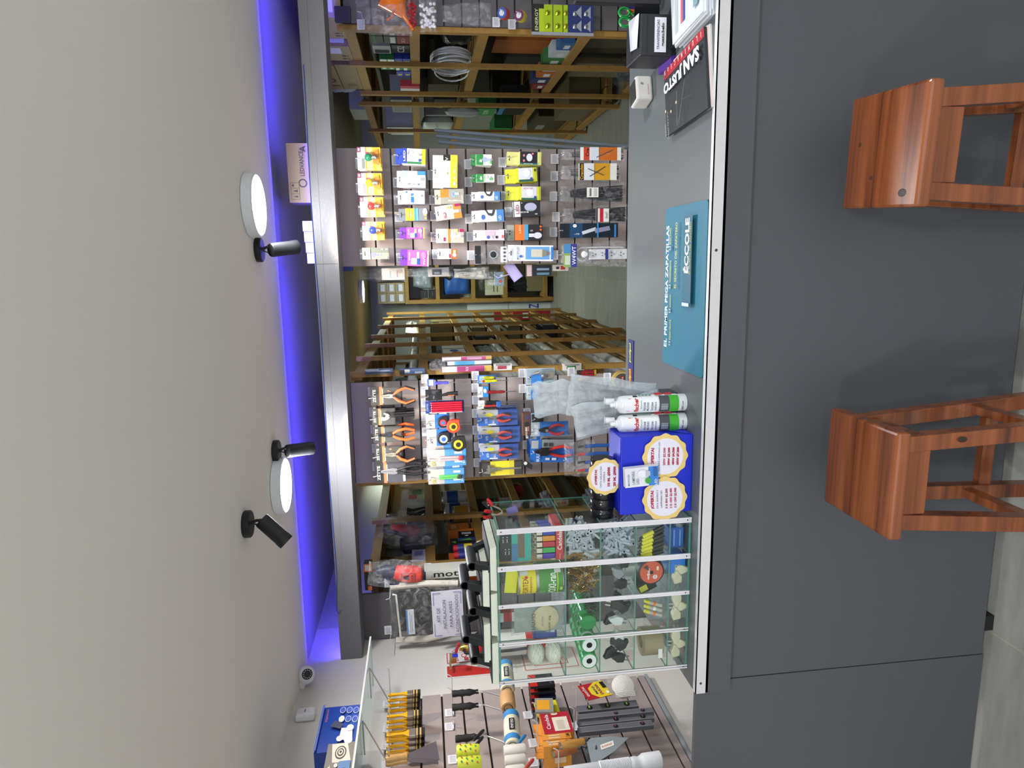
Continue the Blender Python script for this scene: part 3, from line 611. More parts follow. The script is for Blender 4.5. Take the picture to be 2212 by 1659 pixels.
def in_ps(t, w_, h, d):
    m = M().b(-.028, .026, -.02, .012, -h * .99, -h * .42, 'e4e6ec')
    f = Face(m, (-.028, -.02, -h * .99), (.054, 0, 0), (0, 0, h * .57))
    for i in range(4):
        v = .14 + i * .25
        for a, b, q in ((.36, .03, .5), (.64, .03, -.5), (.5, -.04, 0)): f.poly([(a - .05, v + b - .015), (a + .03, v + b - .015), (a + .05, v + b + .02), (a - .03, v + b + .02)], '3a3a40')
    f.r(0, .52, 1, .6, '2d3a8a')
    m.obj('power_strip', t, bev=.003)
    m = M().lathe([(.018, 0), (.019, .01), (.012, .02)], 'e9eaee', o=(0, -.02, -h * .34), ax=(0, -1, 0)).obj('plug', t, sm=True)
    m = M(); pts = [(math.cos(a * .5) * .035, .0 + .0004 * a, -h * .32 + math.sin(a * .5) * .03) for a in range(30)]
    m.tube(pts, .004, 'e4e5ea', 6).tube([(.035, 0, -h * .3), (.036, 0, -h * .6), (.034, 0, -h * .95)], .004, 'e4e5ea', 6).obj('cord', t, sm=True)
    m = M().b(-w_ * .48, w_ * .4, -d / 2 - .004, -d / 2 - .002, -h * .22, -h * .02, '8fae5a')
    Face(m, (-w_ * .48, -d / 2 - .004, -h * .22), (w_ * .88, 0, 0), (0, 0, h * .2)).spec('r 0 0 1 .45 3c3e96;r .6 .45 1 1 4a8ac0;r .1 .5 .5 .9 c9d4c0;t .5 .22 .8 .3 e9ecf4 W4WT')
    m.obj('header_card', t)
bag('the white power strip', 'white power strip with cord in a clear bag, lowest left on the lamp panel', 'power strip', (1212, 1354, 521, 577), .05, 'dfe2e6c', inner=in_ps, hk=1, seed=4)
# things hanging off the aisle side of the lamp panel
def side_bag(label, cat, px, film, paper, seed, Y=3.92, spec='', name='plastic_bag', d=.05, group='bags on the aisle side of the lamp panel'):
    def f(t, w_, h, d_):
        if paper:
            u0, u1, v0, v1, c = paper
            m = M().b(-w_ / 2 + w_ * u0, -w_ / 2 + w_ * u1, -.012, .012, -h * (1 - v0), -h * (1 - v1), c)
            Face(m, (-w_ / 2 + w_ * u0, -.012, -h * (1 - v0)), (w_ * (u1 - u0), 0, 0), (0, 0, h * (v1 - v0))).spec(spec)
            m.obj('contents', t)
    return bag('', label, cat, px, d, film, Y=Y, inner=f, seed=seed, group=group, name=name, pinch=.2)
side_bag('white paper packet in a clear bag, topmost beside the lamp panel', 'parts bag', (773, 876, 578, 608), 'e6e6e6c', (.1, .95, .02, .5, 'd9d6d2'), 3, spec='r .2 .6 .8 .64 9a9a9a;r .2 .3 .8 .34 9a9a9a;e .7 .2 .15 .1 c4b8b0')
side_bag('white box with grey window in a clear bag', 'parts bag', (878, 980, 577, 600), 'dfe3e6c', (.1, .95, .1, .55, 'd2cfcf'), 5, spec='r .2 .35 .8 .8 4f5a66;r .3 .45 .5 .7 9fb0bc')
side_bag('crumpled silver bag beside the lamp panel', 'parts bag', (981, 1056, 576, 603), 'c9c9c4k', None, 8)
side_bag('clear bag of small coloured fittings, lowest of the side bags', 'parts bag', (1053, 1092, 584, 620), 'dde3e6c', (.1, .9, .1, .6, '6f8c98'), 9, spec='e .3 .4 .12 .2 b03a3a;e .6 .6 .14 .2 3a6aa8;e .7 .25 .1 .2 e0e0e0')
t = thing('price_tag', 'tilted lilac price tag sticking out beside the lamp panel', 'price tag', P(1108, 586, Y=3.9), rot=(0, math.radians(-35), 0))
M().b(-.055, .055, 0, .002, -.03, .03, 'b3a6e0').b(-.05, .05, -.0005, 0, -.022, .022, 'c4baec').obj('card', t)
M().tube([(0, .001, .03), (.02, .001, .09), (.05, .0, .1)], .003, 'c6bcec', 6).obj('arm', t, sm=True)
for i, (a, b) in enumerate(((1137, 1190), (1193, 1226))):
    x, zt, w_, h = rect(a, b, 572, 596 if i == 0 else 585, 3.92)
    m = M().b(x - w_ / 2, x + w_ / 2, 3.9, 3.92, zt - h, zt, ('2a3038', 'e6dfdc')[i])
    Face(m, (x - w_ / 2, 3.9, zt - h), (w_, 0, 0), (0, 0, h)).spec(('r 0 .8 1 1 e4c8cc;r .1 .1 .3 .6 6a94b0;r .5 .1 .7 .6 9ab0c0', 'r .2 .2 .8 .5 c23a30;r .3 .6 .7 .8 3a3a3a')[i])
    tag(m.obj('parts_card'), ('dark pack of fuses with pink header beside the lamp panel', 'white card pack with red print beside the lamp panel')[i], 'parts pack')
b0, b1 = P(742, 578, Y=3.86), P(763, 585, Y=3.86)
tag(M().b(b1.x, -.015, 3.852, 3.862, b1.z, b0.z, '23257a').obj('blue_bracket', bev=.001), 'small dark blue bracket at the top corner of the lamp panel', 'bracket')
# ---------------------------------------------------------------- the tool panel
TG = 'carded tools on the tool panel'
def card_tool(short, label, cat, px, spec, col, build, n=1, shell=None, tilt=0, Y=3.70, name='carded_tool', hk=True, group=TG, hang=.0):
    x, zt, w_, h = rect(*px, Y)
    t = thing(name, label, cat, (x, Y, zt), group=group, rot=(0, math.radians(tilt), 0))
    m = M().b(-w_ / 2, w_ / 2, .012, .0135, -h, 0, col)
    face_of(m, w_, h, .012).spec(spec); m.obj('card', t, bev=0)
    build(t, w_, h)
    if shell: M().b(-w_ * .47, w_ * .47, -.018, .011, -h * .97, -h * shell, 'e9edf0h').obj('blister', t, bev=.006)
    for i in range(1, n): dup(t, (x + .012 * i, Y + .045 * i, zt + .002 * i), label + (', behind the front one' if i == 1 else ', deepest on the hook'), rot=(0, math.radians(tilt - 1.5), 0))
    if hk: hook(short, x - w_ * hang, zt - .014)
    return t
def plier(cx, z, L, metal, grip, tip=None, spread=.03, jw=.012, thick=.006):
    """jaws up, pivot at z, grips hanging down"""
    def f(t, w_, h):
        zz = -h * z; x0 = w_ * cx
        m = M()
        for s in (-1, 1):
            m.prism([(x0 + s * .0008, zz + L * .3), (x0 + s * jw * .35, zz + L * .29), (x0 + s * jw, zz + .012), (x0 + s * jw * .8, zz - .012), (x0 - s * jw * .3, zz - .01), (x0 + s * .0008, zz + .008)], -thick - .003, .006, metal)
        m.lathe([(.007, 0), (.007, .0115), (.004, .0125)], 'c9c9c4m', o=(x0, .004, zz), ax=(0, -1, 0), n=14)
        m.obj('jaws', t, bev=.0012)
        for s in (-1, 1):
            pts = [(x0 + s * .006, -.002, zz - .012), (x0 + s * (.012 + spread * .5), -.002, zz - L * .2), (x0 + s * (.014 + spread), -.002, zz - L * .42), (x0 + s * (.008 + spread * .72), -.002, zz - L * .66)]
            M().tube(pts, [.006, .0085, .0085, .007], grip, 8).obj('grip', t, sm=True)
            if tip: M().tube([Vector(pts[2]) * .6 + Vector(pts[1]) * .4 + Vector((s * .0035, 0, 0)), Vector(pts[2]) + Vector((s * .003, 0, 0)), Vector(pts[3]) + Vector((s * .001, 0, -.004))], [.006, .0075, .0075], tip, 8).obj('grip_end', t, sm=True)
    return f
ZS = 'r 0 .78 1 1 22211f;r .0 .62 1 .72 d8713c;r .1 .6 .9 .62 f0e8dc;t .5 .88 .7 .09 eeeeee ZETTE'
DK = '2b2926'
card_tool('the seven inch orange pliers', 'orange handled combination pliers on dark card, rightmost of the top tools', 'pliers', (800, 868, 836, 875), ZS + ';t .75 .4 .1 .1 d88a4a 7', DK, plier(0, .66, .19, 'd9d2bcm', 'e0703c', '1b1b1d'), shell=.3)
def wrench(t, w_, h):
    m = M().prism([(-.018, -h * .42), (-.006, -h * .36), (.004, -h * .46), (.0, -h * .56), (.012, -h * .6), (.02, -h * .5), (.026, -h * .55), (.018, -h * .72), (.002, -h * .8), (-.012, -h * .7), (-.02, -h * .55)], -.01, .004, 'd6d0c4m'); m.obj('jaws', t, bev=.001)
    M().tube([(.004, -.003, -h * .72), (.006, -.003, -h * 1.2), (.008, -.003, -h * 1.82)], [.008, .009, .011], '141416').obj('grip', t, sm=True)
    M().tube([(.016, .0, -h * .8), (.018, .004, -h * 1.1), (.018, .004, -h * 1.5)], .007, '141416').obj('grip', t, sm=True)
card_tool('the black wrench', 'black handled adjustable wrench on dark card beside the orange pliers', 'wrench', (803, 854, 883, 919), ZS, DK, wrench, n=2, shell=.3)
card_tool('the cable cutter', 'cable cutter with straight orange handles on dark card', 'pliers', (806, 868, 922, 957), ZS, DK, plier(0, .6, .2, '3a3a3cm', 'e8662a', None, .018, .013), shell=.3, n=2)
card_tool('the six inch orange pliers', 'orange handled wire cutting pliers on dark card, second from left', 'pliers', (809, 868, 964, 1000), ZS + ';t .8 .42 .1 .1 d88a4a 6', DK, plier(0, .72, .17, 'cfc8b4m', 'e0703c', '1b1b1d'), shell=.3)
card_tool('the locking pliers', 'chrome water pump pliers with black handles, leftmost of the top tools', 'pliers', (810, 877, 1000, 1044), ZS + ';r .05 .02 .5 .1 d8d4cc', '2f2d36', plier(.1, .66, .26, 'c9c9d0m', '121214', None, .012, .018), shell=.3, n=2)
# second row
def driver(grip, L, gl=.07, cx=0, shaft='b9bcc4m', z0=.05):
    def f(t, w_, h):
        x0 = w_ * cx
        M().lathe([(.004, 0), (.009, .004), (.0095, gl * .4), (.007, gl * .6), (.0095, gl * .75), (.006, gl)], grip, o=(x0, -.006, -z0), ax=(0, 0, -1), n=10).obj('grip', t, sm=True)
        M().lathe([(.0022, gl - .004), (.0022, L), (.0008, L + .006)], shaft, o=(x0, -.006, -z0), ax=(0, 0, -1), n=8).obj('shaft', t, sm=True)
    return f
card_tool('the purple tester screwdriver', 'slim purple tester screwdriver on short blue card', 'screwdriver', (919, 938, 820, 835), 'r .1 .1 .9 .6 e4e2ea;r 0 .8 1 1 e8e8ee', '3a5fc0', driver('5a56c8g', .17, .075), tilt=0)
def ratchet(t, w_, h):
    m = M()
    for i in range(4): m.lathe([(.006, 0), (.006, .03)], '1c1c20', o=(-.014 + i * .009, -.006, -h * .62), ax=(0, 0, -1), n=8)
    m.obj('bits', t, sm=True)
    M().tube([(0, -.006, -h * .95), (.006, -.006, -h * 1.35), (.008, -.006, -h * 1.95)], [.006, .011, .013], '1b1b1e').obj('grip', t, sm=True)
    M().b(-.002, .002, -.0185, -.016, -h * 1.75, -h * 1.35, 'e07030').obj('grip_dots', t, bev=.001)
card_tool('the ratchet bit set', 'black ratchet screwdriver set with orange dotted handle', 'screwdriver set', (919, 955, 842, 866), 'r 0 .7 1 1 1a1a1c;t .3 .5 .3 .08 b0b0b4 24pc;r .6 .1 .9 .6 4a4a50', '232327', ratchet)
def pencils(t, w_, h):
    for i in range(5):
        x = -w_ * .34 + i * w_ * .17
        M().b(x - w_ * .075, x + w_ * .075, -.0, .01, -h * .95, -h * .14, 'c8203ag').obj('pencil', t, bev=.003)
card_tool('the red pencils', 'card of red carpenter pencils with dark blue border', 'pencils', (919, 1003, 866, 893), 'r 0 .9 1 1 22397c;t .5 .95 .6 .05 9ab0d8 CONCORD;r .02 .05 .1 .9 dfe3ee', '1f3270', pencils)
def coil(parts, cord=None):
    def f(t, w_, h):
        for cx, cz, r, c, face, e in parts:
            pts = [(cx * w_ + r * math.cos(a), -h * cz + r * math.sin(a)) for a in [i * PI / 10 for i in range(14)]] + [(cx * w_ - r * .4, -h * cz - r * 1.05), (cx * w_ + r * 1.0, -h * cz - r * .9)]
            m = M().prism(pts, -.03, .006, c)
            m.obj('case', t, bev=.003)
            m = M().lathe([(r * .62, 0), (r * .6, .003), (r * .3, .0035)], face, o=(cx * w_, -.03, -h * cz), ax=(0, -1, 0), n=24)
            m.lathe([(r * .34, .0035), (.001, .0042)], e, o=(cx * w_, -.03, -h * cz), ax=(0, -1, 0), n=20)
            m.obj('face_plate', t, sm=True)
    return f
BL = 'r 0 .0 1 .6 2c6fc4;r 0 .6 1 1 b6b3b0;t .5 .25 .6 .12 d4e0ee BULIT;t .3 .8 .3 .1 33363c XT'
def retract(label, short, px, r, c, f1, f2, dx, zc, card, Y=3.70):
    x, zt, w_, h = rect(*px, Y)
    t = thing('tape_measure', label, 'tape measure', (x, Y, zt), group='tape measures')
    if card:
        m = M().b(-w_ / 2, w_ / 2, .012, .0135, -h, 0, '2c6fc4'); face_of(m, w_, h, .012).spec(BL); m.obj('card', t)
    coil([(dx, zc, r, c, f1, f2)])(t, w_, h)
    hook(short, x, zt - .012)
retract('black and red tape measure on blue card, above the orange one', 'the black and red tape measure', (920, 969, 896, 926), .03, '1c1a1c', 'c8343a', '3c6fb4', .0, .75, 1)
retract('bright orange red tape measure hanging loose', 'the orange tape measure', (962, 996, 904, 934), .036, 'e24a2a', 'e2a820', '2a2a1c', .0, .5, 0, Y=3.64)
retract('round black tape measure with blue centre on blue card', 'the round black tape measure', (922, 975, 928, 964), .036, '1b1b1e', 'd6d8dc', '2a62b8', .0, .68, 1, Y=3.69)
retract('black and yellow tape measure with wrist strap', 'the yellow tape measure', (970, 1013, 938, 976), .041, '232322', 'e0cf2a', '2c2b20', .0, .45, 0, Y=3.63)
CT2 = 'r 0 .55 1 1 b9b3ae;r 0 0 1 .5 4a93d6;r .2 .1 .34 .3 e9eef4;r .45 .1 .6 .3 e9eef4;r .72 .1 .86 .3 e9eef4;t .3 .06 .3 .05 dce8f4 BULIT;t .2 .85 .3 .1 c9b83a SX'
def cutter(c, tip):
    def f(t, w_, h):
        M().b(w_ * -.15, w_ * .12, -.008, .008, -h * .9, -h * .3, c).obj('cutter_body', t, bev=.004)
        M().b(w_ * -.02, w_ * .0, -.0095, -.008, -h * .78, -h * .35, '4a3a3a').obj('slide', t)
        M().ell((w_ * -.015, -.004, -h * .86), (w_ * .16, .008, h * .09), tip, 12).obj('cutter_head', t, sm=True)
    return f
card_tool('the red knife card', 'red and grey utility knife on light blue card', 'utility knife', (923, 1007, 972, 1008), CT2, '4a93d6', cutter('c9a8a8', 'b82f38'), n=2, shell=.25)
card_tool('the green knife card', 'green utility knife on light blue card, leftmost of its row', 'utility knife', (925, 1003, 1014, 1046), CT2, '3c96dc', cutter('58d058', '1e3a26'), n=2, shell=.25)
# third row
def testers(t, w_, h):
    driver('d8cf2cg', .13, .07, -.15, z0=.035)(t, w_, h); driver('c9c42ag', .12, .06, .25, z0=.03)(t, w_, h)
    M().ell((-w_ * .15, -.008, -.03), .008, 'd8302a', 10).obj('red_cap', t, sm=True)
card_tool('the yellow testers', 'pair of yellow tester screwdrivers on blue card', 'screwdriver', (1032, 1072, 811, 829), 'r .1 .5 .9 .9 9cc0e8', '3a7fd4', testers)
card_tool('the red screwdriver', 'black and red tester screwdriver on small blue card', 'screwdriver', (1032, 1055, 836, 859), 'r 0 .5 1 1 c9d0d4;e .6 .3 .2 .15 e9e9ec', '2c86d8', driver('8c2028g', .16, .1, 0, z0=.05))
def drivers3(t, w_, h):
    for i in range(4): driver(('18181a', 'b02a2a', '18181a', '1d1d20')[i], .2 + .01 * i, .075, (-.3, -.1, .15, .35)[i], z0=.03 + .004 * i)(t, w_, h)
    M().b(-.012, .02, -.02, .004, -.125, -.1, '2c62b0').obj('blue_clip', t, bev=.003)
card_tool('the black screwdriver bundle', 'bundle of black screwdrivers with red ends and blue clip', 'screwdriver', (1033, 1047, 866, 884), '', 'e0ddd8', drivers3)
PB = 'r 0 .5 .55 1 3f74c8;r .55 .45 1 1 b9bcc0;r 0 0 1 .5 2c4f9c;e .7 .72 .12 .1 d8cf3a;t .3 .8 .3 .06 e6eaf2 CINTTER;t .3 .62 .3 .06 d8e2f0 BULIT;r .05 .55 .12 .75 e9edf4'
for i, (px, z, s) in enumerate((((1033, 1119, 886, 920), 'widest gap jaws, uppermost', '6'), ((1034, 1124, 923, 957), 'longest card, middle', '7'), ((1037, 1121, 961, 993), 'slim needle jaws, lowest', '6'))):
    card_tool(('the upper', 'the middle', 'the lower')[i] + ' red and black pliers card', 'red and black grip pliers on blue card, ' + ('rightmost', 'middle', 'leftmost')[i] + ' of three alike', 'pliers', px, PB + ';t .85 .85 .1 .08 44464c ' + s, '3a66b4',
              plier(0, .42, .13, '8f9296m', 'b23a34', '1c1c1f', .006, .011 - .002 * i), n=2, shell=.28)
def caliper(t, w_, h):
    m = M().b(-w_ * .06, w_ * .06, -.004, .002, -h * .96, -h * .15, 'a9a79cm').b(-w_ * .3, w_ * .3, -.005, .003, -h * .24, -h * .18, 'a9a79cm').b(-w_ * .14, w_ * .14, -.006, .003, -h * .4, -h * .24, '9a988cm')
    m.prism([(-w_ * .3, -h * .18), (-w_ * .22, -h * .06), (-w_ * .1, -h * .18)], -.004, .002, 'a9a79cm'); m.obj('caliper', t, bev=.0008)
card_tool('the caliper card', 'steel vernier caliper on black and yellow card', 'caliper', (1036, 1130, 997, 1028), 'r 0 .2 1 .75 d8c71c;r 0 .3 1 .62 ecd91e', '232119', caliper, shell=.05)
# fourth row
def fittings(t, w_, h):
    M().b(-w_ / 2, w_ / 2, -.03, .012, -h, 0, 'dfe8eeh').obj('case', t, bev=.006)
    M().b(-w_ * .45, w_ * .1, -.02, -.016, -h * .5, -h * .15, '2f80d4').obj('insert_card', t)
    m = M().lathe([(.012, 0), (.014, .006), (.014, .02), (.01, .03)], 'c0c2c0m', o=(.006, -.015, -h * .5), ax=(0, 0, -1)).lathe([(.008, 0), (.01, .03)], 'c9c9c2m', o=(.02, -.015, -h * .25), ax=(.2, 0, -1)); m.obj('fitting', t, sm=True)
    M().tube([(.0, -.01, -h * .1), (.004, -.01, -h * .55)], .003, '3a3c40').obj('steel_rod', t, sm=True)
    M().b(-w_ * .1, w_ * .3, -.018, -.006, -h * .95, -h * .7, '8a8478').obj('block', t, bev=.002)
card_tool('the drill guide case', 'clear plastic case with metal fittings and blue insert', 'fittings case', (1137, 1199, 796, 831), 'r .1 .4 .6 .8 3a86d8', 'b9ccd8', fittings)
card_tool('the small clear case', 'smaller clear case with blue insert beside the bag', 'fittings case', (1138, 1163, 834, 864), 'r 0 0 .7 .6 2f80d4;t .3 .3 .3 .2 d8e6f4 BULIT', 'c9dae4', lambda t, w_, h: M().b(-w_ / 2, w_ / 2, -.025, .012, -h, 0, 'dfe8eeh').obj('case', t, bev=.006))
x, zt, w_, h = rect(1129, 1147, 892, 941, 3.6)
m = M().b(x - w_ / 2, x + w_ / 2, 3.6, 3.64, zt - h, zt, '5c3f36'); f = Face(m, (x - w_ / 2, 3.6, zt - h), (w_, 0, 0), (0, 0, h))
f.spec('r .72 .2 .88 .6 3a3f7a;e .5 .5 .12 .3 2a2a2e;t .12 .5 .5 .3 e8dcd0 gmw')
for i in range(9): f.el(.24 + (i % 3) * .07, .3 + (i // 3) * .18, .022, .055, 'e4d8cc')
tag(m.obj('meter_box', bev=.002), 'brown multimeter box hanging over the pruner card', 'multimeter box', TG)
def meter(t, w_, h):
    M().b(-w_ * .4, w_ * .4, -.02, .01, -h * .9, -h * .02, '1d1f24').obj('case', t, bev=.004)
    M().ell((0, -.02, -h * .5), (.012, .004, .012), '34363c', 14).obj('dial', t, sm=True)
card_tool('the black clamp meter', 'small black meter on light blue edge card', 'meter', (1148, 1176, 893, 912), '', '7fb8dc', meter)
def pruner(t, w_, h):
    plier(-.05, .42, .15, '26262a', 'b02a36', None, .014, .016)(t, w_, h); M().lathe([(.009, 0), (.009, .004)], 'dcdcd8m', o=(-w_ * .05, -.012, -h * .42), ax=(0, -1, 0)).obj('bolt', t, sm=True)
card_tool('the red pruner card', 'red pipe cutter shears on blue card', 'cutter', (1146, 1228, 912, 942), 'r 0 .75 1 1 a9b6c0;t .5 .84 .7 .08 f2f4f8 BULIT;r .8 0 1 .7 1d5fb0', '2a72c4', pruner, shell=.2)
def strip(t, w_, h):
    plier(0, .36, .22, '1b1b1e', 'd02c26', None, .016, .02, .01)(t, w_, h)
    m = M().prism([(-.022, -h * .22), (.0, -h * .2), (.02, -h * .23), (.022, -h * .38), (.0, -h * .46), (-.022, -h * .38)], -.02, .004, '151517'); m.obj('stripper_head', t, bev=.002)
SB = 'r .62 .0 1 .75 8c8f94;p 2566c0 0 0 .62 0 .35 .4 .5 .7 0 .75;r 0 .75 1 1 2566c0;r .6 .82 .95 .98 a9acb0;t .24 .82 .42 .07 e8edf6 BULIT;r .7 .62 .86 .7 3c3c40;r .7 .5 .86 .58 3c3c40;r .1 .55 .2 .65 d8dce4;r .1 .4 .2 .5 d8dce4'
card_tool('the wire stripper cards', 'blue card with a big red handled wire stripper', 'wire stripper', (1146, 1240, 948, 997), SB, '2566c0', strip, n=3, tilt=3)
def redk(t, w_, h):
    for i in range(4): M().tube([(-.02 + i * .013, -.006, -h * .2), (-.024 + i * .014, -.008, -h * .85)], .005, '9c1f2c').obj('tool', t, sm=True)
card_tool('the red and yellow hook card', 'small card with red tools and yellow stripe', 'tool card', (1247, 1289, 800, 822), 'r 0 0 1 .12 e0c42c;r 0 .12 1 .7 8f1f2e;p e8d03a 0 1 .5 .7 0 .6;t .5 .5 .5 .1 e8c8c8 DOGO', '33302c', redk)
c = P(1342, 822, Y=3.72)
m = M().lathe([(.035, 0), (.055, 0), (.058, .004), (.058, .03), (.055, .034), (.035, .034), (.035, 0)], 'b59a52', n=40, ax=(0, 1, 0), o=(c.x, 3.70, c.z))
m.lathe([(.05, -.001), (.05, .0)], 'd9c48a', n=40, ax=(0, 1, 0), o=(c.x, 3.70, c.z)).lathe([(.045, -.0015), (.001, -.0016)], '5a564e', n=32, ax=(0, 1, 0), o=(c.x, 3.70, c.z))
Face(m, (c.x - .03, 3.698, c.z - .01), (.06, 0, 0), (0, 0, .022)).spec('r 0 0 1 1 9c1f26;t .5 .5 .8 .6 f4f0e4 KÖLN')
tag(m.obj('wire_roll', sm=True), 'gold rimmed round wire roll with dark red name patch low on the tool panel', 'wire roll')
hook('the gold rimmed wire roll', c.x, c.z + .03)
def redblue(t, w_, h, d):
    for i in range(4):
        x = -w_ * .33 + i * w_ * .22
        M().tube([(x, 0, -h * .45), (x + .004, 0, -h * .7)], [.007, .008], ('c42a30', '1e1f24')[i % 2]).obj('grip', t, sm=True)
        M().tube([(x, 0, -h * .68), (x + .003, 0, -h * 1.05), (x, 0, -h * 1.7)], [.0095, .011, .009], '2756a6').obj('handle', t, sm=True)
bag('the bagged blue handled tools', 'blue handled tools with red ends in a clear bag, low on the tool panel', 'tool bag', (1219, 1284, 952, 1030), .05, 'd9dde2c', Y=3.66, inner=redblue, hk=1, seed=6, group=None, pinch=.1)
x, zt, w_, h = rect(1128, 1150, 992, 1014, 3.7)
m = M().prism([(x, zt), (x + w_ * .5, zt - h * .2), (x - w_ * .1, zt - h), (x - w_ * .5, zt - h * .9)], 3.69, 3.705, '2a2b30').lathe([(.01, 0), (.01, .003)], 'dcdcd8', o=(x + .01, 3.69, zt - .018), ax=(0, -1, 0))
tag(m.obj('scraper', bev=.001), 'small dark scraper with white round bolt at the left of the tool panel', 'scraper')
# things hung from the front post of the left shelf run
def flat_hang(label, cat, px, Y, d, col, spec, name, n=1, group='packs hung on the front post of the left shelf run'):
    x, zt, w_, h = rect(*px, Y)
    m = M().b(-w_ / 2, w_ / 2, 0, d, -h, 0, col); face_of(m, w_, h).spec(spec)
    o = tag(m.obj(name, bev=.001, loc=(x, Y, zt)), label, cat, group); return o
flat_hang('thin blue backed blade packs at the top of the front post', 'blade pack', (788, 849, 798, 808), 3.86, .04, '54658c', 'r .55 .1 .8 .95 a9b4c4;r .2 .0 .35 1 22242a;r .8 .5 1 1 d8dce2', 'blade_pack')
flat_hang('thin blue tool packs below the blade packs', 'blade pack', (863, 918, 797, 808), 3.86, .04, '5c74a4', 'r .3 .6 .9 .95 e0e2e6;r .0 .8 .9 1 2a2c32;r .1 .1 .5 .4 bfc8d4', 'blade_pack')
for i, (a, b, c, s) in enumerate(((771, 778, 'e9d9e0', 'r 0 0 1 .12 d8b060;r 0 .12 1 .62 c8588c;r .1 .2 .9 .5 d8a0c0'), (780, 788, 'dfe4ec', 'r 0 .35 1 .75 5fb0e4;r 0 .9 1 1 22242a'), (791, 803, 'e9d9e0', 'r 0 0 1 .15 e0c060;r 0 .15 1 .7 c4508c;t .5 .5 .8 .05 f4e8f0 S2'))):
    flat_hang(('pink printed fluorescent tube pack, farthest', 'light blue printed tube pack, middle', 'pink and yellow tube pack, nearest')[i] + ' of three hanging on the shelf post', 'lamp tube pack', (955, 1062, a, b), 3.90 - i * .015, .035, c, s, 'tube_pack')
x, zt, w_, h = rect(926, 962, 774, 806, 3.87)
tag(M().pouch(w_, h, .04, 'e4e4e8c', 12, pinch=.7).obj('plastic_bag', sm=True, loc=(x, 3.87, zt)), 'gathered clear plastic top of the tube packs', 'plastic bag')
for i, (a, b, c) in enumerate(((1067, 1106, 'b04a5a'), (1216, 1256, '3f7a4a'))):
    flat_hang(('red and white thin packs hung low on the shelf post', 'green and white thin packs hung lowest on the shelf post')[i], 'parts pack', (a, b, 786, 800), 3.87, .04, 'dcd9d6', 'r .2 .3 .7 .8 %s;r .75 .1 .95 .9 %s' % (c, '8a8a8a'), 'parts_card')
# ---------------------------------------------------------------- right hand panel and its packs
RP = 'packs on the slatwall panel at the right of the aisle'
def rbox(px, Y=4.0): return rect(*px, Y)
x, zt, w_, h = rbox((722, 757, 12, 47), 4.1)
tag(M().b(x - w_ / 2, x + w_ / 2, 4.105, 4.13, zt - h, zt, '2d2448').obj('end_block', bev=.003), 'dark violet square block at the top of the right hand panel', 'block')
x, zt, w_, h = rbox((770, 888, -2, 76))
t = thing('funnel_pack', 'orange plastic funnel in a clear bag on the right hand panel', 'funnel', (x, 4.0, zt), group=None)
M().pouch(w_, h, .1, 'dcd8e6c', 21, pinch=.1).obj('bag', t, sm=True)
a, b = P(845, -8, Y=4.0) - Vector((x, 4.0, zt)), P(893, 66, Y=4.0) - Vector((x, 4.0, zt)); d = (b - a); L_ = d.length; d.normalize()
M().lathe([(.085, 0), (.088, .004), (.083, .01), (.02, L_ * .55), (.013, L_ * .6), (.007, L_), (.001, L_)], 'e8761eg', o=a, ax=d, n=32).obj('funnel', t, sm=True)
M().tube([a + Vector((-.05, -.03, -.02)), a + Vector((-.11, -.03, .0)), a + Vector((-.13, -.03, .03))], .006, 'd0582a').obj('funnel_handle', t, sm=True)
hook('the funnel pack', x, zt - .03, Y=4.13)
def beads(label, px, col, n, r, film):
    x, zt, w_, h = rbox(px); t = thing('bead_pack', label, 'bead pack', (x, 4.0, zt), group=None)
    m = M(); rn = random.Random(n)
    for i in range(n): m.ell(((rn.random() - .5) * w_ * .75, (rn.random() - .5) * .03, -h * (.08 + .88 * i / n)), r, col, 8)
    m.obj('beads', t, sm=True)['kind'] = 'stuff'
    M().pouch(w_, h, .05, film, n).obj('bag', t, sm=True)
beads('red string pack hanging beside the funnel', (880, 899, -2, 64), 'b8182ag', 60, .006, 'c41f30c')
beads('clear bag full of white round cable clips', (906, 942, -2, 70), 'eceaf0g', 46, .0095, 'dfe2ecc')
bag('', 'folded clear plastic bag on the right hand panel', 'plastic bag', (956, 1060, 5, 56), .03, 'cdd0d8c', Y=4.03, seed=15, group=None)
for i, (px, c, c2, l) in enumerate((((1072, 1098, 14, 48), 'c4453a', '3d58a8', 'blue and red'), ((1107, 1136, 18, 54), 'd8c83a', '6a2a5c', 'purple and yellow'))):
    x, zt, w_, h = rbox(px); r = .03
    t = thing('solder_tin', l + ' round tin on a white shelf clip', 'tin', (x, 4.0, zt - h / 2 - .015), group=None)
    d = Vector((-.1, -.8, .5)).normalized()
    M().lathe([(r, 0), (r, .035), (r * .95, .04)], c, ax=d, n=28).obj('tin', t, sm=True)
    m = M().lathe([(r * .94, .0405), (r * .9, .043), (.001, .043)], c2, ax=d, n=28).lathe([(r * .5, .0432), (.001, .0436)], 'd9d9e0', ax=d, n=16); m.obj('lid', t, sm=True)
    hook('the ' + l + ' tin', x, zt - .03, Y=4.13)
x, zt, w_, h = rbox((1148, 1282, 10, 77))
t = thing('button_cell_card', 'hanging cards of button cells, green yellow above and blue below', 'battery card', (x, 4.0, zt), group=None)
m = M().b(-w_ / 2, w_ / 2, 0, .004, -h, 0, '8a8d94'); f = face_of(m, w_, h); f.spec('r 0 .8 1 1 20221a;r .05 .8 .85 .88 b9cf1e;t .5 .92 .7 .05 d0d8b0 ENERGY;r .1 .42 .98 .8 a9c21c;r .1 .0 1 .42 2b3570;r 0 0 .1 1 9a9ca4')
for v in (.66, .5): f.r(.1, v - .005, .98, v + .005, '1f3a1c')
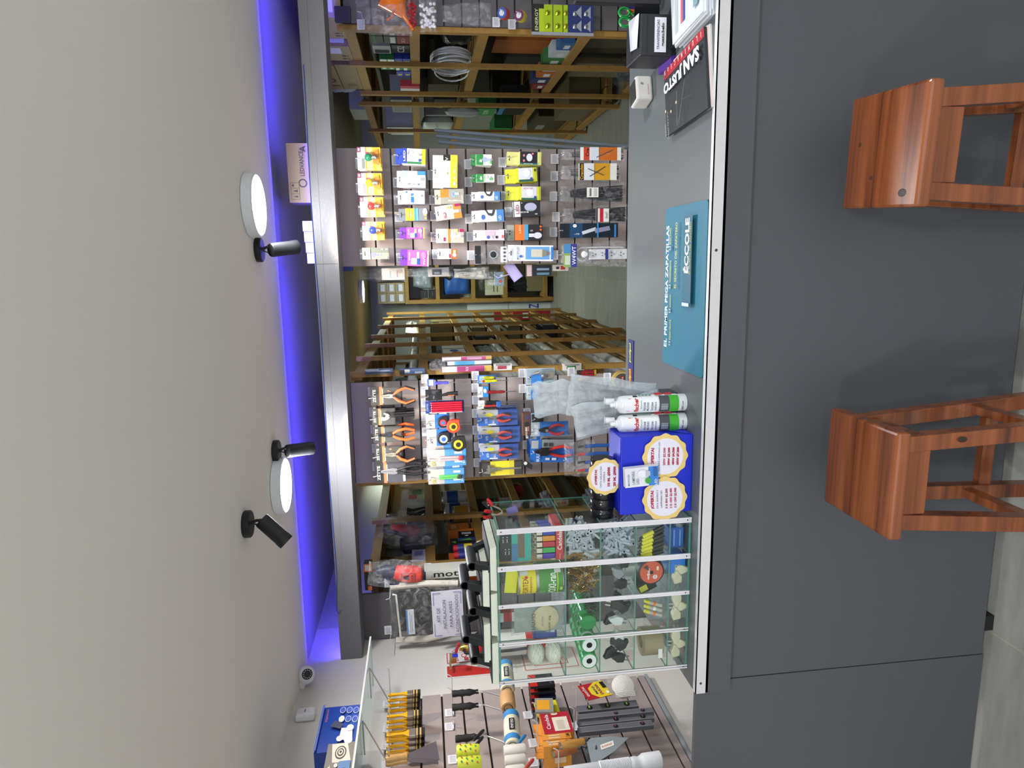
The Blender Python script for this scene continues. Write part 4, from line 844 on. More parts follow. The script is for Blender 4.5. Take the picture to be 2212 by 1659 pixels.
for v in (.05, .2): f.poly([(.12, v), (.5, v), (.3, v + .1)], '9aa0b0').poly([(.55, v), (.95, v), (.75, v + .1)], '9aa0b0')
m.obj('card', t)
for r_, v in enumerate((.74, .58, .45, .3, .12)):
    for u in (.3, .72):
        M().lathe([(.013, 0), (.014, .004), (.01, .008), (.001, .009)], ('b8c43am', 'a9acb4m')[r_ > 2], o=(-w_ / 2 + u * w_, 0, -h * (1 - v)), ax=(0, -1, 0), n=20).obj('cell', t, sm=True)
# ---------------------------------------------------------------- goods on the shelves
def goods(label, cat, x0, x1, y0, y1, z0, z1, col, spec='', side=-1, name='carton', group=None, bev=.002, rz=0):
    """a box; printing on the face turned to the aisle (side -1: faces -x, +1: faces +x, 0: faces the counter)"""
    cx, cy = (x0 + x1) / 2, (y0 + y1) / 2
    m = M().b(x0 - cx, x1 - cx, y0 - cy, y1 - cy, 0, z1 - z0, col)
    if side < 0: f = Face(m, (x0 - cx, y1 - cy, 0), (0, y0 - y1, 0), (0, 0, z1 - z0))
    elif side > 0: f = Face(m, (x1 - cx, y0 - cy, 0), (0, y1 - y0, 0), (0, 0, z1 - z0))
    else: f = Face(m, (x0 - cx, y0 - cy, 0), (x1 - x0, 0, 0), (0, 0, z1 - z0))
    if spec: f.spec(spec)
    if side: Face(m, (x0 - cx, y0 - cy, 0), (x1 - x0, 0, 0), (0, 0, z1 - z0)).spec('r .1 .2 .6 .8 ' + ('e6e8ea' if col in KR else 'd8d8d8'))if col in KR else None
    o = m.obj(name, loc=(cx, cy, z0), rz=rz)
    return tag(o, label, cat, group)
KR = ('9a8358', 'a08a60', '8d7a52', 'b09a70')
LV = 'e .42 .45 .09 .26 2c2a26;e .42 .45 .05 .14 9a8358;t .7 .45 .36 .2 2c2a26 LEDVANCE;r .06 .1 .2 .5 7c6a46;r .075 .13 .125 .46 9a8358;r .135 .13 .185 .46 9a8358'
G1 = 'cartons on top of the right shelf run'
goods('upper brown carton with ring emblem on top of the right shelf run', 'carton', 1.30, 1.58, 4.98, 5.62, 2.285, 2.42, '9a8358', LV, group=G1)
goods('lower brown carton under the ring emblem carton', 'carton', 1.30, 1.6, 4.95, 5.6, 2.142, 2.28, '8d7a52', 'r .06 .2 .25 .7 6c5a38;r .08 .25 .15 .65 8d7a52', group=G1)
goods('small brown carton with white label, upper of two', 'carton', 1.32, 1.5, 4.56, 4.76, 2.29, 2.40, 'a08a60', 'r .2 .3 .8 .9 e4e6e8', group=G1)
goods('small brown carton with arrows, under another small carton', 'carton', 1.30, 1.5, 4.55, 4.85, 2.142, 2.285, 'a08a60', 'r .5 .4 .9 .95 e4e6e8;t .25 .3 .3 .3 3a3226 !!', group=G1)
goods('carton with flat white top nearest the header beam', 'carton', 1.33, 1.6, 4.14, 4.5, 2.142, 2.36, 'b09a70', 'r .0 .5 .6 1 d8dadc;t .2 .2 .2 .2 3a3226 !!', group=G1)
o = M().pouch(.2, .26, .16, 'b9c2bc', 31, pinch=0).obj('sack', sm=True, loc=(1.42, 5.85, 2.45), rz=1.2); tag(o, 'pale plastic sack on top at the end of the first shelf run', 'sack')
goods('pale carton with open flap on the second right run', 'carton', 1.34, 1.5, 6.5, 6.95, 2.192, 2.33, 'c6cfb8', '', group=None)
G2 = 'small boxes on the upper right shelf'
k = 0
for y in (4.32, 4.47):
    for z, c, s in ((1.777, '8f1f2a', 't .5 .5 .6 .3 e8c8c8 SICA'), (1.855, '3c3f44', 'r .1 .1 .9 .5 e4e4ea'), (1.935, '2b2f30', 'r .0 .6 1 .8 2f6a48')):
        k += 1; goods(('red', 'dark', 'green striped')[(k - 1) % 3] + ' breaker box in the ' + ('nearer', 'farther')[y > 4.4] + ' stack on the upper right shelf', 'box', 1.34, 1.46, y, y + .14, z, z + .075, c, s, group=G2, name='small_box')
for i, (y, c, s, l) in enumerate(((4.64, '2a2c33', 't .5 .5 .8 .4 d4d4dc C32', 'grey labelled breaker'), (4.66, 'a9acb4', 'r .1 .1 .5 .9 3a3a44', 'silver pack'))):
    goods(l + ' box by the first shelf post', 'box', 1.34, 1.44, y, y + .16, 1.777 + .12 * i, 1.89 + .12 * i, c, s, group=G2, name='small_box')
goods('dark round logo box at the back of the upper right shelf', 'box', 1.6, 1.8, 4.5, 4.82, 1.777, 2.05, '1d2420', 'e .2 .5 .16 .3 b9c2b4;e .2 .5 .12 .24 1d2420')
k = 0
for z in (1.777, 1.83):
    for y, c, s, l in ((4.93, '2b3fae', 'r .1 .2 .6 .8 c4b83a', 'blue'), (5.08, '2e8a4c', 'r 0 .5 1 1 e4ece4', 'green and white'), (5.24, '3346b4', 'r .2 .2 .5 .8 c9b83a', 'deep blue')):
        k += 1; goods(l + ' lamp box, ' + ('lower', 'upper')[z > 1.8] + ' layer on the upper right shelf past the post', 'box', 1.34, 1.46, y, y + .13, z, z + .05, c, s, group=G2, name='small_box')
for i, z in enumerate((1.885, 1.935)): goods('green and white lamp box standing on the blue boxes, ' + ('lower', 'upper')[i], 'box', 1.34, 1.46, 4.95, 5.2, z, z + .048, '3a8f55', 'r .4 0 1 .9 e6eee6;e .2 .5 .1 .3 e6f0e0', group=G2, name='small_box')
goods('red and clear packet hanging over the rail', 'packet', 1.285, 1.33, 5.42, 5.56, 1.72, 1.86, 'b8324a', 'r .0 .0 .5 1 d4cfd6', name='packet')
goods('grey box on the second right run', 'box', 1.36, 1.56, 6.2, 6.7, 1.785, 1.96, '9fa4a0', 'r .1 .1 .9 .9 8c9290')
# cables and bags
def coil_of(label, c, r, z, n, col, axis=0, kind='cable coil', tr=.006, seed=1, sy=1.0):
    t = M(); rn = random.Random(seed)
    for i in range(n):
        rr = r * (1 - .06 * rn.random()); off = (rn.random() - .5) * .07; ph = rn.random() * 6
        pts = [(off + .008 * math.sin(ph + a), rr * sy * math.cos(a), rr * math.sin(a) * .55) for a in [j * PI / 9 for j in range(19)]]
        t.tube(pts, tr, col, 5, caps=False)
    o = t.obj('cable_coil', sm=True, loc=(c[0], c[1], z)); tag(o, label, kind); return o
coil_of('coiled white cables hanging on the middle right shelf', (1.36, 5.18), .22, 1.49, 9, 'dadce0', seed=3)
coil_of('long white cable bundle spilling from the middle right shelf', (1.34, 4.98), .26, 1.50, 8, 'd4d6da', seed=5, sy=.8)
o = M().pouch(.22, .2, .12, '15161ak', 41, pinch=0).obj('foil_bag', sm=True, loc=(1.38, 4.5, 1.59), rz=1.4); tag(o, 'shiny black plastic bag on the middle right shelf', 'bag')
o = M().pouch(.14, .12, .1, 'c6ccd0c', 42, pinch=0).obj('plastic_bag', sm=True, loc=(1.38, 4.3, 1.5), rz=1.4); tag(o, 'small clear crumpled bag beside the shiny black bag', 'bag')
o = M().pouch(.12, .3, .08, 'b9bec4k', 43, pinch=0).obj('foil_bag', sm=True, loc=(1.3, 6.35, 1.5), rz=1.4); tag(o, 'long silver bag hanging over the second right run', 'bag')
G3 = 'boxes on the lower right shelf'
for i in range(4): goods(('first', 'second', 'third', 'fourth')[i] + ' navy box standing in the row on the lower right shelf', 'box', 1.5, 1.7, 4.4 + i * .13, 4.52 + i * .13, .767, 1.16 - .02 * i, '16203f', 't .5 .6 .3 .5 9aa4c4 LED;r .1 .1 .3 .3 3a50a0', group=G3, name='tall_box')
goods('pale tall box standing behind the navy boxes', 'box', 1.72, 1.84, 4.3, 4.9, .767, 1.24, '7f868a', 'r .1 .1 .9 .9 6d7478')
goods('orange backed box beside the navy boxes', 'box', 1.48, 1.52, 4.95, 5.25, .767, 1.2, 'a8622c')
o = M().pouch(.2, .26, .12, '8c1c30k', 44, pinch=.3).obj('bag', sm=True, loc=(1.38, 4.34, 1.04), rz=1.4); tag(o, 'dark red shiny bag on the lower right shelf', 'bag')
for i in range(7):
    c = ('3a6aa0', 'c8d0d4', '3f7f4a', 'b9c6cc', 'b86a30', '2b3a6a', '8a2a34')[i]
    goods(('blue', 'pale', 'green', 'silver', 'orange', 'indigo', 'maroon')[i] + ' small pack at the front edge of the lower right shelf', 'pack', 1.31, 1.38, 4.42 + i * .165, 4.56 + i * .165, .767, .86 + .02 * (i % 3), c, 'r .2 .2 .7 .6 dfe3e6', group='small packs along the edge of the lower right shelf', name='small_pack')
goods('large dark carton standing on the bottom right shelf', 'carton', 1.45, 1.55, 4.35, 5.1, .12, .66, '5c5444', '')
goods('leaning brown carton on the bottom right shelf', 'carton', 1.38, 1.42, 5.1, 5.45, .12, .6, '6d6248', 'r .6 .3 .8 .5 cfd4d0')
o = M().pouch(.34, .3, .2, '8c9496c', 46, pinch=.2).obj('plastic_bag', sm=True, loc=(1.30, 5.0, .36), rz=1.5); tag(o, 'clear bag with a dark box at the foot of the right shelf', 'bag')
goods('dark box inside the clear bag at the foot of the right shelf', 'box', 1.27, 1.33, 4.88, 5.12, .13, .3, '2c3236', 'r .2 .2 .6 .6 8d9496')
goods('green box on the lower shelf of the second right run', 'box', 1.36, 1.5, 6.5, 6.8, 1.03, 1.19, '3c8f52', 't .5 .5 .6 .3 cfe4cf COPA', name='small_box')
goods('black and blue box beside the green box', 'box', 1.36, 1.52, 6.3, 6.75, .767, 1.0, '15181c', 'r .0 .8 1 1 3a7fae')
goods('brown low carton on the bottom of the second right run', 'carton', 1.36, 1.7, 6.3, 7.0, .12, .4, '6a6048', '')
goods('green flat box far down the second right run', 'box', 1.36, 1.5, 7.4, 7.9, .767, .95, '2f7a48', '', name='small_box')
for i in range(6):
    y = 7.42 + i * .07
    goods('white sheet packet in the row of packets on the second right run, ' + ('first', 'second', 'third', 'fourth', 'fifth', 'sixth')[i], 'packet', 1.36, 1.6, y, y + .05, 1.785, 2.05 - .03 * (i % 2), 'dfe6e0', '', group='white packets on the second right run', name='packet')
o = M().pouch(.3, .34, .16, 'ccd6d2', 48, pinch=0).obj('sack', sm=True, loc=(1.45, 7.7, 1.70), rz=1.5); tag(o, 'white sack with teal and blue print on the second right run', 'sack')
for i in range(3):
    a, b = P(943, 294, Y=4.44), P(1238, 319, Y=4.3); sh = Vector((.034 * (1 - i), .0, .012 * (1 - i))); e = b + (b - a) * ((0 - b.z + .02) / (b.z - a.z))
    tag(M().tube([a + sh, e + sh], .0125, '8c979f', 12).obj('conduit_pipe', sm=True), 'grey pipe leaning behind the lamp panel, ' + ('highest', 'middle', 'lowest')[i] + ' of three', 'pipe', 'grey pipes leaning behind the lamp panel')
for i, (y0_, y1_, z0_, hh, c_, l) in enumerate(((4.22, 4.6, 1.377, .1, '17181a', 'black flat box at the near end of the middle right shelf'), (5.3, 5.62, 1.377, .22, '24211c', 'dark carton at the far end of the middle right shelf'),
        (5.15, 5.6, .767, .3, '1a1d26', 'navy black carton at the far end of the lower right shelf'), (4.25, 4.6, .12, .34, '3a3428', 'dark brown carton in the bottom near right bay'), (5.2, 5.6, .12, .4, '2a2a28', 'charcoal carton in the bottom far right bay'),
        (6.25, 6.6, 1.377, .26, '4c4636', 'brown carton on the middle shelf of the second right run'), (6.8, 7.2, 1.377, .2, '2a2c2e', 'dark carton beside it on the second right run'), (7.5, 8.2, 1.377, .28, 'a9b4b0', 'pale carton far along the second right run'),
        (6.9, 7.2, .767, .25, '33302a', 'dark box in the lower second right run'), (7.5, 8.3, .12, .35, '4a4434', 'brown carton in the bottom of the second right run far end'))):
    goods(l, 'carton', 1.5, 1.86, y0_, y1_, z0_, z0_ + hh, c_, 'r .1 .55 .4 .8 8d8f8a' if i % 3 == 0 else '')
# dark boards added to give the shade inside the shelf runs
for lab, x0_, x1_, y0_, y1_, z1_ in (('dark brown back board of the nearer right shelf run', 1.932, 1.945, 4.15, 6.08, 2.05), ('dark brown back board of the farther right shelf run', 1.932, 1.945, 6.1, 8.52, 2.1), ('dark back board inside the left shelf run', -1.285, -1.272, 4.9, 8.72, 2.0)):
    tag(M().b(x0_, x1_, y0_, y1_, 0, z1_, '2c2018').obj('shade_board'), lab, 'board')
# ---- left run
LP = 'white pipes on the left shelf run'
n = 0
for z, xs, y0, y1, r in ((1.802, (-.70, -.76), 4.05, 6.4, .033), (1.132, (-.70, -.745, -.79), 4.3, 6.6, .026), (.772, (-.69, -.74, -.79), 4.1, 6.2, .03), (.412, (-.70, -.75), 4.1, 5.9, .03), (1.452, (-.80, -.84, -.88), 5.0, 6.9, .02)):
    for i, xx in enumerate(xs):
        n += 1
        tag(M().tube([(xx, y0 + .05 * i, z + r), (xx, y1, z + r)], r, 'cfd3cc', 14).obj('conduit_pipe', sm=True), 'white pipe, %s from the aisle, %s of the left run' % (('first', 'second', 'third')[i], {1.802: 'upper shelf', 1.452: 'third shelf', 1.132: 'middle shelf', .772: 'fifth shelf', .412: 'lowest filled shelf'}[z]), 'pipe', LP)
def sack(label, px, X, wd, ht, dp, col, seed, zs, cat='bag', name='plastic_bag', rz=1.55, pinch=.15):
    c = P(px[0], px[1], X=X)
    o = M().pouch(wd, ht, dp, col, seed, pinch=pinch, cr=.02).obj(name, sm=True, loc=(X - .03 - dp / 2, c.y, zs + ht + .012), rz=rz); tag(o, label, cat); return o
sack('long clear wrapped pipe bundle end at middle height of the left run', (1035, 745), -.70, .8, .2, .16, 'd6dcd8f', 51, 1.132)
sack('big clear bag of pipes on the second lowest visible shelf of the left run', (1120, 765), -.70, .9, .26, .18, 'd0d4ccf', 52, .772)
sack('white plastic bag bulging at the front of the middle left shelf', (1085, 782), -.68, .26, .2, .14, 'd4d2d2', 53, 1.132)
sack('cream plastic bag of fittings below the middle left shelf', (1195, 738), -.69, .6, .22, .16, 'c9c4b2c', 54, .772)
sack('white wrapped bundle at the far end of the upper left shelf', (840, 694), -.70, .9, .16, .14, 'd9ddd8', 55, 1.802)
sack('pale plastic bag on the far upper left shelf', (930, 690), -.70, .8, .2, .16, 'c6ccc6', 56, 1.452)
sack('black and white labelled bag near the floor of the left run', (1285, 755), -.68, .5, .2, .14, 'c9c6bc', 57, .412)
sack('clear crumpled bag near the floor at the front of the left run', (1272, 780), -.67, .3, .22, .16, 'd6d8d8f', 58, .412)
goods('white papers with orange print stacked on the left run', 'papers', -.84, -.66, 4.85, 5.5, 1.452, 1.62, 'dfe2de', 'e .3 .4 .1 .25 d8703a;e .5 .5 .1 .2 3a62a8', side=1, name='paper_stack')
goods('blue and grey folded packet behind the white papers', 'packet', -.86, -.7, 5.55, 5.9, 1.452, 1.66, '6c7480', 'r .3 .3 .7 .8 3a62a8', side=1, name='packet')
goods('brown cardboard box on the far upper left shelf', 'carton', -.95, -.66, 7.3, 8.1, 1.452, 1.68, '8d8058', 'r .4 .6 .6 .9 4a432c', side=1)
goods('brown low carton on the far middle left shelf', 'carton', -.95, -.66, 6.95, 7.7, 1.132, 1.27, '8d8462', '', side=1)
goods('black box beside the carton on the far middle left shelf', 'box', -.9, -.66, 6.1, 6.4, 1.132, 1.3, '1c1e1e', 'r .0 .5 .3 1 3a4f9c', side=1)
goods('brown box with papers on the far lower left shelf', 'carton', -.9, -.65, 6.95, 7.7, .772, .9, '857c5a', 'r .3 .5 .7 .9 c9ccc4', side=1)
goods('dark striped box on the far lower left shelf', 'box', -.9, -.65, 6.9, 7.3, .412, .55, '353a44', 'r .2 .2 .3 .8 b9bcc4;r .5 .2 .6 .8 b9bcc4', side=1)
goods('light wooden crate on the lowest left shelf', 'crate', -.95, -.68, 5.3, 6.1, .082, .3, 'b9b6a4', 'r .0 .45 1 .5 8c8a78', side=1, name='crate')
for i, y in enumerate((4.25, 4.42, 4.9)):
    m = M().lathe([(.001, 0), (.085, 0), (.085, .02), (.03, .022), (.03, .07), (.085, .072), (.085, .09), (.001, .09)], '55585c', ax=(-1, 0, 0), n=28)
    tag(m.obj('cable_reel', sm=True, loc=(-.78, y, 1.90)), 'grey reel standing on the top inner left shelf, ' + ('nearest', 'second', 'farthest'), 'reel', 'grey reels on the left run') if False else tag(m.obj('cable_reel', sm=True, loc=(-.82, y, 1.888)), 'grey cable reel on the upper left shelf, ' + ('nearest the counter', 'middle one', 'farthest one')[i], 'reel', 'grey reels on the left run')
# ---- far pigeonholes
GF = 'cartons on top of the far shelf'
for i in range(2):
    for j in range(3):
        x0 = P(860, 634 + i * 22, Y=9.1).x; z0 = 1.985 + j * .115
        goods('brown carton with white label, ' + ('bottom', 'middle', 'top')[j] + ' of the ' + ('right', 'left')[i] + ' stack on the far shelf', 'carton', x0 + .003, x0 + .138, 9.11, 9.4, z0, z0 + .112, 'a0906a', 'r .2 .2 .85 .8 dfe3e8;r .2 .68 .85 .8 5a6cae', side=0, group=GF)
o = M().pouch(.3, .26, .2, '9aa6b0k', 61, pinch=.3).obj('bag', sm=True, loc=(-.2, 9.25, 1.87)); tag(o, 'silvery bag of small parts in the top far pigeonhole', 'bag')
for i in range(2): goods(('left', 'right')[i] + ' small black case in the top far pigeonhole', 'case', -.46 + i * .001, -.36, 9.2, 9.35, 1.582 + i * .1, 1.675 + i * .1, '17191b', 'r .2 .4 .8 .5 4a4d50', side=0, name='case')
o = M().pouch(.34, .36, .22, '2f5fae', 62, pinch=0).obj('chip_bag', sm=True, loc=(-.25, 9.25, 1.47)); tag(o, 'blue bag with dark tapered top in the second far pigeonhole', 'bag')
m = M().lathe([(.02, 0), (.025, .06), (.1, .2), (.1, .21)], '6c6a5cm', o=(-.1, 9.2, 1.57), ax=(-.3, 0, -1), n=24); tag(m.obj('metal_funnel', sm=True), 'metal cone lamp shade in the second far pigeonhole', 'lamp shade')
o = M().pouch(.3, .3, .2, 'a9b4b4c', 63, pinch=0).obj('plastic_bag', sm=True, loc=(-.25, 9.25, 1.05)); tag(o, 'clear bag in the third far pigeonhole', 'bag')
goods('white papers leaning in the third far pigeonhole', 'papers', -.44, -.24, 9.18, 9.3, .682, .92, 'd6d8bc', 'r .2 .3 .6 .35 5a5a50;r .2 .5 .7 .55 5a5a50', side=0, name='paper_stack')
o = M().pouch(.2, .3, .12, '22282ak', 64, pinch=.2).obj('bag', sm=True, loc=(-.32, 9.25, .62)); tag(o, 'black bag in the lowest far pigeonhole', 'bag')
goods('tall brown carton at the foot of the far shelf', 'carton', -.4, .02, 9.2, 9.4, .142, .36, '8a8060', '', side=0)
goods('smaller brown carton beside the tall carton at the far shelf foot', 'carton', -.2, .05, 8.9, 9.1, .0, .24, '938a68', '', side=0)
goods('white boxed banner with blue letter leaning at the far wall', 'banner', -.66, -.57, 9.42, 9.5, 0, 1.15, 'dfe4ea', 't .5 .2 .7 .12 2b4fae Z;r .0 .5 1 .52 b9c4cc', side=0, name='banner_box')
goods('red tall box with yellow letters at the far wall', 'box', -.8, -.68, 9.4, 9.5, 0, .78, 'a82430', 't .5 .7 .8 .06 e8c83a HONG;r .2 .4 .8 .5 e4e4e4', side=0, name='tall_box')
# ---------------------------------------------------------------- cartons on the header beam
t = goods('large carton with ring emblem, tinted violet, on top of the header beam', 'carton', .300, .579, 3.574, 3.77, 2.242, 2.385, '94806a', 'e .33 .52 .075 .15 3a3048;e .33 .52 .05 .1 94806a;t .66 .52 .42 .15 2f283c LEDVANCE;r .05 .64 .34 .93 6a5a4c;r .06 .66 .145 .91 94806a;r .155 .66 .24 .91 94806a;r .25 .66 .33 .91 94806a;p 3a3048 .08 .7 .12 .7 .1 .86;p 3a3048 .17 .7 .22 .7 .195 .86;p 3a3048 .26 .82 .32 .82 .29 .9;t .9 .46 .1 .2 3a3048 A', side=0)
for i in range(4):
    x1 = .213 - i * .0525
    goods('small white lamp box on the header beam, ' + ('rightmost', 'second from right', 'second from left', 'leftmost')[i] + ' of four', 'lamp box', x1 - .05, x1, 3.6, 3.66, 2.242, 2.336 - .004 * i, 'e2e4ec', 'bulb .5 .5 .5 b9bcd0;r .6 .1 .9 .3 6a6fb0', side=0, name='lamp_box', group='small white lamp boxes on the header beam')
# ---------------------------------------------------------------- left wall run goods
WL = -1.85
def wgoods(label, cat, px, zb, dp, col, spec='', name='box', group=None, X=-1.86):
    """px = (x_top, y_right, y_left): the top edge and the two upright edges as seen, standing on the shelf at zb"""
    a, b = P(px[0], px[1], X=X), P(px[0], px[2], X=X)
    y1, y0 = max(a.y, b.y), min(a.y, b.y); z1 = P(px[0], (px[1] + px[2]) / 2, X=X).z
    return goods(label, cat, X - dp, X, y0, y1, zb, max(z1, zb + .02), col, spec, side=1, name=name, group=group)
def can(label, y, z, r, h, col, bands, cat='paint can', X=-1.93, name='paint_can', group='cans on the left wall run', cap=None):
    t = thing(name, label, cat, (X, y, z), group=group)
    m = M().lathe([(.001, 0), (r, 0), (r, h), (r * .96, h + .003), (.001, h + .003)], col, n=28)
    for a, b, c in bands: m.lathe([(r * 1.004, h * a), (r * 1.004, h * b)], c, n=28)
    m.obj('body', t, sm=True)
    if cap: M().lathe([(r * .8, h), (r * .75, h + .03), (.001, h + .032)], cap, n=20).obj('cap', t, sm=True)
    else: M().lathe([(r * 1.02, h - .006), (r * 1.02, h + .004), (r * .93, h + .004), (r * .9, h - .004)], 'b4b4acm', n=28).obj('rim', t, sm=True)
    return t
can('white and blue paint tub, farther one on the left wall run', 5.42, 1.462, .075, .2, 'd6d4c4', [(.35, .8, '2b5a9c')])
can('white and blue paint tub, nearer one on the left wall run', 5.13, 1.462, .075, .19, 'cfcdbd', [(.35, .8, '2a4c84')])
can('yellow and grey paint can in front of the tubs', 5.0, 1.462, .065, .13, 'c4c4bc', [(.1, .9, 'b89020')], X=-1.9)
goods('grey flat panel leaning on the upper left wall shelf', 'panel', -2.12, -2.1, 4.95, 5.7, 1.802, 2.1, 'a9a696', '', side=1, name='grey_sheet')
m = M()
for i in range(14): m.tube([(-1.93 + (i % 5) * .016, 4.86 + i * .022, 1.802), (-1.93 + (i % 4) * .02, 4.85 + i * .024, 1.94)], .01, '35302e', 6)
tag(m.obj('brush_bundle', sm=True), 'dark bundled brushes standing on the upper left wall shelf', 'brushes', kind='stuff')
o = M().pouch(.3, .2, .14, 'c4b8b0c', 71, pinch=.1).obj('plastic_bag', sm=True, loc=(-1.92, 5.45, 2.0), rz=1.57); tag(o, 'clear bag with red and green boxes on the upper left wall shelf', 'bag')
goods('red and green box inside the clear bag', 'box', -1.98, -1.88, 5.35, 5.6, 1.802, 1.93, 'b9c4b0', 'r 0 .5 .4 1 b8303a;r .45 .2 .9 .8 4f8a5a', side=1)
# power tools hanging in bags
t = thing('power_tool', 'red and black power tool with side handle hanging in the left wall run', 'power tool', P(843, 1142, X=-1.82), rot=(0, .2, 0))
M().tube([(0, 0, -.0), (0, 0, -.16), (0, .0, -.2)], [.035, .042, .03], 'c8262c', 14).obj('body', t, sm=True)
M().tube([(0, 0, .05), (0, 0, .0)], [.028, .036], '17181c', 14).tube([(0, -.03, .02), (.01, -.09, -.05), (.0, -.1, -.12)], .013, '17181c').obj('handle', t, sm=True)
o = M().pouch(.26, .34, .18, 'd4d6d6c', 72, pinch=0).obj('clear_bag', t, sm=True)
o.location = (0, 0, .08); o.rotation_euler = (0, 0, 1.4)
m = M().prism([(-.07, 0), (.05, .03), (.05, -.1), (.12, -.16), (.09, -.22), (-.06, -.2)], -.04, .04, '1c2026', ax='x')
tag(m.obj('work_boot', bev=.015, sm=True, loc=P(872, 1178, X=-1.86)), 'black boot shaped tool bag on the upper left wall shelf', 'boot')
o = M().pouch(.26, .24, .16, 'dadcdcc', 73, pinch=0).obj('plastic_bag', sm=True, loc=P(866, 1160, X=-1.8), rz=1.5); tag(o, 'clear plastic box bag beside the black boot', 'bag')
q = P(893, 1196, X=-1.86); goods('small white labelled box beside the red power tool', 'box', -1.95, -1.86, q.y - .06, q.y + .06, 1.802, 1.89, 'dcdcdc', 'r .2 .2 .8 .8 9aa0c0', side=1)
# boxes on the second shelf
G5 = 'small boxes on the middle left wall shelf'
for i, (y, z, dy, dz, c, s, l) in enumerate((
    (4.68, 1.462, .12, .10, 'c8742a', 'r .1 .1 .9 .3 3a2a1c', 'orange box, far left group'), (4.68, 1.564, .12, .08, 'b9661f', 'r .2 .2 .8 .7 d8a060', 'orange box standing on another'),
    (4.53, 1.462, .12, .11, '141518', 'e .3 .5 .08 .12 dce4e4;r .5 .2 .8 .8 c9ccd0', 'black box with white dots'), (4.42, 1.462, .1, .12, '2c4a9a', 'r 0 .0 .5 1 1a1c1f;p 6ab83a .5 .2 .9 .3 .6 .9', 'blue and green box'),
    (4.42, 1.584, .1, .05, '15171a', 'p 6ab83a .1 .2 .5 .3 .4 .9', 'black box with green swirl'), (4.30, 1.462, .11, .12, '6f4fae', 'r .1 .5 .9 .9 cfc6e6;t .5 .7 .6 .2 4a3a7a LORD', 'violet box'),
    (4.17, 1.462, .12, .1, 'c8641c', 'r .1 .2 .4 .8 3a2250;r .5 .2 .9 .8 4a2a58', 'orange box with purple letters'), (4.17, 1.564, .12, .09, 'c45a1c', 'r .1 .3 .9 .6 5a2a50', 'upper orange box with purple letters'),
    (4.04, 1.462, .11, .12, 'bf5a1e', 'e .5 .5 .1 .1 1a1a1a', 'plain orange box by the can'))):
    goods(l + ' on the middle left wall shelf', 'box', -1.98, -1.87, y - dy / 2, y + dy / 2, z, z + dz, c, s, side=1, name='small_box', group=G5)
for i, y in enumerate((4.10, 4.21)):
    can('blue and yellow spray can with red cap, ' + ('nearer', 'farther')[i] + ' of two', y, 1.462, .027, .13, '26307c', [(.3, .7, 'e0cc2e')], X=-1.83, name='spray_can', cat='spray can', cap='c4202c')
q0, q1 = P(920, 1252, Y=3.74), P(1032, 1226, Y=3.74)
goods('long white carton with dark green letters beside the dark slatwall panel', 'carton', q0.x, q1.x, 3.74, 3.84, q1.z, q0.z, 'dedccf', '', side=0, name='long_box')
m = M(); Face(m, (0, 0, 0), (0, 0, q1.z - q0.z), (q1.x - q0.x, 0, 0)).t(.45, .5, .6, .6, '1c2a20', 'mota')
hook('the long white carton', (q0.x + q1.x) / 2, q0.z - .03)
m.obj('lettering', bpy.data.objects['long_box'], loc=(-(q1.x - q0.x) / 2, -.05, q0.z - q1.z))
# lower shelves
can('yellow tape roll with black edge on the lower left wall shelf', 4.98, 1.122, .06, .1, 'c9c22c', [(0, .08, '1a1a1a')], name='tape_roll', cat='tape roll')
can('clear jar with rusty lid on the lower left wall shelf', 5.25, 1.122, .05, .12, '8f9490', [(.75, .95, '7a3a2a')], name='jar', cat='jar')
goods('black box marked 28 on the lower left wall shelf', 'box', -1.95, -1.86, 4.75, 4.92, 1.122, 1.19, '14161a', 't .7 .5 .25 .5 c9c9c9 28', side=1)
goods('dark green striped boxes at the back of the lower left wall shelf', 'box', -2.1, -2.0, 5.1, 5.6, 1.122, 1.38, '24332a', 'r .1 .1 .9 .3 8c948c;r .1 .5 .9 .7 8c948c', side=1)
m = M().lathe([(.05, 0), (.052, .01), (.052, .07), (.05, .08), (.001, .08)], 'a8202c', n=24, ax=(0, -1, 0)).lathe([(.054, -.004), (.054, .006)], 'd8dcdc', n=24, ax=(0, -1, 0))
tag(m.obj('tape_spool', sm=True, loc=(-1.93, 5.6, 1.02)), 'red and white spool at the back of the lower left wall shelf', 'spool')
def pvc(label, y, z, n, seed, X=-1.93):
    t = thing('junction_box', label, 'junction box', (X, y, z), group='grey junction boxes on the left wall run')
    M().b(-.06, .06, -.07, .07, 0, .075, '8b9098').obj('body', t, bev=.012)
    r = random.Random(seed)
    for i in range(n):
        a = Vector((.058, -.05 + i * .05, .04)) if i % 2 else Vector((0, -.04 + i * .04, .07))
        d = Vector((1, 0, 0)) if i % 2 else Vector((0, 0, 1))
        M().lathe([(.018, 0), (.018, .03), (.015, .03), (.014, .004), (.001, .004)], '9aa0a8', o=a, ax=d, n=18).obj('spout', t, sm=True)
for i, (y, z, n) in enumerate(((5.05, .792, 3), (4.86, .792, 4), (5.25, .792, 3), (5.1, .402, 4), (4.92, .402, 3), (5.28, .402, 3))):
    pvc('grey junction box with spouts, ' + ('middle of the upper trio', 'nearest of the upper trio', 'farthest of the upper trio', 'middle of the lower trio', 'nearest of the lower trio', 'farthest of the lower trio')[i], y, z, n, i)
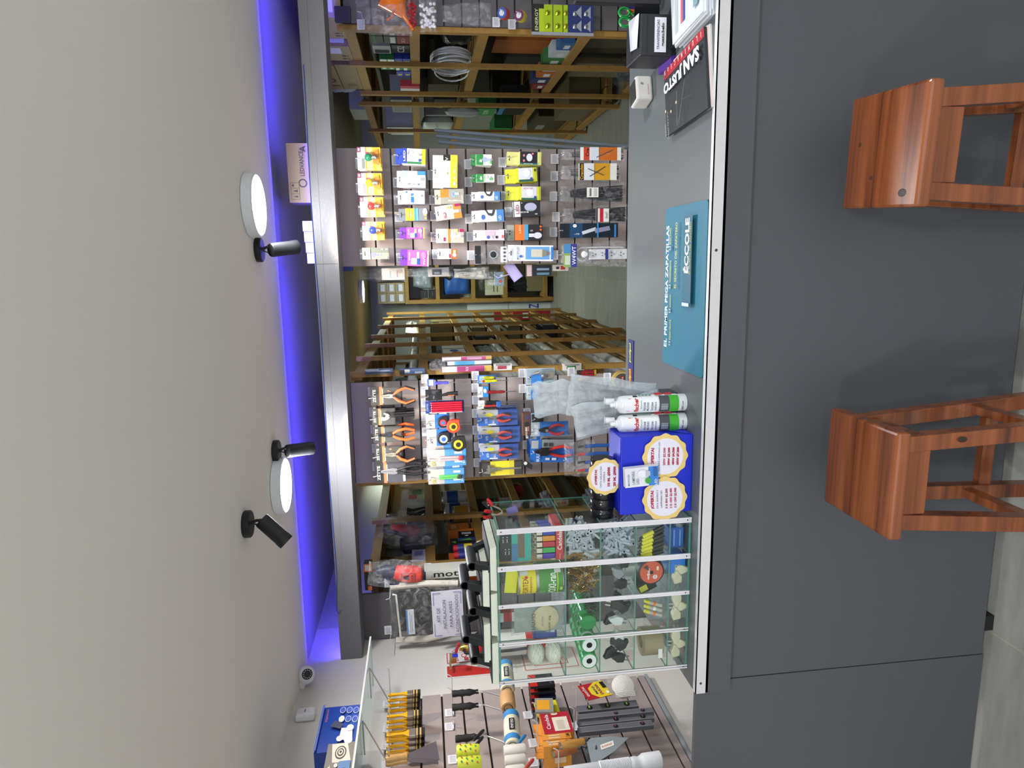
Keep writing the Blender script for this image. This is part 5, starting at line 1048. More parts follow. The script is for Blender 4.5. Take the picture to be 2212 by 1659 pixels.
# ---------------------------------------------------------------- dark panel goods
x, zt, w_, h = rect(843, 998, 1257, 1383, 3.60)
t = thing('installation_kit', 'bagged air conditioner installation kit with printed sign', 'kit', (x, 3.60, zt), rot=(0, math.radians(-1), 0))
M().pouch(w_, h, .1, 'cdcbc6c', 81, pinch=0, cr=.016).obj('bag', t, sm=True)
M().tube([(w_ * .46, 0, -.01), (w_ * .47, 0, -h * .5), (w_ * .42, 0, -h * .96)], .018, 'd9d2c4').obj('insulated_pipe', t, sm=True)
M().tube([(-w_ * .46, 0, -.02), (-w_ * .48, 0, -h * .5), (-w_ * .4, 0, -h * .97)], .018, 'd9d2c4').obj('insulated_pipe', t, sm=True)
M().b(-w_ * .32, w_ * .34, .0, .03, -h * .55, -h * .1, '24242a').obj('bracket', t, bev=.004)
M().tube([(-w_ * .36, -.03, -.05), (w_ * .36, -.03, -.04), (w_ * .37, -.03, -.02)], .006, 'e2dfd6').obj('rod', t, sm=True)
m = M().b(-w_ * .3, w_ * .12, -.05, -.048, -h * .33, -h * .22, 'd9dde4'); Face(m, (-w_ * .3, -.05, -h * .33), (w_ * .42, 0, 0), (0, 0, h * .11)).spec('r 0 .8 1 1 5a8ac0;r .1 .5 .9 .55 8a8a90;r .1 .3 .8 .35 8a8a90'); m.obj('label', t)
x0, x1, zz0, zz1 = -w_ * .38, w_ * .4, -h * 1.01, -h * .58
m = M().b(x0, x1, -.062, -.06, zz0, zz1, 'dddbe6'); f = Face(m, (x0, -.062, zz0), (x1 - x0, 0, 0), (0, 0, zz1 - zz0))
for a, b, c, d in ((.03, .93, .3, .95), (.7, .93, .97, .95), (.03, .05, .3, .07), (.7, .05, .97, .07), (.03, .7, .045, .95), (.955, .7, .97, .95), (.03, .05, .045, .3), (.955, .05, .97, .3)): f.r(a, b, c, d, '7a80b0')
for v, wd, s in ((.80, .3, 'KIT DE'), (.60, .62, 'INSTALACION'), (.40, .56, 'PARA AIRES'), (.20, .82, 'ACONDICIONADOS')): f.t(.5, v, wd, .1, '3a3f6c', s, 0)
m.obj('sign', t)
for i, y in enumerate((1258, 1360)):
    q = P(845, y, Y=3.72); hook(('the right', 'the left')[i] + ' end of the installation kit', q.x, q.z, Y=3.72)
x, zt, w_, h = rect(795, 918, 1205, 1262, 3.62)
t = thing('grinder_pack', 'red and navy rotary tool hanging in a clear bag', 'power tool', (x, 3.62, zt), rot=(0, math.radians(6), 0))
M().pouch(w_ * 1.1, h, .12, 'd9dbdfc', 82, pinch=.2, cr=.016).obj('bag', t, sm=True)
m = M(); m.tube([(.01, 0, -h * .45), (.005, 0, -h * .55), (.0, 0, -h * .8), (.0, 0, -h * .93), (0, 0, -h * .96)], [.036, .045, .047, .042, .02], 'dc3426', 20)
f = Face(m, (-.026, -.0465, -h * .83), (.052, 0, 0), (0, 0, .075)); f.spec('r 0 0 1 1 2a1618;r .04 .04 .96 .96 dc3426;p 2a1618 .2 .45 .8 .45 .65 .85 .35 .85;t .5 .2 .7 .2 2a1618 BLACK'); m.obj('motor_housing', t, sm=True)
M().tube([(.01, 0, -h * .15), (.02, 0, -h * .3), (.01, 0, -h * .46)], [.02, .033, .037], '1a1c3a', 16).tube([(.0, -.01, -h * .3), (-.05, -.02, -h * .42), (-.05, -.02, -h * .55)], .012, '1a1c3a').obj('grip', t, sm=True)
x, zt, w_, h = rect(787, 804, 1218, 1275, 3.66)
m = M().b(x - w_ / 2, x + w_ / 2, 3.66, 3.72, zt - h, zt, '14161a'); Face(m, (x - w_ / 2, 3.66, zt - h), (w_, 0, 0), (0, 0, h)).spec('r .7 0 1 1 d86a2a;r .74 .15 .96 .85 d8d0c8;r 0 .1 .16 .6 d86a2a;r .2 .4 .6 .5 5a7a50')
tag(m.obj('tool_box_pack', bev=.001), 'small dark box with orange ends above the dark slatwall panel', 'box')
# ---------------------------------------------------------------- on the counter
ZC = 1.0025
def flat_face(m, c, z): return Face(m, (*c[0], z), (c[1][0] - c[0][0], c[1][1] - c[0][1], 0), (c[3][0] - c[0][0], c[3][1] - c[0][1], 0))
# teal mat
def rr(x0, x1, y0, y1, r, n=5):
    o = []
    for cx, cy, a in ((x1 - r, y1 - r, 0), (x0 + r, y1 - r, 90), (x0 + r, y0 + r, 180), (x1 - r, y0 + r, 270)):
        o += [(cx + r * math.cos(math.radians(a + 90 * i / n)), cy + r * math.sin(math.radians(a + 90 * i / n))) for i in range(n + 1)]
    return o
m = M().prism(rr(-.325, .152, 1.772, 2.093, .012), ZC, ZC + .003, '1b6c86', ax='z').prism(rr(-.325, .152, 1.772, 2.093, .012), ZC - .0002, ZC + .0012, '15262c', ax='z')
f = Face(m, (-.325, 1.772, ZC + .003), (.477, 0, 0), (0, .321, 0))
f.t(.5, .92, .78, .075, 'e8eef0', 'EL PRIMER PEGA ZAPATILLAS', 2)
for u, wd, s_ in ((.23, .13, 'RESISTENTE'), (.415, .08, 'RÁPIDO'), (.6, .14, 'TRANSPARENTE'), (.82, .1, 'EFECTIVO')):
    f.t(u, .79, wd, .04, 'c9c76a', s_).r(u - wd / 2 - .035, .77, u - wd / 2 - .012, .815, 'dfe6e8').r(u - wd / 2 - .031, .776, u - wd / 2 - .016, .808, '1b6c86')
f.t(.7, .62, .4, .05, 'c9c76a', 'EL SECRETO DEL ZAPATERO')
f.r(.40, .24, .93, .44, '1f5f78').t(.755, .36, .32, .12, 'eef2f4', 'ÉCCOLE', 3).t(.74, .27, .3, .03, 'b9bc5a', 'EL SECRETO DEL ZAPATERO').t(.41, .34, .02, .16, 'c9dce0', 'I')
tag(m.obj('counter_mat'), 'teal counter mat with white and yellow slogans on the worktop', 'mat')
# catalogue on magazines, flyers
cat = [(.581, 1.80), (.545, 2.09), (.357, 2.057), (.376, 1.757)]
def sheet(label, cat_, c, z, t_, col, name, spec=None, group=None, ang=0, shift=(0, 0)):
    cx = sum(p[0] for p in c) / 4; cy = sum(p[1] for p in c) / 4
    q = [(p[0] - cx, p[1] - cy) for p in c]
    m = M().prism(q, 0, t_, col, ax='z')
    if spec: spec(flat_face(m, q, t_))
    return tag(m.obj(name, loc=(cx + shift[0], cy + shift[1], z), rz=ang), label, cat_, group)
sheet('lowest white magazine under the dark catalogue', 'magazine', cat, ZC, .006, 'd9d6d2', 'magazine', ang=-.05, shift=(.012, 0))
sheet('pinkish magazine under the dark catalogue', 'magazine', cat, ZC + .0062, .004, 'd8c4c0', 'magazine', ang=-.02, shift=(.006, 0))
def cover(f):
    f.r(0, 0, 1, .12, 'a8222e')
    for i, ch in enumerate('ILUMINACIÓN'): f.t(.06 + i * .085, .06, .028 if ch != 'I' else .008, .07, 'e6dcdc', ch, 1)
    f.t(.28, .29, .44, .2, 'e2e6e8', 'SAN', 4) if False else f.t(.24, .27, .36, .19, 'e2e6e8', 'SAN', 4)
    f.t(.70, .27, .5, .19, 'e2e6e8', 'JUSTO', 4)
    f.t(.87, .82, .28, .03, 'b9bec0', 'CATALOGO', 0, turn=PI / 2).t(.93, .86, .12, .03, 'b9bec0', '2023', 0, turn=PI / 2)
    for i in range(3): f.el(.62 + i * .13, .62 + .06 * (i % 2), .016, .02, 'd8c48c').poly([(.6 + i * .13, .5), (.602 + i * .13, .5), (.602 + i * .13, .75), (.6 + i * .13, .75)], '5a6064')
    for a, b in (((.35, .45), (.55, .95)), ((.55, .5), (.58, .95)), ((.3, .7), (.6, .66)), ((.58, .8), (.9, .78)), ((.15, .75), (.38, .7))):
        f.poly([a, (a[0] + .006, a[1]), (b[0] + .006, b[1]), b], '7a8084')
sheet('dark lighting catalogue with big white title and red strip', 'catalogue', cat, ZC + .0104, .008, '24282c', 'catalogue', cover)
fl = [(.60, 1.775), (.90, 1.80), (.90, 2.04), (.583, 1.985)]
for i in range(9):
    sheet('white printed flyer in the stack by the catalogue, ' + ('lowest', 'second', 'third', 'fourth', 'fifth', 'sixth', 'seventh', 'eighth', 'topmost')[i], 'flyer', fl, ZC + i * .0037, .0032, 'dfe3e6' if i % 2 else 'c9ced4', 'flyer',
          (lambda f: f.spec('r .1 .62 .9 .7 c8606a;r .1 .55 .5 .62 3f4f9c;r .3 .55 .45 .66 c9b83a;r .06 .8 .94 .82 a9b0b4;r .06 .86 .94 .88 a9b0b4;t .4 .35 .4 .08 4a5056 Guia;r .1 .1 .8 .24 7a9aa0;r .5 .36 .9 .4 c9b84a')) if i == 8 else None,
          group='stack of flyers', ang=(.03, -.02, .04, 0, .02, -.03, .01, .03, 0)[i], shift=(.004 * (i % 3), -.003 * (i % 2)))
# receipt printer
Yp = P(1462, 75, Z=1.003).y; xl, xr = P(1415, 121, Y=Yp).x, P(1415, 29, Y=Yp).x; zt = P(1383, 75, Y=Yp).z; yb = P(1352, 158, Z=zt).y
t = thing('receipt_printer', 'black receipt printer with white transfer label on the counter', 'printer', ((xl + xr) / 2, Yp, ZC))
W_, H_, D_ = xr - xl, zt - ZC, min(yb - Yp, .2)
M().b(-W_ / 2, W_ / 2, 0, D_, .012, H_, '1d1f23').obj('case', t, bev=.004)
M().b(-W_ / 2 + .004, W_ / 2 - .004, -.001, .001, H_ * .8, H_ * .82, '0c0d10').b(-W_ * .3, W_ * .3, D_ * .55, D_ * .62, H_, H_ + .001, '0a0b0e').obj('slot', t)
M().b(-W_ / 2 + .006, W_ / 2 - .006, .005, D_ - .005, 0, .012, '0e0f11').obj('base', t)
lw, lh = W_ * .82, W_ * .30
m = M().b(-lw / 2, lw / 2, -.002, -.0005, H_ * .30, H_ * .30 + lh, 'dfe1ea'); f = Face(m, (-lw / 2, -.002, H_ * .30), (lw, 0, 0), (0, 0, lh))
f.t(.5, .7, .86, .22, '26282c', 'TRANSFERENCIAS', 1).t(.5, .28, .68, .32, '26282c', 'guazu.belo', 3); m.obj('label', t)
m = M().add([(-W_ * .3, .01, H_ + .006), (W_ * .5, .002, H_ + .004), (W_ * .42, .05, H_ + .02), (-W_ * .2, .085, H_ + .003)], [(0, 1, 2, 3)], 'd6dae6'); m.add([(-W_ * .3, .01, H_ + .0054), (W_ * .5, .002, H_ + .0034), (W_ * .42, .05, H_ + .0194), (-W_ * .2, .085, H_ + .0024)], [(3, 2, 1, 0)], 'd6dae6')
m.obj('receipt', t)
m = M()
for i in range(3): m.tube([(xl + .02 + i * .03, Yp - .0, 1.02), (xl + .03 + i * .035, Yp - .03, 1.012), (xl + .10, Yp - .045 - i * .006, 1.008), (xl + .28, Yp - .05 - i * .008, 1.008)], .0035, '111214', 6)
tag(m.obj('cables', sm=True), 'black cables lying in front of the receipt printer', 'cable', kind='stuff')
# card reader and scissors, pens, screen
q = P(1410, 190, Z=1.003)
t = thing('card_reader', 'small white payment reader with dark slot beside the printer', 'card reader', (q.x - .005, q.y + .03, ZC), .25)
M().b(-.04, .04, -.03, .04, 0, .055, 'd6d2cc').obj('case', t, bev=.008); M().b(-.034, .03, -.024, .034, .0545, .058, '23221e').obj('top_slot', t, bev=.002)
m = M(); f = Face(m, (-.03, -.0305, .008), (.06, 0, 0), (0, 0, .04)); f.t(.4, .2, .6, .12, 'b04a6a', 'Smart', 0); f.el(.7, .7, .06, .12, '8a8a88'); m.obj('mark', t)
goods('purple box edge lying under the printer', 'box', xl - .02, xl + .06, Yp + .01, Yp + .12, ZC, ZC + .012, '5a2a9a', '', name='flat_box')
Yc = yb + .05; c = P(1380, 36, Y=Yc); cz = P(1364, 36, Y=Yc).z
cup = tag(M().lathe([(.03, 0), (.032, .002), (.032, cz - ZC), (.029, cz - ZC), (.028, .004), (.001, .004)], '16171c', n=24).obj('pen_cup', sm=True, loc=(c.x + .012, Yc, ZC)), 'dark pen cup behind the receipt printer', 'pen cup')
a, b = P(1349, 27, Y=Yc), P(1350, 48, Y=Yc)
t = thing('scissors', 'green handled scissors standing in the pen cup', 'scissors', ((a.x + b.x) / 2, Yc, cz))
for q in (a, b):
    q = q - t.location
    pts = [(q.x + .0125 * math.cos(j * PI / 7), q.y, q.z + .017 * math.sin(j * PI / 7)) for j in range(15)]
    h1 = M().tube(pts, .0045, '1f9a44g', 8).obj('handle', t, sm=True)
    M().tube([(q.x, q.y, q.z - .016), (q.x * .4, q.y, q.z - .03), (0, 0, -.01)], .0045, '1f9a44g', 8).obj('shank', h1, sm=True)
M().b(-.006, .006, -.002, .002, -.05, .004, 'c9ccd0m').obj('blade', t)
for i, (dx, c_, h_) in enumerate(((.03, '2b2f9c', .02), (.044, '3a9ab4', .026), (.02, 'd8622a', .012), (.036, 'b9c83a', .022))):
    tag(M().tube([(c.x + dx - .01, Yc + .01 * (i % 2), ZC + .008), (c.x + dx, Yc + .008, cz + h_)], .0055, c_, 8).obj('pen', sm=True), ('navy', 'teal', 'orange', 'lime')[i] + ' pen standing behind the printer', 'pen', 'pens behind the printer')
x0 = P(1400, 13, Y=2.05).x
t = thing('monitor', 'back edge of a black screen at the right end of the counter', 'monitor', (x0 + .15, 2.05, ZC))
M().b(-.148, .15, -.01, .02, .05, .3, '15161a').obj('screen', t, bev=.004); M().b(-.03, .03, 0, .03, 0, .06, '15161a').b(-.08, .08, -.06, .08, 0, .006, '15161a').obj('stand', t)
# blue glue strip at the far edge
q0, q1 = P(1365, 848, Z=1.003), P(1365, 735, Z=1.003)
m = M().b(q0.x, q1.x, 2.40, 2.46, ZC, ZC + .003, '262c6c'); f = Face(m, (q0.x, 2.40, ZC + .003), (q1.x - q0.x, 0, 0), (0, .06, 0)); f.r(.05, .2, .45, .8, '8a2c3a').t(.25, .5, .38, .5, 'e0cf2c', 'poxipol', 2).t(.76, .5, .36, .5, 'd8d84a', 'poxipol', 2)
tag(m.obj('advert_strip'), 'dark blue advert strip with yellow lettering at the far edge of the counter', 'strip')
# silicone cartridges
for i, (py, l) in enumerate(((871, 'right'), (912, 'left'))):
    c = P(1483, py, Z=1.003); x, y = c.x, c.y + .018
    t = thing('silicone_cartridge', l + ' white silicone cartridge with red and green label beside the gift box', 'cartridge', (x, y, ZC), group='silicone cartridges')
    M().lathe([(.001, 0), (.0245, 0), (.0255, .003), (.0255, .192), (.023, .2), (.012, .207), (.011, .212), (.007, .213), (.006, .218), (.008, .219), (.006, .225), (.001, .227)], 'e4e6eag', n=40).obj('tube', t, sm=True)
    m = M(); f = Wrap(m, (0, 0, 0), .0257, .028, .19, -175, 10)
    f.r(0, 0, 1, 1, 'eceef0'); f.poly([(.25, .96), (.5, .93), (.72, .92), (.9, .96), (.72, .86), (.5, .86), (.25, .9)], 'c8202c')
    f.t(.48, .78, .52, .085, 'c8202c', 'fischer', 3).r(.8, .74, .9, .82, '1c1c20').t(.5, .69, .3, .025, '4a8a5a', 'PROFESIONAL', 0)
    f.t(.42, .63, .3, .04, '2a3a5a', 'SILICONE', 1).t(.42, .57, .3, .04, '2a3a5a', 'MULTIUSO', 1).t(.42, .49, .3, .04, '2a3a5a', 'SILICONA', 1).t(.42, .43, .3, .04, '2a3a5a', 'ACÉTICA', 1)
    for k in range(4): f.r(.82, .48 + k * .065, .93, .53 + k * .065, '7a9a88')
    f.r(.22, .17, .78, .36, '4a4c50').r(.3, .2, .5, .33, '8a9298').r(.22, .0, .78, .17, '3faa2c').r(.82, .1, .98, .24, 'c8202c').r(.82, .28, .98, .42, 'c8202c')
    f.t(.4, -.07, .3, .03, '3a3a3c', '280 ml', 1); m.obj('label', t)
    M().lathe([(.006, 0), (.011, .004), (.009, .03), (.012, .032), (.001, .034)], 'e0e2e6', o=(.004, .022, .205), ax=(.1, .1, 1)).obj('nozzle', t, sm=True)
# gift box and offer cards
bx0, bx1, bz = -.729, -.497, 1.217
m = M().b(bx0, bx1, 1.829, 1.952, ZC, bz, '1226c4')
o = tag(m.obj('gift_box', bev=.003), 'bright blue wrapped box carrying the round offer cards', 'box')
m = M().add([(bx1 + .0008, 1.831, 1.01), (bx1 + .0008, 1.95, 1.01), (bx1 + .003, 1.89, 1.09)], [(0, 1, 2)], '1a2ed0').add([(bx0 + .004, 1.8305, bz + .0008), (bx1 - .004, 1.8305, bz + .0008), (bx1 - .05, 1.86, bz + .002), (bx0 + .05, 1.86, bz + .002)], [(0, 1, 2, 3)], '1a2ed0'); m.obj('folded_paper', o)
def offer(label, px, py, Y, R, lines, tilt=0):
    c = P(px, py, Y=Y)
    m = M(); n = 96; pts = [(R * (1 + .035 * math.cos(12 * 2 * PI * i / n)) * math.cos(2 * PI * i / n), R * (1 + .035 * math.cos(12 * 2 * PI * i / n)) * math.sin(2 * PI * i / n)) for i in range(n)]
    m.prism(pts, 0, .0012, 'e2c57a')
    f = Face(m, (-R, 0, -R), (2 * R, 0, 0), (0, 0, 2 * R), .0003); f.el(.5, .5, .405, .405, 'e0ddea', 48)
    for v, wd, ht, c_, s_, b_ in lines: f.t(.5, v, wd, ht, c_, s_, b_)
    o = tag(m.obj('offer_card', loc=c, rot=(0, math.radians(tilt), 0)), label, 'offer card', 'round offer cards'); return o
RED, DKT = 'a81c34', '2e2a3a'
offer('round yellow edged offer card for insulating tape, above the gift box', 1308, 1030, 1.845, .0535, [(.76, .42, .085, RED, '¡OFERTA!', 5), (.63, .6, .045, DKT, 'CINTA AISLADORA', 0), (.54, .3, .045, DKT, 'CANDELA', 0), (.41, .54, .085, RED, '10 M. $500', 5), (.25, .56, .085, RED, '20 M. $900', 5)])
offer('round offer card with lamp prices on the right of the gift box', 1437, 986, 1.822, .066, [(.78, .42, .09, RED, '¡OFERTA!', 5), (.64, .66, .035, DKT, 'AHORRO LAMPARAS LED', 0), (.52, .4, .06, RED, '20W $2.500', 3), (.42, .4, .06, RED, '30W $3.200', 5), (.32, .4, .06, RED, '40W $4.500', 5), (.22, .4, .06, RED, '50W $7.200', 5)])
offer('round offer card for packs of three lamps on the left of the gift box', 1436, 1077, 1.8185, .0655, [(.78, .42, .09, RED, '¡OFERTA!', 5), (.67, .42, .04, DKT, 'PACK AHORRO 3', 0), (.58, .4, .04, DKT, 'LAMPARAS LED', 0), (.46, .46, .06, RED, '3 X 8W $2.200', 3), (.36, .46, .06, RED, '3 X 10W $2.400', 3), (.26, .46, .06, RED, '3 X 12W $2.900', 3)], tilt=-2)
x, zt, w_, h = rect(1351, 1423, 1012, 1053, 1.795)
m = M().b(-w_ / 2, w_ / 2, 0, .02, -h, 0, 'dddde6'); f = face_of(m, w_, h); f.spec('r 0 0 1 .3 3a80d0;t .4 .9 .6 .05 4a6a9a MACROLED;t .5 .76 .7 .09 8a8f98 LAMPARA;t .3 .64 .3 .08 8a8f98 LED;e .68 .5 .2 .14 e6e6ee;r .55 .26 .8 .4 b9bcc8;e .3 .33 .16 .09 3f9c3a;t .2 .1 .3 .08 e4ecf8 LED;r .5 .06 .95 .16 2a5a9a')
tag(m.obj('lamp_box', loc=(x, 1.797, zt), rot=(0, math.radians(-3), 0)), 'white and blue LED lamp box taped over the offer cards', 'lamp box')
t = thing('tape_stack', 'stack of black insulating tape rolls lying behind the top offer card', 'tape', ((P(1345, 1110, Y=1.9).x + P(1345, 985, Y=1.9).x) / 2, 1.895, bz + .036))
Lx = P(1345, 985, Y=1.9).x - P(1345, 1110, Y=1.9).x
for i in range(6):
    a = -Lx / 2 + i * Lx / 6
    M().lathe([(.015, 0), (.034, 0), (.0355, .002), (.0355, Lx / 6 - .003), (.034, Lx / 6 - .001), (.015, Lx / 6 - .001)], '131317g', o=(a, 0, 0), ax=(1, 0, 0), n=28).obj('roll', t, sm=True)
# clear bags with welding rods
def rods(label, px, py, Y, wd, ht, tilt, n, seed, film='d6dee4f'):
    c = P(px, py, Y=Y); t = thing('rod_bag', label, 'rod bag', c, group='clear bags of thin rods', rot=(0, math.radians(tilt), 0))
    M().pouch(wd, ht, .04, film, seed, pinch=-.1, cr=.01).obj('bag', t, sm=True)
    r = random.Random(seed)
    for i in range(n):
        x = -wd * .4 + wd * .8 * i / n; y = (r.random() - .5) * .02
        M().tube([(x, y, -.012 - r.random() * .012), (x * .55, y, -ht * 1.05)], .0016, '4c4f55', 5).obj('rod', t)
    return t
rods('wide clear bag of dark rods standing behind the right cartridge', 1228, 852, 1.99, .115, .27, 7, 30, 91)
rods('clear bag of dark rods leaning towards the gift box', 1240, 915, 1.965, .095, .27, -10, 24, 92)
x = P(1152, 865, Y=2.03)
tag(M().pouch(.105, .12, .03, 'd6dee4f', 93, pinch=.0, cr=.012).obj('plastic_bag', sm=True, loc=x, rot=(0, math.radians(-4), 0)), 'empty whitish plastic bag sticking up above the rod bags', 'plastic bag')
bpy.data.objects['rod_bag'].scale = (1, 1, 1)
m = M().b(-.475, -.40, 1.955, 2.03, ZC, ZC + .05, '3c3f45'); tag(m.obj('rod_holder', bev=.003), 'low dark tray holding the rod bags behind the cartridges', 'tray')
# ---------------------------------------------------------------- glass display cabinet
CX0, CX1, CY0, CY1, CZ0, CZ1 = -1.228, -.745, 1.822, 2.05, 1.004, 1.577
cab = thing('display_cabinet', 'glass pigeonhole cabinet with metal uprights standing on the counter', 'display cabinet', (CX0, CY0, CZ0))
def cm(): return M(Matrix.Translation((-CX0, -CY0, -CZ0)))
EDGE = '4f8577g'
def pane(name, x0, x1, y0, y1, z0, z1, ax):
    m = cm().b(x0, x1, y0, y1, z0, z1, 'clear_pane'); e = .0004; q = .0025
    if ax == 'z': m.b(x0, x1, y0 - e, y0, z0, z1, EDGE).b(x1, x1 + e, y0, y1, z0, z1, EDGE).b(x0 - e, x0, y0, y1, z0, z1, EDGE)
    if ax == 'x': m.b(x0, x1, y0 - e, y0, z0, z1, EDGE).b(x0, x1, y1, y1 + e, z0, z1, EDGE).b(x0, x1, y0, y1, z1, z1 + e, EDGE)
    if ax == 'y': m.b(x0, x1, y0, y1, z1, z1 + e, EDGE)
    m.obj(name, cab)
SH = [1.066, 1.169, 1.275, 1.379]; ST = [-.752, -.864, -.980, -1.098, -1.221]
pane('base_pane', CX0, CX1, CY0, CY1, CZ0, CZ0 + .006, 'z'); pane('top_pane', CX0, CX1, CY0, CY1, CZ1 - .005, CZ1, 'z')
pane('side_pane', CX0, CX0 + .004, CY0, CY1, CZ0 + .006, CZ1 - .005, 'x'); pane('side_pane', CX1 - .004, CX1, CY0, CY1, CZ0 + .006, CZ1 - .005, 'x')
for z in SH: pane('glass_shelf', CX0 + .004, CX1 - .004, CY0 + .003, CY1 - .002, z - .002, z + .002, 'z')
for x in ST[1:4]:
    zz = [CZ0 + .006] + SH + [CZ1 - .005]
    for a, b in zip(zz, zz[1:]): pane('divider', x - .002, x + .002, CY0 + .003, CY1 - .002, a + .002, b - .002, 'x')
pane('front_pane', CX0 + .004, CX1 - .004, CY0, CY0 + .002, CZ0 + .006, CZ1 - .005, 'y')
for i, x in enumerate(ST):
    w_ = .0075 if i < 2 else .0055
    m = cm().b(x - w_, x + w_, CY0 - .004, CY0 - .0005, CZ0, CZ1, 'c9c9ccm' if i > 2 else 'd6d3d8').b(x - w_, x - w_ + .003, CY0 - .005, CY0 - .004, CZ0, CZ1, 'e0dfe2').b(x + w_ - .003, x + w_, CY0 - .005, CY0 - .004, CZ0, CZ1, 'e0dfe2')
    u_ = m.obj('metal_upright', cab)
    for zz_ in (CZ0 + .012, CZ1 - .012): cm().lathe([(.0022, 0), (.0015, .001), (.0005, .001)], '3c3c3e', o=(x, CY0 - .004, zz_), ax=(0, -1, 0), n=10).obj('screw', u_)
# contents: x runs from upright to upright, z above each glass shelf
COLX = [(ST[i + 1] + .009, ST[i] - .009) for i in range(4)]
ROWZ = [CZ0 + .007] + [z + .003 for z in SH]           # 0 = lowest row
def heap(label, cat, name, mk, c0, c1, row, n, htop, group, seed, ydep=.09):
    r = random.Random(seed); proto = None
    for i in range(n):
        x = r.uniform(c0 + .006, c1 - .006); k = (i / n) ** .75; y = CY0 + .014 + r.random() ** 2.2 * ydep; z = ROWZ[row] + .006 + k * htop * (1 - .25 * (y - CY0) / ydep * r.random())
        if proto is None: proto = mk(); o = proto
        else: o = proto.copy(); COL.objects.link(o)
        o.location = (x, y, z); o.rotation_euler = (r.uniform(-.5, .5), r.uniform(0, PI), r.uniform(-.9, .9))
        o['label'] = label; o['category'] = cat; o['group'] = group
def plug():
    m = M(Matrix.Scale(1.15, 4)).tube([(0, 0, -.0155), (0, 0, -.006), (0, 0, .008), (0, 0, .0155)], [.0026, .0034, .0043, .0043], 'aab0b8', 8)
    m.lathe([(.0058, .0145), (.0058, .0165), (.0028, .0166), (.0027, .013), (.001, .013)], 'b9bec4', n=10).lathe([(.0026, .0167), (.001, .0167)], '33373e', n=8)
    return m.obj('wall_plug', sm=True)
def plug2():
    m = M(Matrix.Scale(1.15, 4)).tube([(0, 0, -.014), (0, 0, .014)], [.003, .0046], 'a3acb8', 8).lathe([(.003, .0142), (.001, .0142)], '2f3a4a', n=8); return m.obj('wall_plug', sm=True)
def screw(): return M().tube([(0, 0, -.017), (0, 0, -.014), (0, 0, .012), (0, 0, .0155)], [.0004, .0016, .0018, .0042], 'a8894am', 7).obj('screw', sm=True)
def dscrew(): return M().tube([(0, 0, -.014), (0, 0, .01), (0, 0, .013)], [.001, .002, .005], '2a2a26', 7).obj('screw', sm=True)
heap('grey wall plug in the heap on the second shelf from the top, right column', 'wall plug', 'wall_plug', plug, COLX[0][0], COLX[0][1], 3, 135, .08, 'grey wall plugs, upper heap', 1)
heap('bluish wall plug in the heap below the upper plug heap', 'wall plug', 'wall_plug', plug2, COLX[0][0], COLX[0][1], 2, 135, .08, 'bluish wall plugs, lower heap', 2)
heap('brass coloured screw heaped in the cabinet beside the upper plug heap', 'screw', 'screw', screw, COLX[1][0], COLX[1][1], 3, 130, .08, 'brass screws in the cabinet', 3)
heap('dark screw in the cabinet compartment left of the brass screws', 'screw', 'screw', dscrew, COLX[2][0] + .05, COLX[2][1], 3, 34, .03, 'dark screws in the cabinet', 4)
def inb(label, cat, x0, x1, z0, z1, col, spec='', y=1.835, d=.06, name='box', bev=.001, rot=0, group=None):
    m = M().b(-(x1 - x0) / 2, (x1 - x0) / 2, 0, d, 0, z1 - z0, col)
    if spec: Face(m, (-(x1 - x0) / 2, 0, 0), (x1 - x0, 0, 0), (0, 0, z1 - z0)).spec(spec)
    return tag(m.obj(name, loc=((x0 + x1) / 2, y, z0), rot=(0, math.radians(rot), 0)), label, cat, group)
a, b = COLX[0]; R1 = ROWZ[4]
q = lambda px: P(px, 1180, Y=1.84).z
inb('stack of black packets on top in the right column', 'packets', a, b, q(1106) + .001, q(1080), '1d1d22', 't .3 .2 .2 .1 d8d8dc X1;t .3 .5 .2 .1 d8d8dc X1;t .7 .35 .2 .1 d8d8dc X1;t .7 .7 .2 .1 d8d8dc X1', y=1.85, name='packet', d=.12)
inb('teal framed blister with brown window', 'blister pack', a + .002, b - .002, q(1147), q(1105), '3d9c90', 'r .12 .33 1 .68 6a5a4c;r 0 .7 .6 1 3f6f98', y=1.84, d=.02)
bl = [('2a3a9c', 'blue'), ('d0882a', 'amber'), ('b02a38', 'red'), ('2fa04a', 'green'), ('4a2f9a', 'violet')]
zb, zt2 = q(1200), q(1172); wz = (b - a - .004) / 5
for i, (c_, l) in enumerate(bl):
    x1 = b - .002 - i * wz; t = thing('lighter', l + ' lighter in the row of lighters above the red carton', 'lighter', (x1 - wz / 2, 1.84, zb), group='lighters in the cabinet')
    M().b(-wz * .45, wz * .45, 0, .014, 0, (zt2 - zb) * 1.0, c_ + 'g').obj('tank', t, bev=.003)
    M().b(-wz * .4, wz * .4, .001, .013, (zt2 - zb) * 1.0, (zt2 - zb) * 1.45, 'c9c4b4m').obj('metal_hood', t, bev=.001)
    for k in range(1, 4):
        dup(t, (x1 - wz / 2 + .002 * k, 1.84 + .018 * k, zb + .003 * k), '%s lighter behind the front one, %s row' % (l, ('', 'second', 'third', 'fourth')[k]))
inb('red carton with white lettering lying under the lighters', 'carton', a, b, R1, zb - .001, 'b8343a', 't .62 .5 .6 .6 ecdcdc Candela;r .02 .45 .2 .5 e8c8c8', y=1.838, d=.12)
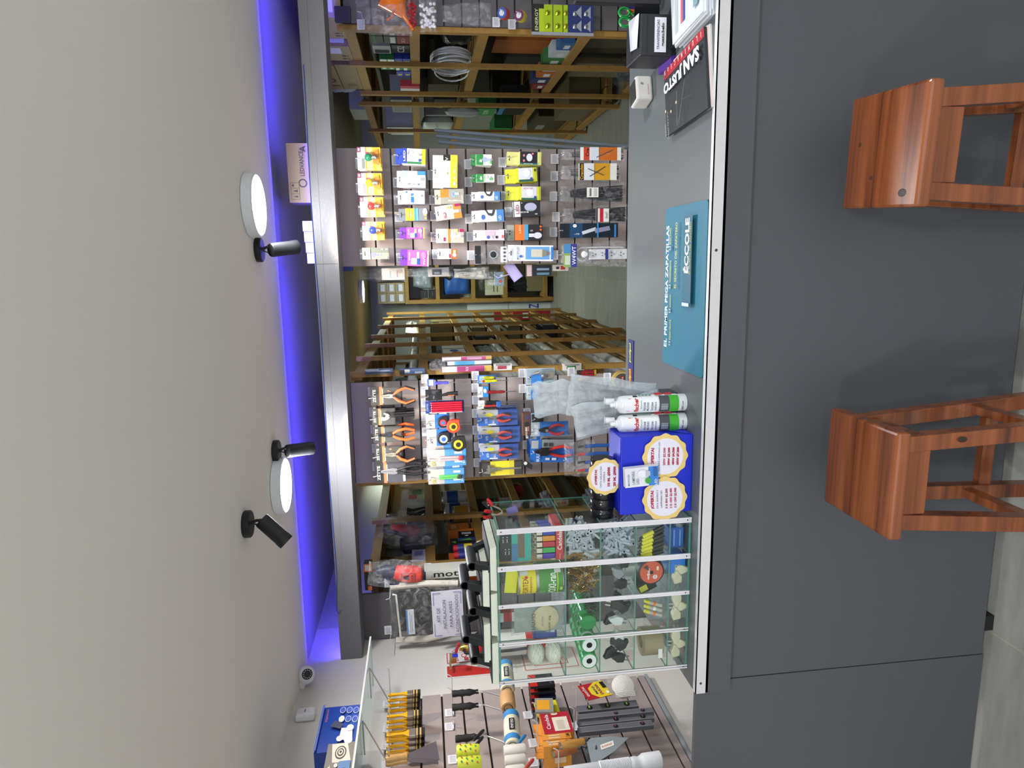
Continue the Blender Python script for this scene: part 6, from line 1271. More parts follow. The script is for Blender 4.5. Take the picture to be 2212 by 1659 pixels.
# cans
def lying_can(label, x, z, r, L1, parts, y=1.86, name='tin_can'):
    t = thing(name, label, 'tin can', (x, y, z + r))
    for i, (h0, h1, c_, nm) in enumerate(parts):
        m = M().lathe([(r, h0), (r, h1)], c_, ax=(0, 0, 1), n=32); m.obj(nm, t, sm=True)
    return t
a, b = COLX[1]; xm = (a + b) / 2
def tincan(label, z0, z1, r, col, spec, cat='tin can'):
    t = thing('tin_can', label, cat, (xm - .002, 1.83 + r, z0))
    M().lathe([(.001, 0), (r, 0), (r, z1 - z0), (.001, z1 - z0)], col, n=36).obj('body', t, sm=True)
    M().lathe([(r + .0012, z1 - z0 - .004), (r + .0016, z1 - z0 + .001), (r - .003, z1 - z0 + .001), (r - .004, z1 - z0 - .003), (.001, z1 - z0 - .003)], 'b4b4b0m', n=36).lathe([(r + .0012, 0), (r + .0014, .003), (r, .004)], 'b4b4b0m', n=36).obj('rim', t, sm=True)
    m = M(); Wrap(m, (0, 0, 0), r + .0002, 0, z1 - z0, -165, -15).spec(spec); m.obj('label', t)
q = lambda px: P(px, 1250, Y=1.84).z
tincan('green resin can standing in the second column', ROWZ[4], q(1161), .046, '4a8a3c', 'r .05 .7 .3 .95 6f9c6a;t .45 .45 .6 .3 eef0e8 POXI-ran;r .1 .22 .9 .25 c9d83a;r .1 .05 .2 .15 a9c46a;r .3 .05 .4 .15 a9c46a;r .75 .1 .95 .35 c9ccc4')
tincan('yellow glue can standing on the green can', q(1161) + .001, q(1120), .043, 'dccf2a', 't .45 .65 .5 .3 b02a24 FORTEX;t .45 .35 .5 .1 b02a24 ADHESIVO;e .7 .6 .03 .1 c43a2a;r .75 .5 .95 .95 c9ccc8')
inb('yellow note sheet leaning on top of the cans', 'note', a + .01, b - .012, q(1119), q(1093), 'd8d82c', '', y=1.86, d=.002, rot=6, name='note_sheet')
o = M().pouch(.1, .17, .02, 'c6ccc8c', 95, pinch=0).obj('plastic_bag', sm=True, loc=(xm, 1.95, 1.55)); tag(o, 'clear bag behind the cans in the second column', 'plastic bag')
# hemp bag, twine
a, b = COLX[2]; q = lambda px: P(px, 1335, Y=1.84).z
t = thing('hemp_pack', 'clear bag of hemp fibre reading CAÑAMO', 'hemp pack', ((a + b) / 2, 1.85, q(1105)))
hh = q(1105) - ROWZ[4]; ww = b - a + .002
M().pouch(ww, hh, .03, 'b9c0bcc', 96, pinch=0, cr=.005).obj('bag', t, sm=True)
M().lathe([(.028, -.008), (.038, -.004), (.04, .004), (.03, .01)], 'c4b892', o=(-.002, 0, -hh * .66), ax=(0, -1, 0), n=28).obj('hemp_coil', t, sm=True)
m = M().b(-ww * .46, ww * .46, .006, .007, -hh * .98, -.01, '8f9894'); m.obj('backing', t)
m = M(); f = Face(m, (-ww / 2, -.021, -hh), (ww, 0, 0), (0, 0, hh)); f.t(.44, .60, .62, .09, '23251f', 'CAÑAMO', 0).t(.4, .28, .5, .05, '33342c', 'CONT: 20g', 1).t(.5, .42, .3, .03, '33342c', 'INDUSTRIA', 0); m.obj('lettering', t)
a, b = COLX[3]; q = lambda px: P(px, 1420, Y=1.85).z
for i, zc in enumerate((ROWZ[4] + .026, ROWZ[4] + .079)):
    m = M(); rn = random.Random(i); R = .033
    m.ell((0, 0, 0), (.034, .034, .026), 'cfcfc4', 20)
    for k in range(34):
        th = rn.random() * PI; ax = Vector((math.cos(k * .7) * .7, math.sin(k * .7) * .7, 1)).normalized(); u = ax.cross(Vector((1, .3, 0))).normalized(); v = ax.cross(u)
        m.tube([((u * math.cos(j * PI / 8) + v * math.sin(j * PI / 8)).x * .0348, (u * math.cos(j * PI / 8) + v * math.sin(j * PI / 8)).y * .0348, (u * math.cos(j * PI / 8) + v * math.sin(j * PI / 8)).z * .0268) for j in range(17)], .0011, 'dcdccf', 4, caps=False)
    tag(m.obj('twine_ball', sm=True, loc=((a + b) / 2 - .004, 1.868, zc)), ('lower', 'upper')[i] + ' ball of white twine in the left column', 'twine ball', 'twine balls')
inb('dark blue packet beside the twine balls', 'packet', b - .03, b, q(1210), q(1158), '22358c', 'r .1 .1 .6 .9 3a4fa8;p c9d0e0 .6 .1 .9 .1 .75 .5', y=1.9, d=.02)
goods('red and white carton above the twine balls', 'carton', a + .005, b, 1.88, 2.0, q(1130), q(1085), 'b02a30', 'r 0 .6 .5 1 e4e2e4', side=0) if False else inb('red and white wrapped tube above the hemp bag', 'packet', COLX[2][0] - .0, COLX[2][0] + .03, q(1128), q(1082), 'b4262e', 'r 0 0 1 .3 dcdcdc;r 0 .7 1 1 d8d8da', y=1.93, d=.03)
# row of green thread seal tapes
a, b = COLX[3]
for i in range(2):
    for k in range(6):
        xx = a + .026 + i * .052; z = ROWZ[3] + .026 + k * .008; y = 1.836 + k * .03
        if k == 0: 
            t = thing('seal_tape', 'green roll of white thread seal tape, front of the %s row' % ('left', 'right')[i], 'seal tape', (xx, y, z), group='green thread seal tapes')
            M().lathe([(.024, 0), (.0255, .001), (.0255, .012), (.024, .013), (.024, .026), (.001, .026)], '23904ag', ax=(0, 1, 0), n=32).obj('cover', t, sm=True)
            M().lathe([(.009, -.0005), (.0215, -.0008), (.0215, .004), (.009, .004), (.009, -.0005)], 'dde0e0', ax=(0, 1, 0), n=32).obj('tape', t, sm=True)
            M().lathe([(.0085, .006), (.001, .006)], '8f9a94', ax=(0, 1, 0), n=24).obj('core', t, sm=True); base = t
        else: dup(base, (xx + .006 * k, y, ROWZ[3] + .026), 'green thread seal tape, place %s from the front in the %s row' % (('', 'two', 'three', 'four', 'five', 'six')[k], ('left', 'right')[i]))
base = None
for i, (x, z) in enumerate(((COLX[2][0] + .02, ROWZ[3] + .0265), (COLX[2][0] + .045, ROWZ[3] + .0265))):
    m = M().lathe([(.001, 0), (.0245, 0), (.0245, .12), (.001, .12)], '2c8a48g', ax=(.12, 1, 0), n=28)
    for k in range(1, 5): m.lathe([(.0255, .024 * k - .001), (.0255, .024 * k + .001)], '1f6f38g', ax=(.12, 1, 0), n=28)
    tag(m.obj('tape_tube', sm=True, loc=(x, 1.85 + .012 * i, z)), 'green tube of seal tapes in the third column, ' + ('left', 'right')[i], 'seal tape')
# plugs and sockets
def plugtop(label, x, y, z, col, rx, rz_, pins=2, group=None):
    t = thing('electric_plug', label, 'electric plug', (x, y, z), rot=(rx, rz_, 0), group=group)
    M().prism([(-.012, -.008), (.012, -.008), (.015, .014), (.008, .026), (.004, .036), (-.004, .036), (-.008, .026), (-.015, .014)], -.008, .008, col).obj('body', t, bev=.003)
    for s in (-1, 1)[:pins]: M().b(s * .006 - .002, s * .006 + .002, -.001, .001, -.024, -.008, 'b4b4b0m').obj('pin', t)
    return t
PG = 'black plugs in the cabinet'; n = 0
for c_, row, xs in ((2, 2, ((.02, .045), (.05, .03), (.085, .05), (.03, .075), (.075, .08))), (3, 2, ((.02, .03), (.05, .04), (.085, .045), (.04, .075), (.08, .08)))):
    for j, (dx, dz) in enumerate(xs):
        n += 1; wh = (c_ == 2 and j == 0) or (c_ == 3 and j == 2)
        w1 = ('lower left', 'lower middle', 'lower right', 'upper left', 'upper right')[j]
        plugtop(('white' if wh else 'black') + ' rubber plug, %s in the plug compartment of the %s column' % (w1, ('third' if c_ == 2 else 'left')), COLX[c_][0] + dx, 1.848 + .012 * (j % 2), ROWZ[row] + dz * .55 + .012, 'ccd2d4' if wh else '1e2023', .2, (.3, 2.4, 1.2, -.6, 3.3)[j], group=None if wh else PG)
for j in range(3): plugtop('dark plug in the third shelf of the second column, ' + ('left', 'middle', 'right')[j], COLX[1][0] + .02 + .03 * j, 1.85, ROWZ[2] + .025 + .012 * (j % 2), ('24262a', '8f949a', '24262a')[j], .3, .8 * j, group=None)
CGp = 'cream plugs on the lowest cabinet row'
for c_ in (1, 2, 3):
    for j in range(3 if c_ > 1 else 2):
        plugtop('cream plug, %s in the lowest compartment of the %s column' % (('left', 'middle', 'right')[j], ('', 'second', 'third', 'left')[c_]), COLX[c_][0] + .02 + j * .035, 1.845, ROWZ[0] + .022, 'c9c4a8', .15, 1.4 + 1.7 * j, group=CGp)
# markers, spool, tubes, hinge packs
a, b = COLX[0]
for i in range(7):
    t = thing('glue_pen', 'black and yellow glue pen in the fanned pile, place %s from the right' % ('one', 'two', 'three', 'four', 'five', 'six', 'seven')[i], 'glue pen', (b - .012 - i * .013, 1.836 + .004 * (i % 2), ROWZ[1] + .012), rot=(-.1, math.radians(-28 + i * 2), 0), group='glue pens')
    M().tube([(0, 0, 0), (0, 0, .035)], .0062, '1c1c1e', 10).obj('cap', t, sm=True); M().tube([(0, 0, .035), (0, 0, .07)], .0066, 'ccc82c', 10).obj('barrel', t, sm=True); M().tube([(0, 0, .07), (0, 0, .082)], [.005, .002], '2a2a2c', 8).obj('tip', t, sm=True)
a, b = COLX[1]; t = thing('line_spool', 'orange faced line spool with black rim', 'line spool', ((a + b) / 2 + .006, 1.838, ROWZ[1] + .047))
m = M().lathe([(.036, 0), (.04, .002), (.043, .02), (.001, .02)], '1b1b1d', ax=(0, 1, 0), n=36).lathe([(.035, -.001), (.001, -.0012)], 'c4553c', ax=(0, 1, 0), n=36); m.obj('rim', t, sm=True)
m = M(); f = Face(m, (-.035, -.0015, -.035), (.07, 0, 0), (0, 0, .07)); f.t(.42, .62, .5, .16, 'f0dcd4', 'grilon', 3).el(.5, .5, .08, .08, '171717').el(.3, .35, .1, .1, 'e0d4cc').t(.3, .35, .12, .06, '8a3a30', 'HTN', 1).r(.6, .2, .78, .3, 'e0c8a0').poly([(.6, .62), (.85, .7), (.75, .88)], '4a3a38'); m.obj('face_label', t)
inb('black and yellow tool box with orange line in the second column', 'box', a, a + .03, ROWZ[1] + .03, ROWZ[1] + .085, '1c1c1c', 'r .2 .5 .8 .95 b9b83a', y=1.85, rot=-25)
o = inb('grey gear shaped washer set in the second column', 'washer set', a + .04, b, ROWZ[2], ROWZ[2] + .05, '6c7078', 'r .1 .2 .9 .4 4a4c52;r .1 .6 .9 .8 4a4c52', y=1.93, name='washer_box')
a, b = COLX[2]
for i in range(3):
    t = thing('fuse_tube', 'glass fuse tube with yellow cap, ' + ('left', 'middle', 'right')[i] + ' of three', 'fuse tube', (a + .03 + i * .016, 1.84, ROWZ[1] + .012), rot=(-.1, .3, 0), group='fuse tubes')
    M().tube([(0, 0, 0), (0, 0, .04)], .006, 'a9a89c', 10).obj('tube', t, sm=True); M().tube([(0, 0, .02), (0, 0, .028)], .0064, ('e0702a', 'dcdcdc', 'e0702a')[i], 10).obj('band', t, sm=True); M().tube([(0, 0, .04), (0, 0, .055)], [.0062, .005], 'c9c43a', 10).obj('cap', t, sm=True)
a, b = COLX[3]
m = M()
m.lathe([(.02, 0), (.043, 0), (.043, .06), (.02, .06), (.02, 0)], '8f8468g', ax=(0, 0, 1), n=36)
o = tag(m.obj('packing_tape', sm=True, loc=((a + b) / 2, 1.875, ROWZ[1] + .004)), 'brown translucent packing tape rolls stacked in the left column', 'tape'); M().b(-.035, -.005, -.0438, -.043, .005, .018, 'dcdcd8').obj('paper_tab', o)
a, b = COLX[0]
inb('blue paper packs in the lowest right compartment', 'packs', a, b - .03, ROWZ[0], ROWZ[0] + .045, '2658a8', 'r .1 .6 .9 .7 6a94d0;r .1 .2 .9 .3 6a94d0', y=1.86)
for i in range(3): tag(M().ell((0, 0, 0), (.009, .009, .011), 'dfe6eac', 12).tube([(0, 0, -.02), (0, 0, -.008)], .004, 'a9a9a6m', 8).obj('small_bulb', sm=True, loc=(b - .014, 1.84 + .012 * i, ROWZ[0] + .022), rot=(.5, .8 * i, 0)), 'tiny clear bulb in the lowest right compartment, ' + ('front', 'middle', 'back')[i], 'bulb', 'tiny bulbs')
a, b = COLX[1]
inb('bright blue hinge pack in the lowest second compartment', 'pack', a + .045, b, ROWZ[0], ROWZ[0] + .05, '2a70c8', 'r .0 .3 .5 .45 c4c4c0m;r .0 .5 .5 .65 c4c4c0m;e .15 .37 .04 .03 4a4a4a;e .4 .57 .04 .03 4a4a4a', y=1.84)
# plaster floats on top
def flt(label, x, z, y, ln=.22, wd=.135):
    t = thing('plaster_float', label, 'plaster float', (x, y, z), group='plaster floats on the cabinet')
    M().prism([(-wd / 2, 0), (wd / 2, 0), (wd / 2 - .004, .019), (-wd / 2 + .004, .019)], 0, ln, 'd6dccb').obj('foam_pad', t, bev=.001)
    M().b(-wd / 2 + .004, wd / 2 - .004, .002, ln - .002, .019, .022, '17191c').obj('plate', t)
    M().lathe([(.011, 0), (.0145, 0), (.0155, .02), (.016, .06), (.0155, .1), (.0145, .12), (.011, .12), (.011, .0)], '1c2024', o=(0, .03, .068), ax=(0, 1, 0), n=24).lathe([(.011, .02), (.001, .02)], '050506', o=(0, .03, .068), ax=(0, 1, 0), n=20).obj('grip', t, sm=True)
    for y0, y1 in ((.035, .012), (.145, .175)):
        m = M().prism([(y0 - .008, .062), (y0 + .012, .062), (y1 + .022, .022), (y1 - .012, .022)], -.011, .011, '1c2024', ax='x'); m.obj('grip_bracket', t, bev=.002)
    return t
zt = CZ1 + .001
flt('plaster float at the right end of the lower row', -.867, zt, 1.828)
flt('middle plaster float of the lower row', -1.008, zt, 1.828)
flt('plaster float at the left end of the lower row', -1.162, zt, 1.826)
z2 = zt + .0225
flt('upper plaster float wedged between the right and middle grips', -.944, z2 + .0, 1.828, wd=.122) if False else flt('right plaster float of the upper row', P(1056, 1272, Y=1.83).x, z2, 1.83, wd=.115)
flt('left plaster float of the upper row', P(1056, 1390, Y=1.83).x, z2, 1.83, wd=.125)
# alligator clips and tag
t = thing('jumper_clips', 'red and black crocodile clips with a price tag on the cabinet corner', 'clips', (-.79, 1.95, zt))
for i, (c_, a, b) in enumerate((('c8282e', (1053, 1078), (1063, 1092)), ('17191c', (1043, 1085), (1057, 1094)), ('c8282e', (1060, 1117), (1046, 1117)), ('17191c', (1058, 1108), (1042, 1110)), ('c8282e', (1062, 1105), (1048, 1104)))):
    A, B_ = P(*a, Y=1.95) - t.location, P(*b, Y=1.93) - t.location
    M().tube([A, (A + B_) / 2, B_], [.004, .0065, .005], c_ + 'g', 8).obj('clip_sleeve', t, sm=True)
m = M()
for k in range(4):
    m.tube([P(1062 + k * 2, 1092 + k, Y=1.93) - t.location, P(1078 + k * 2, 1097 + k * 2, Y=1.9) - t.location, P(1086, 1104 + k * 2, Y=1.9) - t.location, P(1074, 1112, Y=1.9) - t.location, P(1062, 1110 + k, Y=1.92) - t.location], .0012, '9c948a', 5)
m.obj('wires', t, sm=True)
A = P(1106, 1103, Y=1.96) - t.location
m = M().prism([(A.x - .014, A.z + .014), (A.x + .006, A.z + .018), (A.x + .016, A.z - .012), (A.x - .004, A.z - .02)], A.y, A.y + .001, '7f78b8'); m.obj('price_tag', t)
# ---------------------------------------------------------------- painting and masonry tools on the left wall
WX = -2.11
def wr(x0, x1, y0, y1, X):
    xm, ym = (x0 + x1) / 2, (y0 + y1) / 2
    far, near = P(xm, y0, X=X).y, P(xm, y1, X=X).y
    return (far + near) / 2, P(x0, ym, X=X).z, far - near, P(x0, ym, X=X).z - P(x1, ym, X=X).z
def wthing(name, label, cat, y, z, X=-1.95, group=None, tilt=0):
    return thing(name, label, cat, (X, y, z), rot=(0, math.radians(tilt), PI / 2) if not tilt else (Matrix.Rotation(PI / 2, 4, 'Z') @ Matrix.Rotation(math.radians(tilt), 4, 'Y')).to_euler(), group=group)
def whook(short, y, z): hook(short, WX, y, Y=0) if False else None; r = hook(short, WX, z, Y=y, rz=PI / 2); return r
# acrylic shelf with two boxes
zs = P(788, 1560, X=-2.0).z
t = thing('acrylic_shelf', 'clear acrylic shelf high on the left slatwall carrying boxes', 'shelf', (-2.11, 2.5, zs))
M().b(0, .27, -.35, .72, -.006, 0, 'clear_pane').b(.27, .2745, -.35, .72, -.007, .001, 'd4d6d6').b(0, .27, .72, .7225, -.006, 0, 'b9c4c0').obj('pane', t)
for y in (.16, .55):
    M().tube([(0, y, -.10), (.2, y, -.012), (.21, y, -.007), (.05, y, -.007)], .0028, 'b9b6b2', 6).obj('wire_bracket', t, sm=True); M().b(-.002, .004, y - .03, y + .03, -.14, -.085, 'd4d0cc').obj('bracket_plate', t, bev=.001)
yc, _, w_, h = wr(685, 779, 1526, 1622, -1.86)
zt_ = P(690, 1570, X=-1.86).z
t = wthing('product_box', 'glossy blue box with lamp picture and round icons on the acrylic shelf', 'product box', yc, zs, X=-1.86)
h = zt_ - zs
m = M().b(-w_ / 2, w_ / 2, 0, .2, .001, h, '2348a4g'); f = Face(m, (-w_ / 2, 0, 0), (w_, 0, 0), (0, 0, h))
f.t(.8, .86, .3, .06, 'b85a80', 'stanson', 1)
for i in range(6): f.el(.66 + (i % 2) * .2, .12 + (i // 2) * .17, .075, .075, 'c9d4ea').el(.66 + (i % 2) * .2, .12 + (i // 2) * .17, .064, .064, '2f4fae' if i != 4 else 'd8dcc8')
f.poly([(.12, .1), (.42, .14), (.44, .42), (.2, .44)], 'd8dcea').poly([(.42, .45), (.52, .38), (.62, .6), (.5, .72)], '232c4a').el(.16, .2, .08, .1, 'e8eaf0').el(.42, .2, .07, .09, 'e8eaf0').el(.2, .42, .06, .08, 'e8eaf0').r(.0, .95, 1, 1, '4a6ad0')
m.obj('carton', t)
yc, _, w_, _h = wr(700, 775, 1612, 1700, -1.85)
t = wthing('product_box', 'grey and white box with round vent picture at the left end of the acrylic shelf', 'product box', yc + .02, zs, X=-1.85)
h = P(705, 1630, X=-1.85).z - zs
m = M().b(-w_ / 2, w_ / 2, 0, .18, .001, h, '77746c'); f = Face(m, (-w_ / 2, 0, 0), (w_, 0, 0), (0, 0, h))
f.poly([(.5, .1), (.98, .3), (.98, .85), (.5, .75)], 'd9d4c8')
for k in range(5): f.el(.74, .5, .17 - k * .034, .2 - k * .04, '2a2826' if k % 2 == 0 else 'd9d4c8')
f.r(.3, .1, .5, .5, '4a78b0').el(.4, .6, .05, .06, 'e8e4dc').el(.2, .3, .12, .14, '3a3834').t(.25, .85, .3, .12, 'e0dcd4', 'la', 2)
m.obj('carton', t)
# brushes
def brush(label, y, z, X, w_, L_, ymul, group):
    t = wthing('paint_brush', label, 'paint brush', y, z, X, group)
    M().prism([(-.006, .012), (.006, .012), (.0085, -.0), (.006, -L_ * .25), (.007, -L_ * .4), (w_ * .5, -L_ * .56), (-w_ * .5, -L_ * .56), (-.007, -L_ * .4), (-.006, -L_ * .25), (-.0085, 0)], -.005, .005, 'e0a81cg').obj('handle', t, bev=.002)
    M().b(-w_ / 2, w_ / 2, -.006, .006, -L_ * .74, -L_ * .56, 'c4c2bcm').obj('ferrule', t, bev=.001)
    m = M().b(-w_ / 2, w_ / 2, -.006, .006, -L_, -L_ * .74, '16140f')
    for a in (-.8, -.9): m.b(-w_ / 2 - .0004, w_ / 2 + .0004, -.0064, .0064, L_ * a, L_ * (a + .045), 'c4a460')
    m.obj('bristles', t)
    return t
for bi, (y0, y1, xt, L_, n, w_) in enumerate(((1503, 1536, 840, .135, 6, .03), (1538, 1571, 838, .14, 5, .038), (1573, 1618, 837, .15, 5, .045))):
    lab = ('far', 'middle', 'near')[bi]
    b0 = P(xt, (y0 + y1) / 2, X=-1.98)
    whook('the %s bundle of brushes' % lab, b0.y, b0.z - .006)
    base = None
    for k in range(n):
        l = 'yellow handled paint brush, %s from the wall in the %s bundle' % (('first', 'second', 'third', 'fourth', 'fifth', 'sixth')[k], lab)
        X = -2.09 + .016 + k * .027
        if base is None: base = brush(l, b0.y, b0.z, X, w_, L_, 1, 'paint brushes, %s bundle' % lab)
        else: dup(base, (X, b0.y, b0.z - .002 * k), l)
# putty knife
for k in range(2):
    p = P(838, 1640, X=-1.9 - .05 * k); t = wthing('putty_knife', ('wide putty knife with wooden handle, front one', 'second putty knife with wooden handle behind the first')[k], 'putty knife', p.y - .01 * k, p.z - .005, -1.9 - .06 * k, 'putty knives', tilt=-6)
    M().lathe([(.001, 0), (.012, .002), (.015, .02), (.012, .06), (.014, .085), (.001, .09)], 'c49a58v', o=(0, 0, .015), ax=(0, 0, -1), n=20).lathe([(.004, -.0), (.001, .001)], '3a2a1a', o=(0, -.014, .0), ax=(0, -1, 0), n=10).obj('handle', t, sm=True)
    M().prism([(-.012, -.075), (.012, -.075), (.055, -.19), (-.055, -.19)], -.001, .001, '8a8c94m').obj('blade', t)
q = P(840, 1642, X=-1.98); whook('the putty knives', q.y, q.z)
# paint rollers: grip, wire frame, cover
def grip_m(L_): 
    pr = [(.001, 0), (.014, .001), (.0155, .012), (.0135, .03), (.016, .045), (.0135, .062), (.016, .08), (.012, L_ * .85), (.008, L_)]
    return M().lathe(pr, '17171a', ax=(0, 0, -1), n=18)
for i, (y0, y1, cov) in enumerate(((1485, 1508, 0), (1514, 1538, 1), (1581, 1607, 2))):
    xt = 976 if i < 2 else 983
    yc, zt, w_, h = wr(xt, xt + 58, y0, y1, -1.93)
    t = wthing('paint_roller', ('black gripped paint roller farthest along the wall', 'black gripped paint roller in the middle', 'black gripped paint roller nearest the camera end')[i], 'paint roller', yc, zt, -1.93, 'big paint rollers')
    grip_m(h * .9).obj('grip', t, sm=True)
    M().prism([(-.01, -h * .82), (-.004, -h * .8), (-.012, -h)], -.004, .004, '17171a').prism([(.01, -h * .82), (.004, -h * .8), (.012, -h)], -.004, .004, '17171a').obj('grip_flare', t)
    rd = .03
    M().tube([(0, 0, -h * .85), (0, 0, -h - .02), (-.01, 0, -h - .035), (-.045, 0, -h * 1.75), (-.06, 0, -h * 1.85), (-.07, 0, -h * 1.85), (-.07, 0, -h * 2.0), (.12, 0, -h * 2.0)], .003, 'c4c4c0m', 8).obj('wire_frame', t, sm=True)
for i, (xa, ya, xb, yb_, r, c_, l) in enumerate(((1092, 1436, 1096, 1492, .034, 'd8cfb0', 'cream roller cover in blue printed bag, beside the cabinet'), (1095, 1500, 1098, 1530, .034, 'c49a68', 'tan roller cover in clear bag, middle'), (1104, 1545, 1108, 1612, .034, 'dcd4b8', 'large cream roller cover in blue and white bag, nearest'))):
    A, B_ = P(xa, ya, X=-1.93), P(xb, yb_, X=-1.93)
    t = thing('roller_cover', l, 'roller cover', A, group='bagged roller covers')
    d = B_ - A; L_ = d.length
    M().lathe([(.012, 0), (r * .8, 0), (r, .01), (r, L_ - .012), (r * .85, L_), (.013, L_)], c_, ax=d, n=28).obj('pile', t, sm=True)
    M().lathe([(.013, L_ - .02), (.0135, L_ - .001), (.02, L_ + .001), (.001, L_ - .006)], '17171a', ax=d, n=20).obj('core', t, sm=True)
    if i != 1:
        m = M(); u = Vector((1, 0, 0)); v = Vector((0, 0, 1)); dn = d.normalized()
        for k, (s0, s1, cc) in enumerate(((.02, .2, '3a86c4'), (.3, .75, 'dcd8c8'), (.8, .95, '3a86c4'))):
            m.lathe([(r * 1.02, L_ * s0), (r * 1.02, L_ * s1)], cc, ax=d, n=28)
        vs = Face(m, A * 0 + dn * L_ * .32 + Vector((r * .95, 0, -.015)), dn * L_ * .4, Vector((0, 0, .03))); 
        f = Face(m, dn * L_ * .72 + Vector((r * 1.04, 0, .012)), -dn * L_ * .38, Vector((-.0, 0, -.024)))
        f.n = Vector((1, 0, 0)); f.r(0, 0, 1, 1, '1c1c1e').t(.5, .5, .8, .5, 'dcdcd4', 'GALGO', 2)
        m.obj('wrapper', t, sm=True)
for i, (xa, y_) in enumerate(((977, 1487), (977, 1516), (985, 1584))):
    q = P(xa, y_ + 8, X=-2.0); whook(('the farthest roller', 'the middle roller', 'the nearest roller')[i], q.y, q.z)
# small rollers in bags
def mini(label, px, col, pr, seed, tilt=0):
    yc, zt, w_, h = wr(*px, -1.92); r0 = w_ * .34
    t = wthing('mini_roller', label, 'mini roller', yc, zt, -1.92, None, tilt)
    fo = M().lathe([(.001, 0), (r0 * .85, 0), (r0, -.006), (r0, -h + .006), (r0 * .85, -h), (.006, -h)], col, n=28).obj('foam', t, sm=True)
    M().lathe([(.0065, -h - .0005), (.006, -h + .004), (.001, -h + .004)], '17171a', n=14).obj('core', fo, sm=True)
    if pr:
        r = random.Random(seed); m = M(); f = Wrap(m, (0, 0, 0), r0, -h, 0, -170, -10)
        for k in range(16):
            u, v = .12 + .25 * (k % 4) + .1 * (k // 4 % 2), .12 + .22 * (k // 4); c_ = ('c4442a', '1f7a5c')[(k + k // 4) % 2]
            f.poly([(u, v), (u + .1, v + .02), (u + .13, v + .07), (u + .05, v + .09), (u + .02, v + .05)], c_)
        m.obj('print', fo)
    M().pouch(w_ * .9, h * 1.2, r0 * 2.2, 'dcdce4h', seed, o=(0, 0, .01), pinch=.2, cr=.004).obj('bag', t, sm=True)
mini('neon yellow patterned mini roller in a bag, farther one', (986, 1036, 1607, 1637), 'd4e030', 1, 3, 4)
mini('neon yellow patterned mini roller in a bag, nearer one', (988, 1040, 1634, 1664), 'd0dc30', 1, 5, 0)
mini('white mini roller in a bag, farthest of three', (1088, 1136, 1608, 1634), 'e0ddd6', 0, 7)
mini('white mini roller in a bag, middle of three', (1090, 1136, 1630, 1654), 'd8d4cc', 0, 8)
mini('white mini roller in a bag, nearest of three', (1092, 1134, 1652, 1676), 'dcd8d0', 0, 9)
for i, (a, b, c_, l) in enumerate((((1045, 1577), (1024, 1598), '17171a', 'black'), ((1043, 1592), (1026, 1612), '1c1c1f', 'second black'), ((1135, 1588), (1119, 1606), '2f7ab0', 'blue'), ((1152, 1640), (1134, 1662), 'b8402c', 'red'))):
    A, B_ = P(*a, X=-1.9), P(*b, X=-1.9); t = thing('mini_roller_tool', l + ' small roller handle pointing down and out from the bags', 'roller handle', A, group=None)
    M().tube([(0, 0, 0), (B_ - A) * .2, (B_ - A) * .8, B_ - A], [.005, .0075, .0065, .0045], c_, 10).obj('grip', t, sm=True)
    M().tube([B_ - A, (B_ - A) * 1.5 + Vector((0, .01, .01)), (B_ - A) * 1.6 + Vector((-.03, .02, .03))], .0018, 'b9b9b4m', 6).obj('wire', t, sm=True)
# black packets, yellow card, Candela boxes
yc, zt, w_, h = wr(1142, 1196, 1460, 1486, -1.94)
for k in range(5):
    t = wthing('blade_packet', 'dark packet with red corner, %s from the front on its hook' % ('first', 'second', 'third', 'fourth', 'fifth')[k], 'packet', yc, zt - .002 * k, -1.93 - .03 * k, 'dark packets with red corners')
    m = M().b(-w_ / 2, w_ / 2, 0, .012, -h, 0, '17181c' if k < 2 else '1a2148'); face_of(m, w_, h).spec('r .0 .7 1 1 b0281e;r .1 .1 .9 .2 3a3c48'); m.obj('packet_body', t)
whook('the dark packets', yc, zt - .01)
yc, zt, w_, h = wr(1155, 1205, 1510, 1540, -1.93)
for k in range(3):
    t = wthing('picture_pack', 'small %s pack beside the yellow card, %s' % (('orange and grey', 'yellow', 'dark')[k], ('front', 'middle', 'back')[k]), 'pack', yc + (.0, .012, 0)[k], zt - .006 * k, -1.92 - .03 * k, None, tilt=(8, -3, 0)[k])
    m = M().b(-w_ / 2, w_ / 2, 0, .01, -h * (.8, 1, .9)[k], 0, ('8a8a86', 'd8c81e', '1f2022')[k]); face_of(m, w_, h * .8).spec(('r .15 .2 .85 .9 d89a2a', 'r .2 .2 .7 .6 3a3a2a', 'r .1 .1 .5 .5 5a5a4a')[k]); m.obj('pack_body', t)
whook('the yellow card packs', yc, zt - .008)
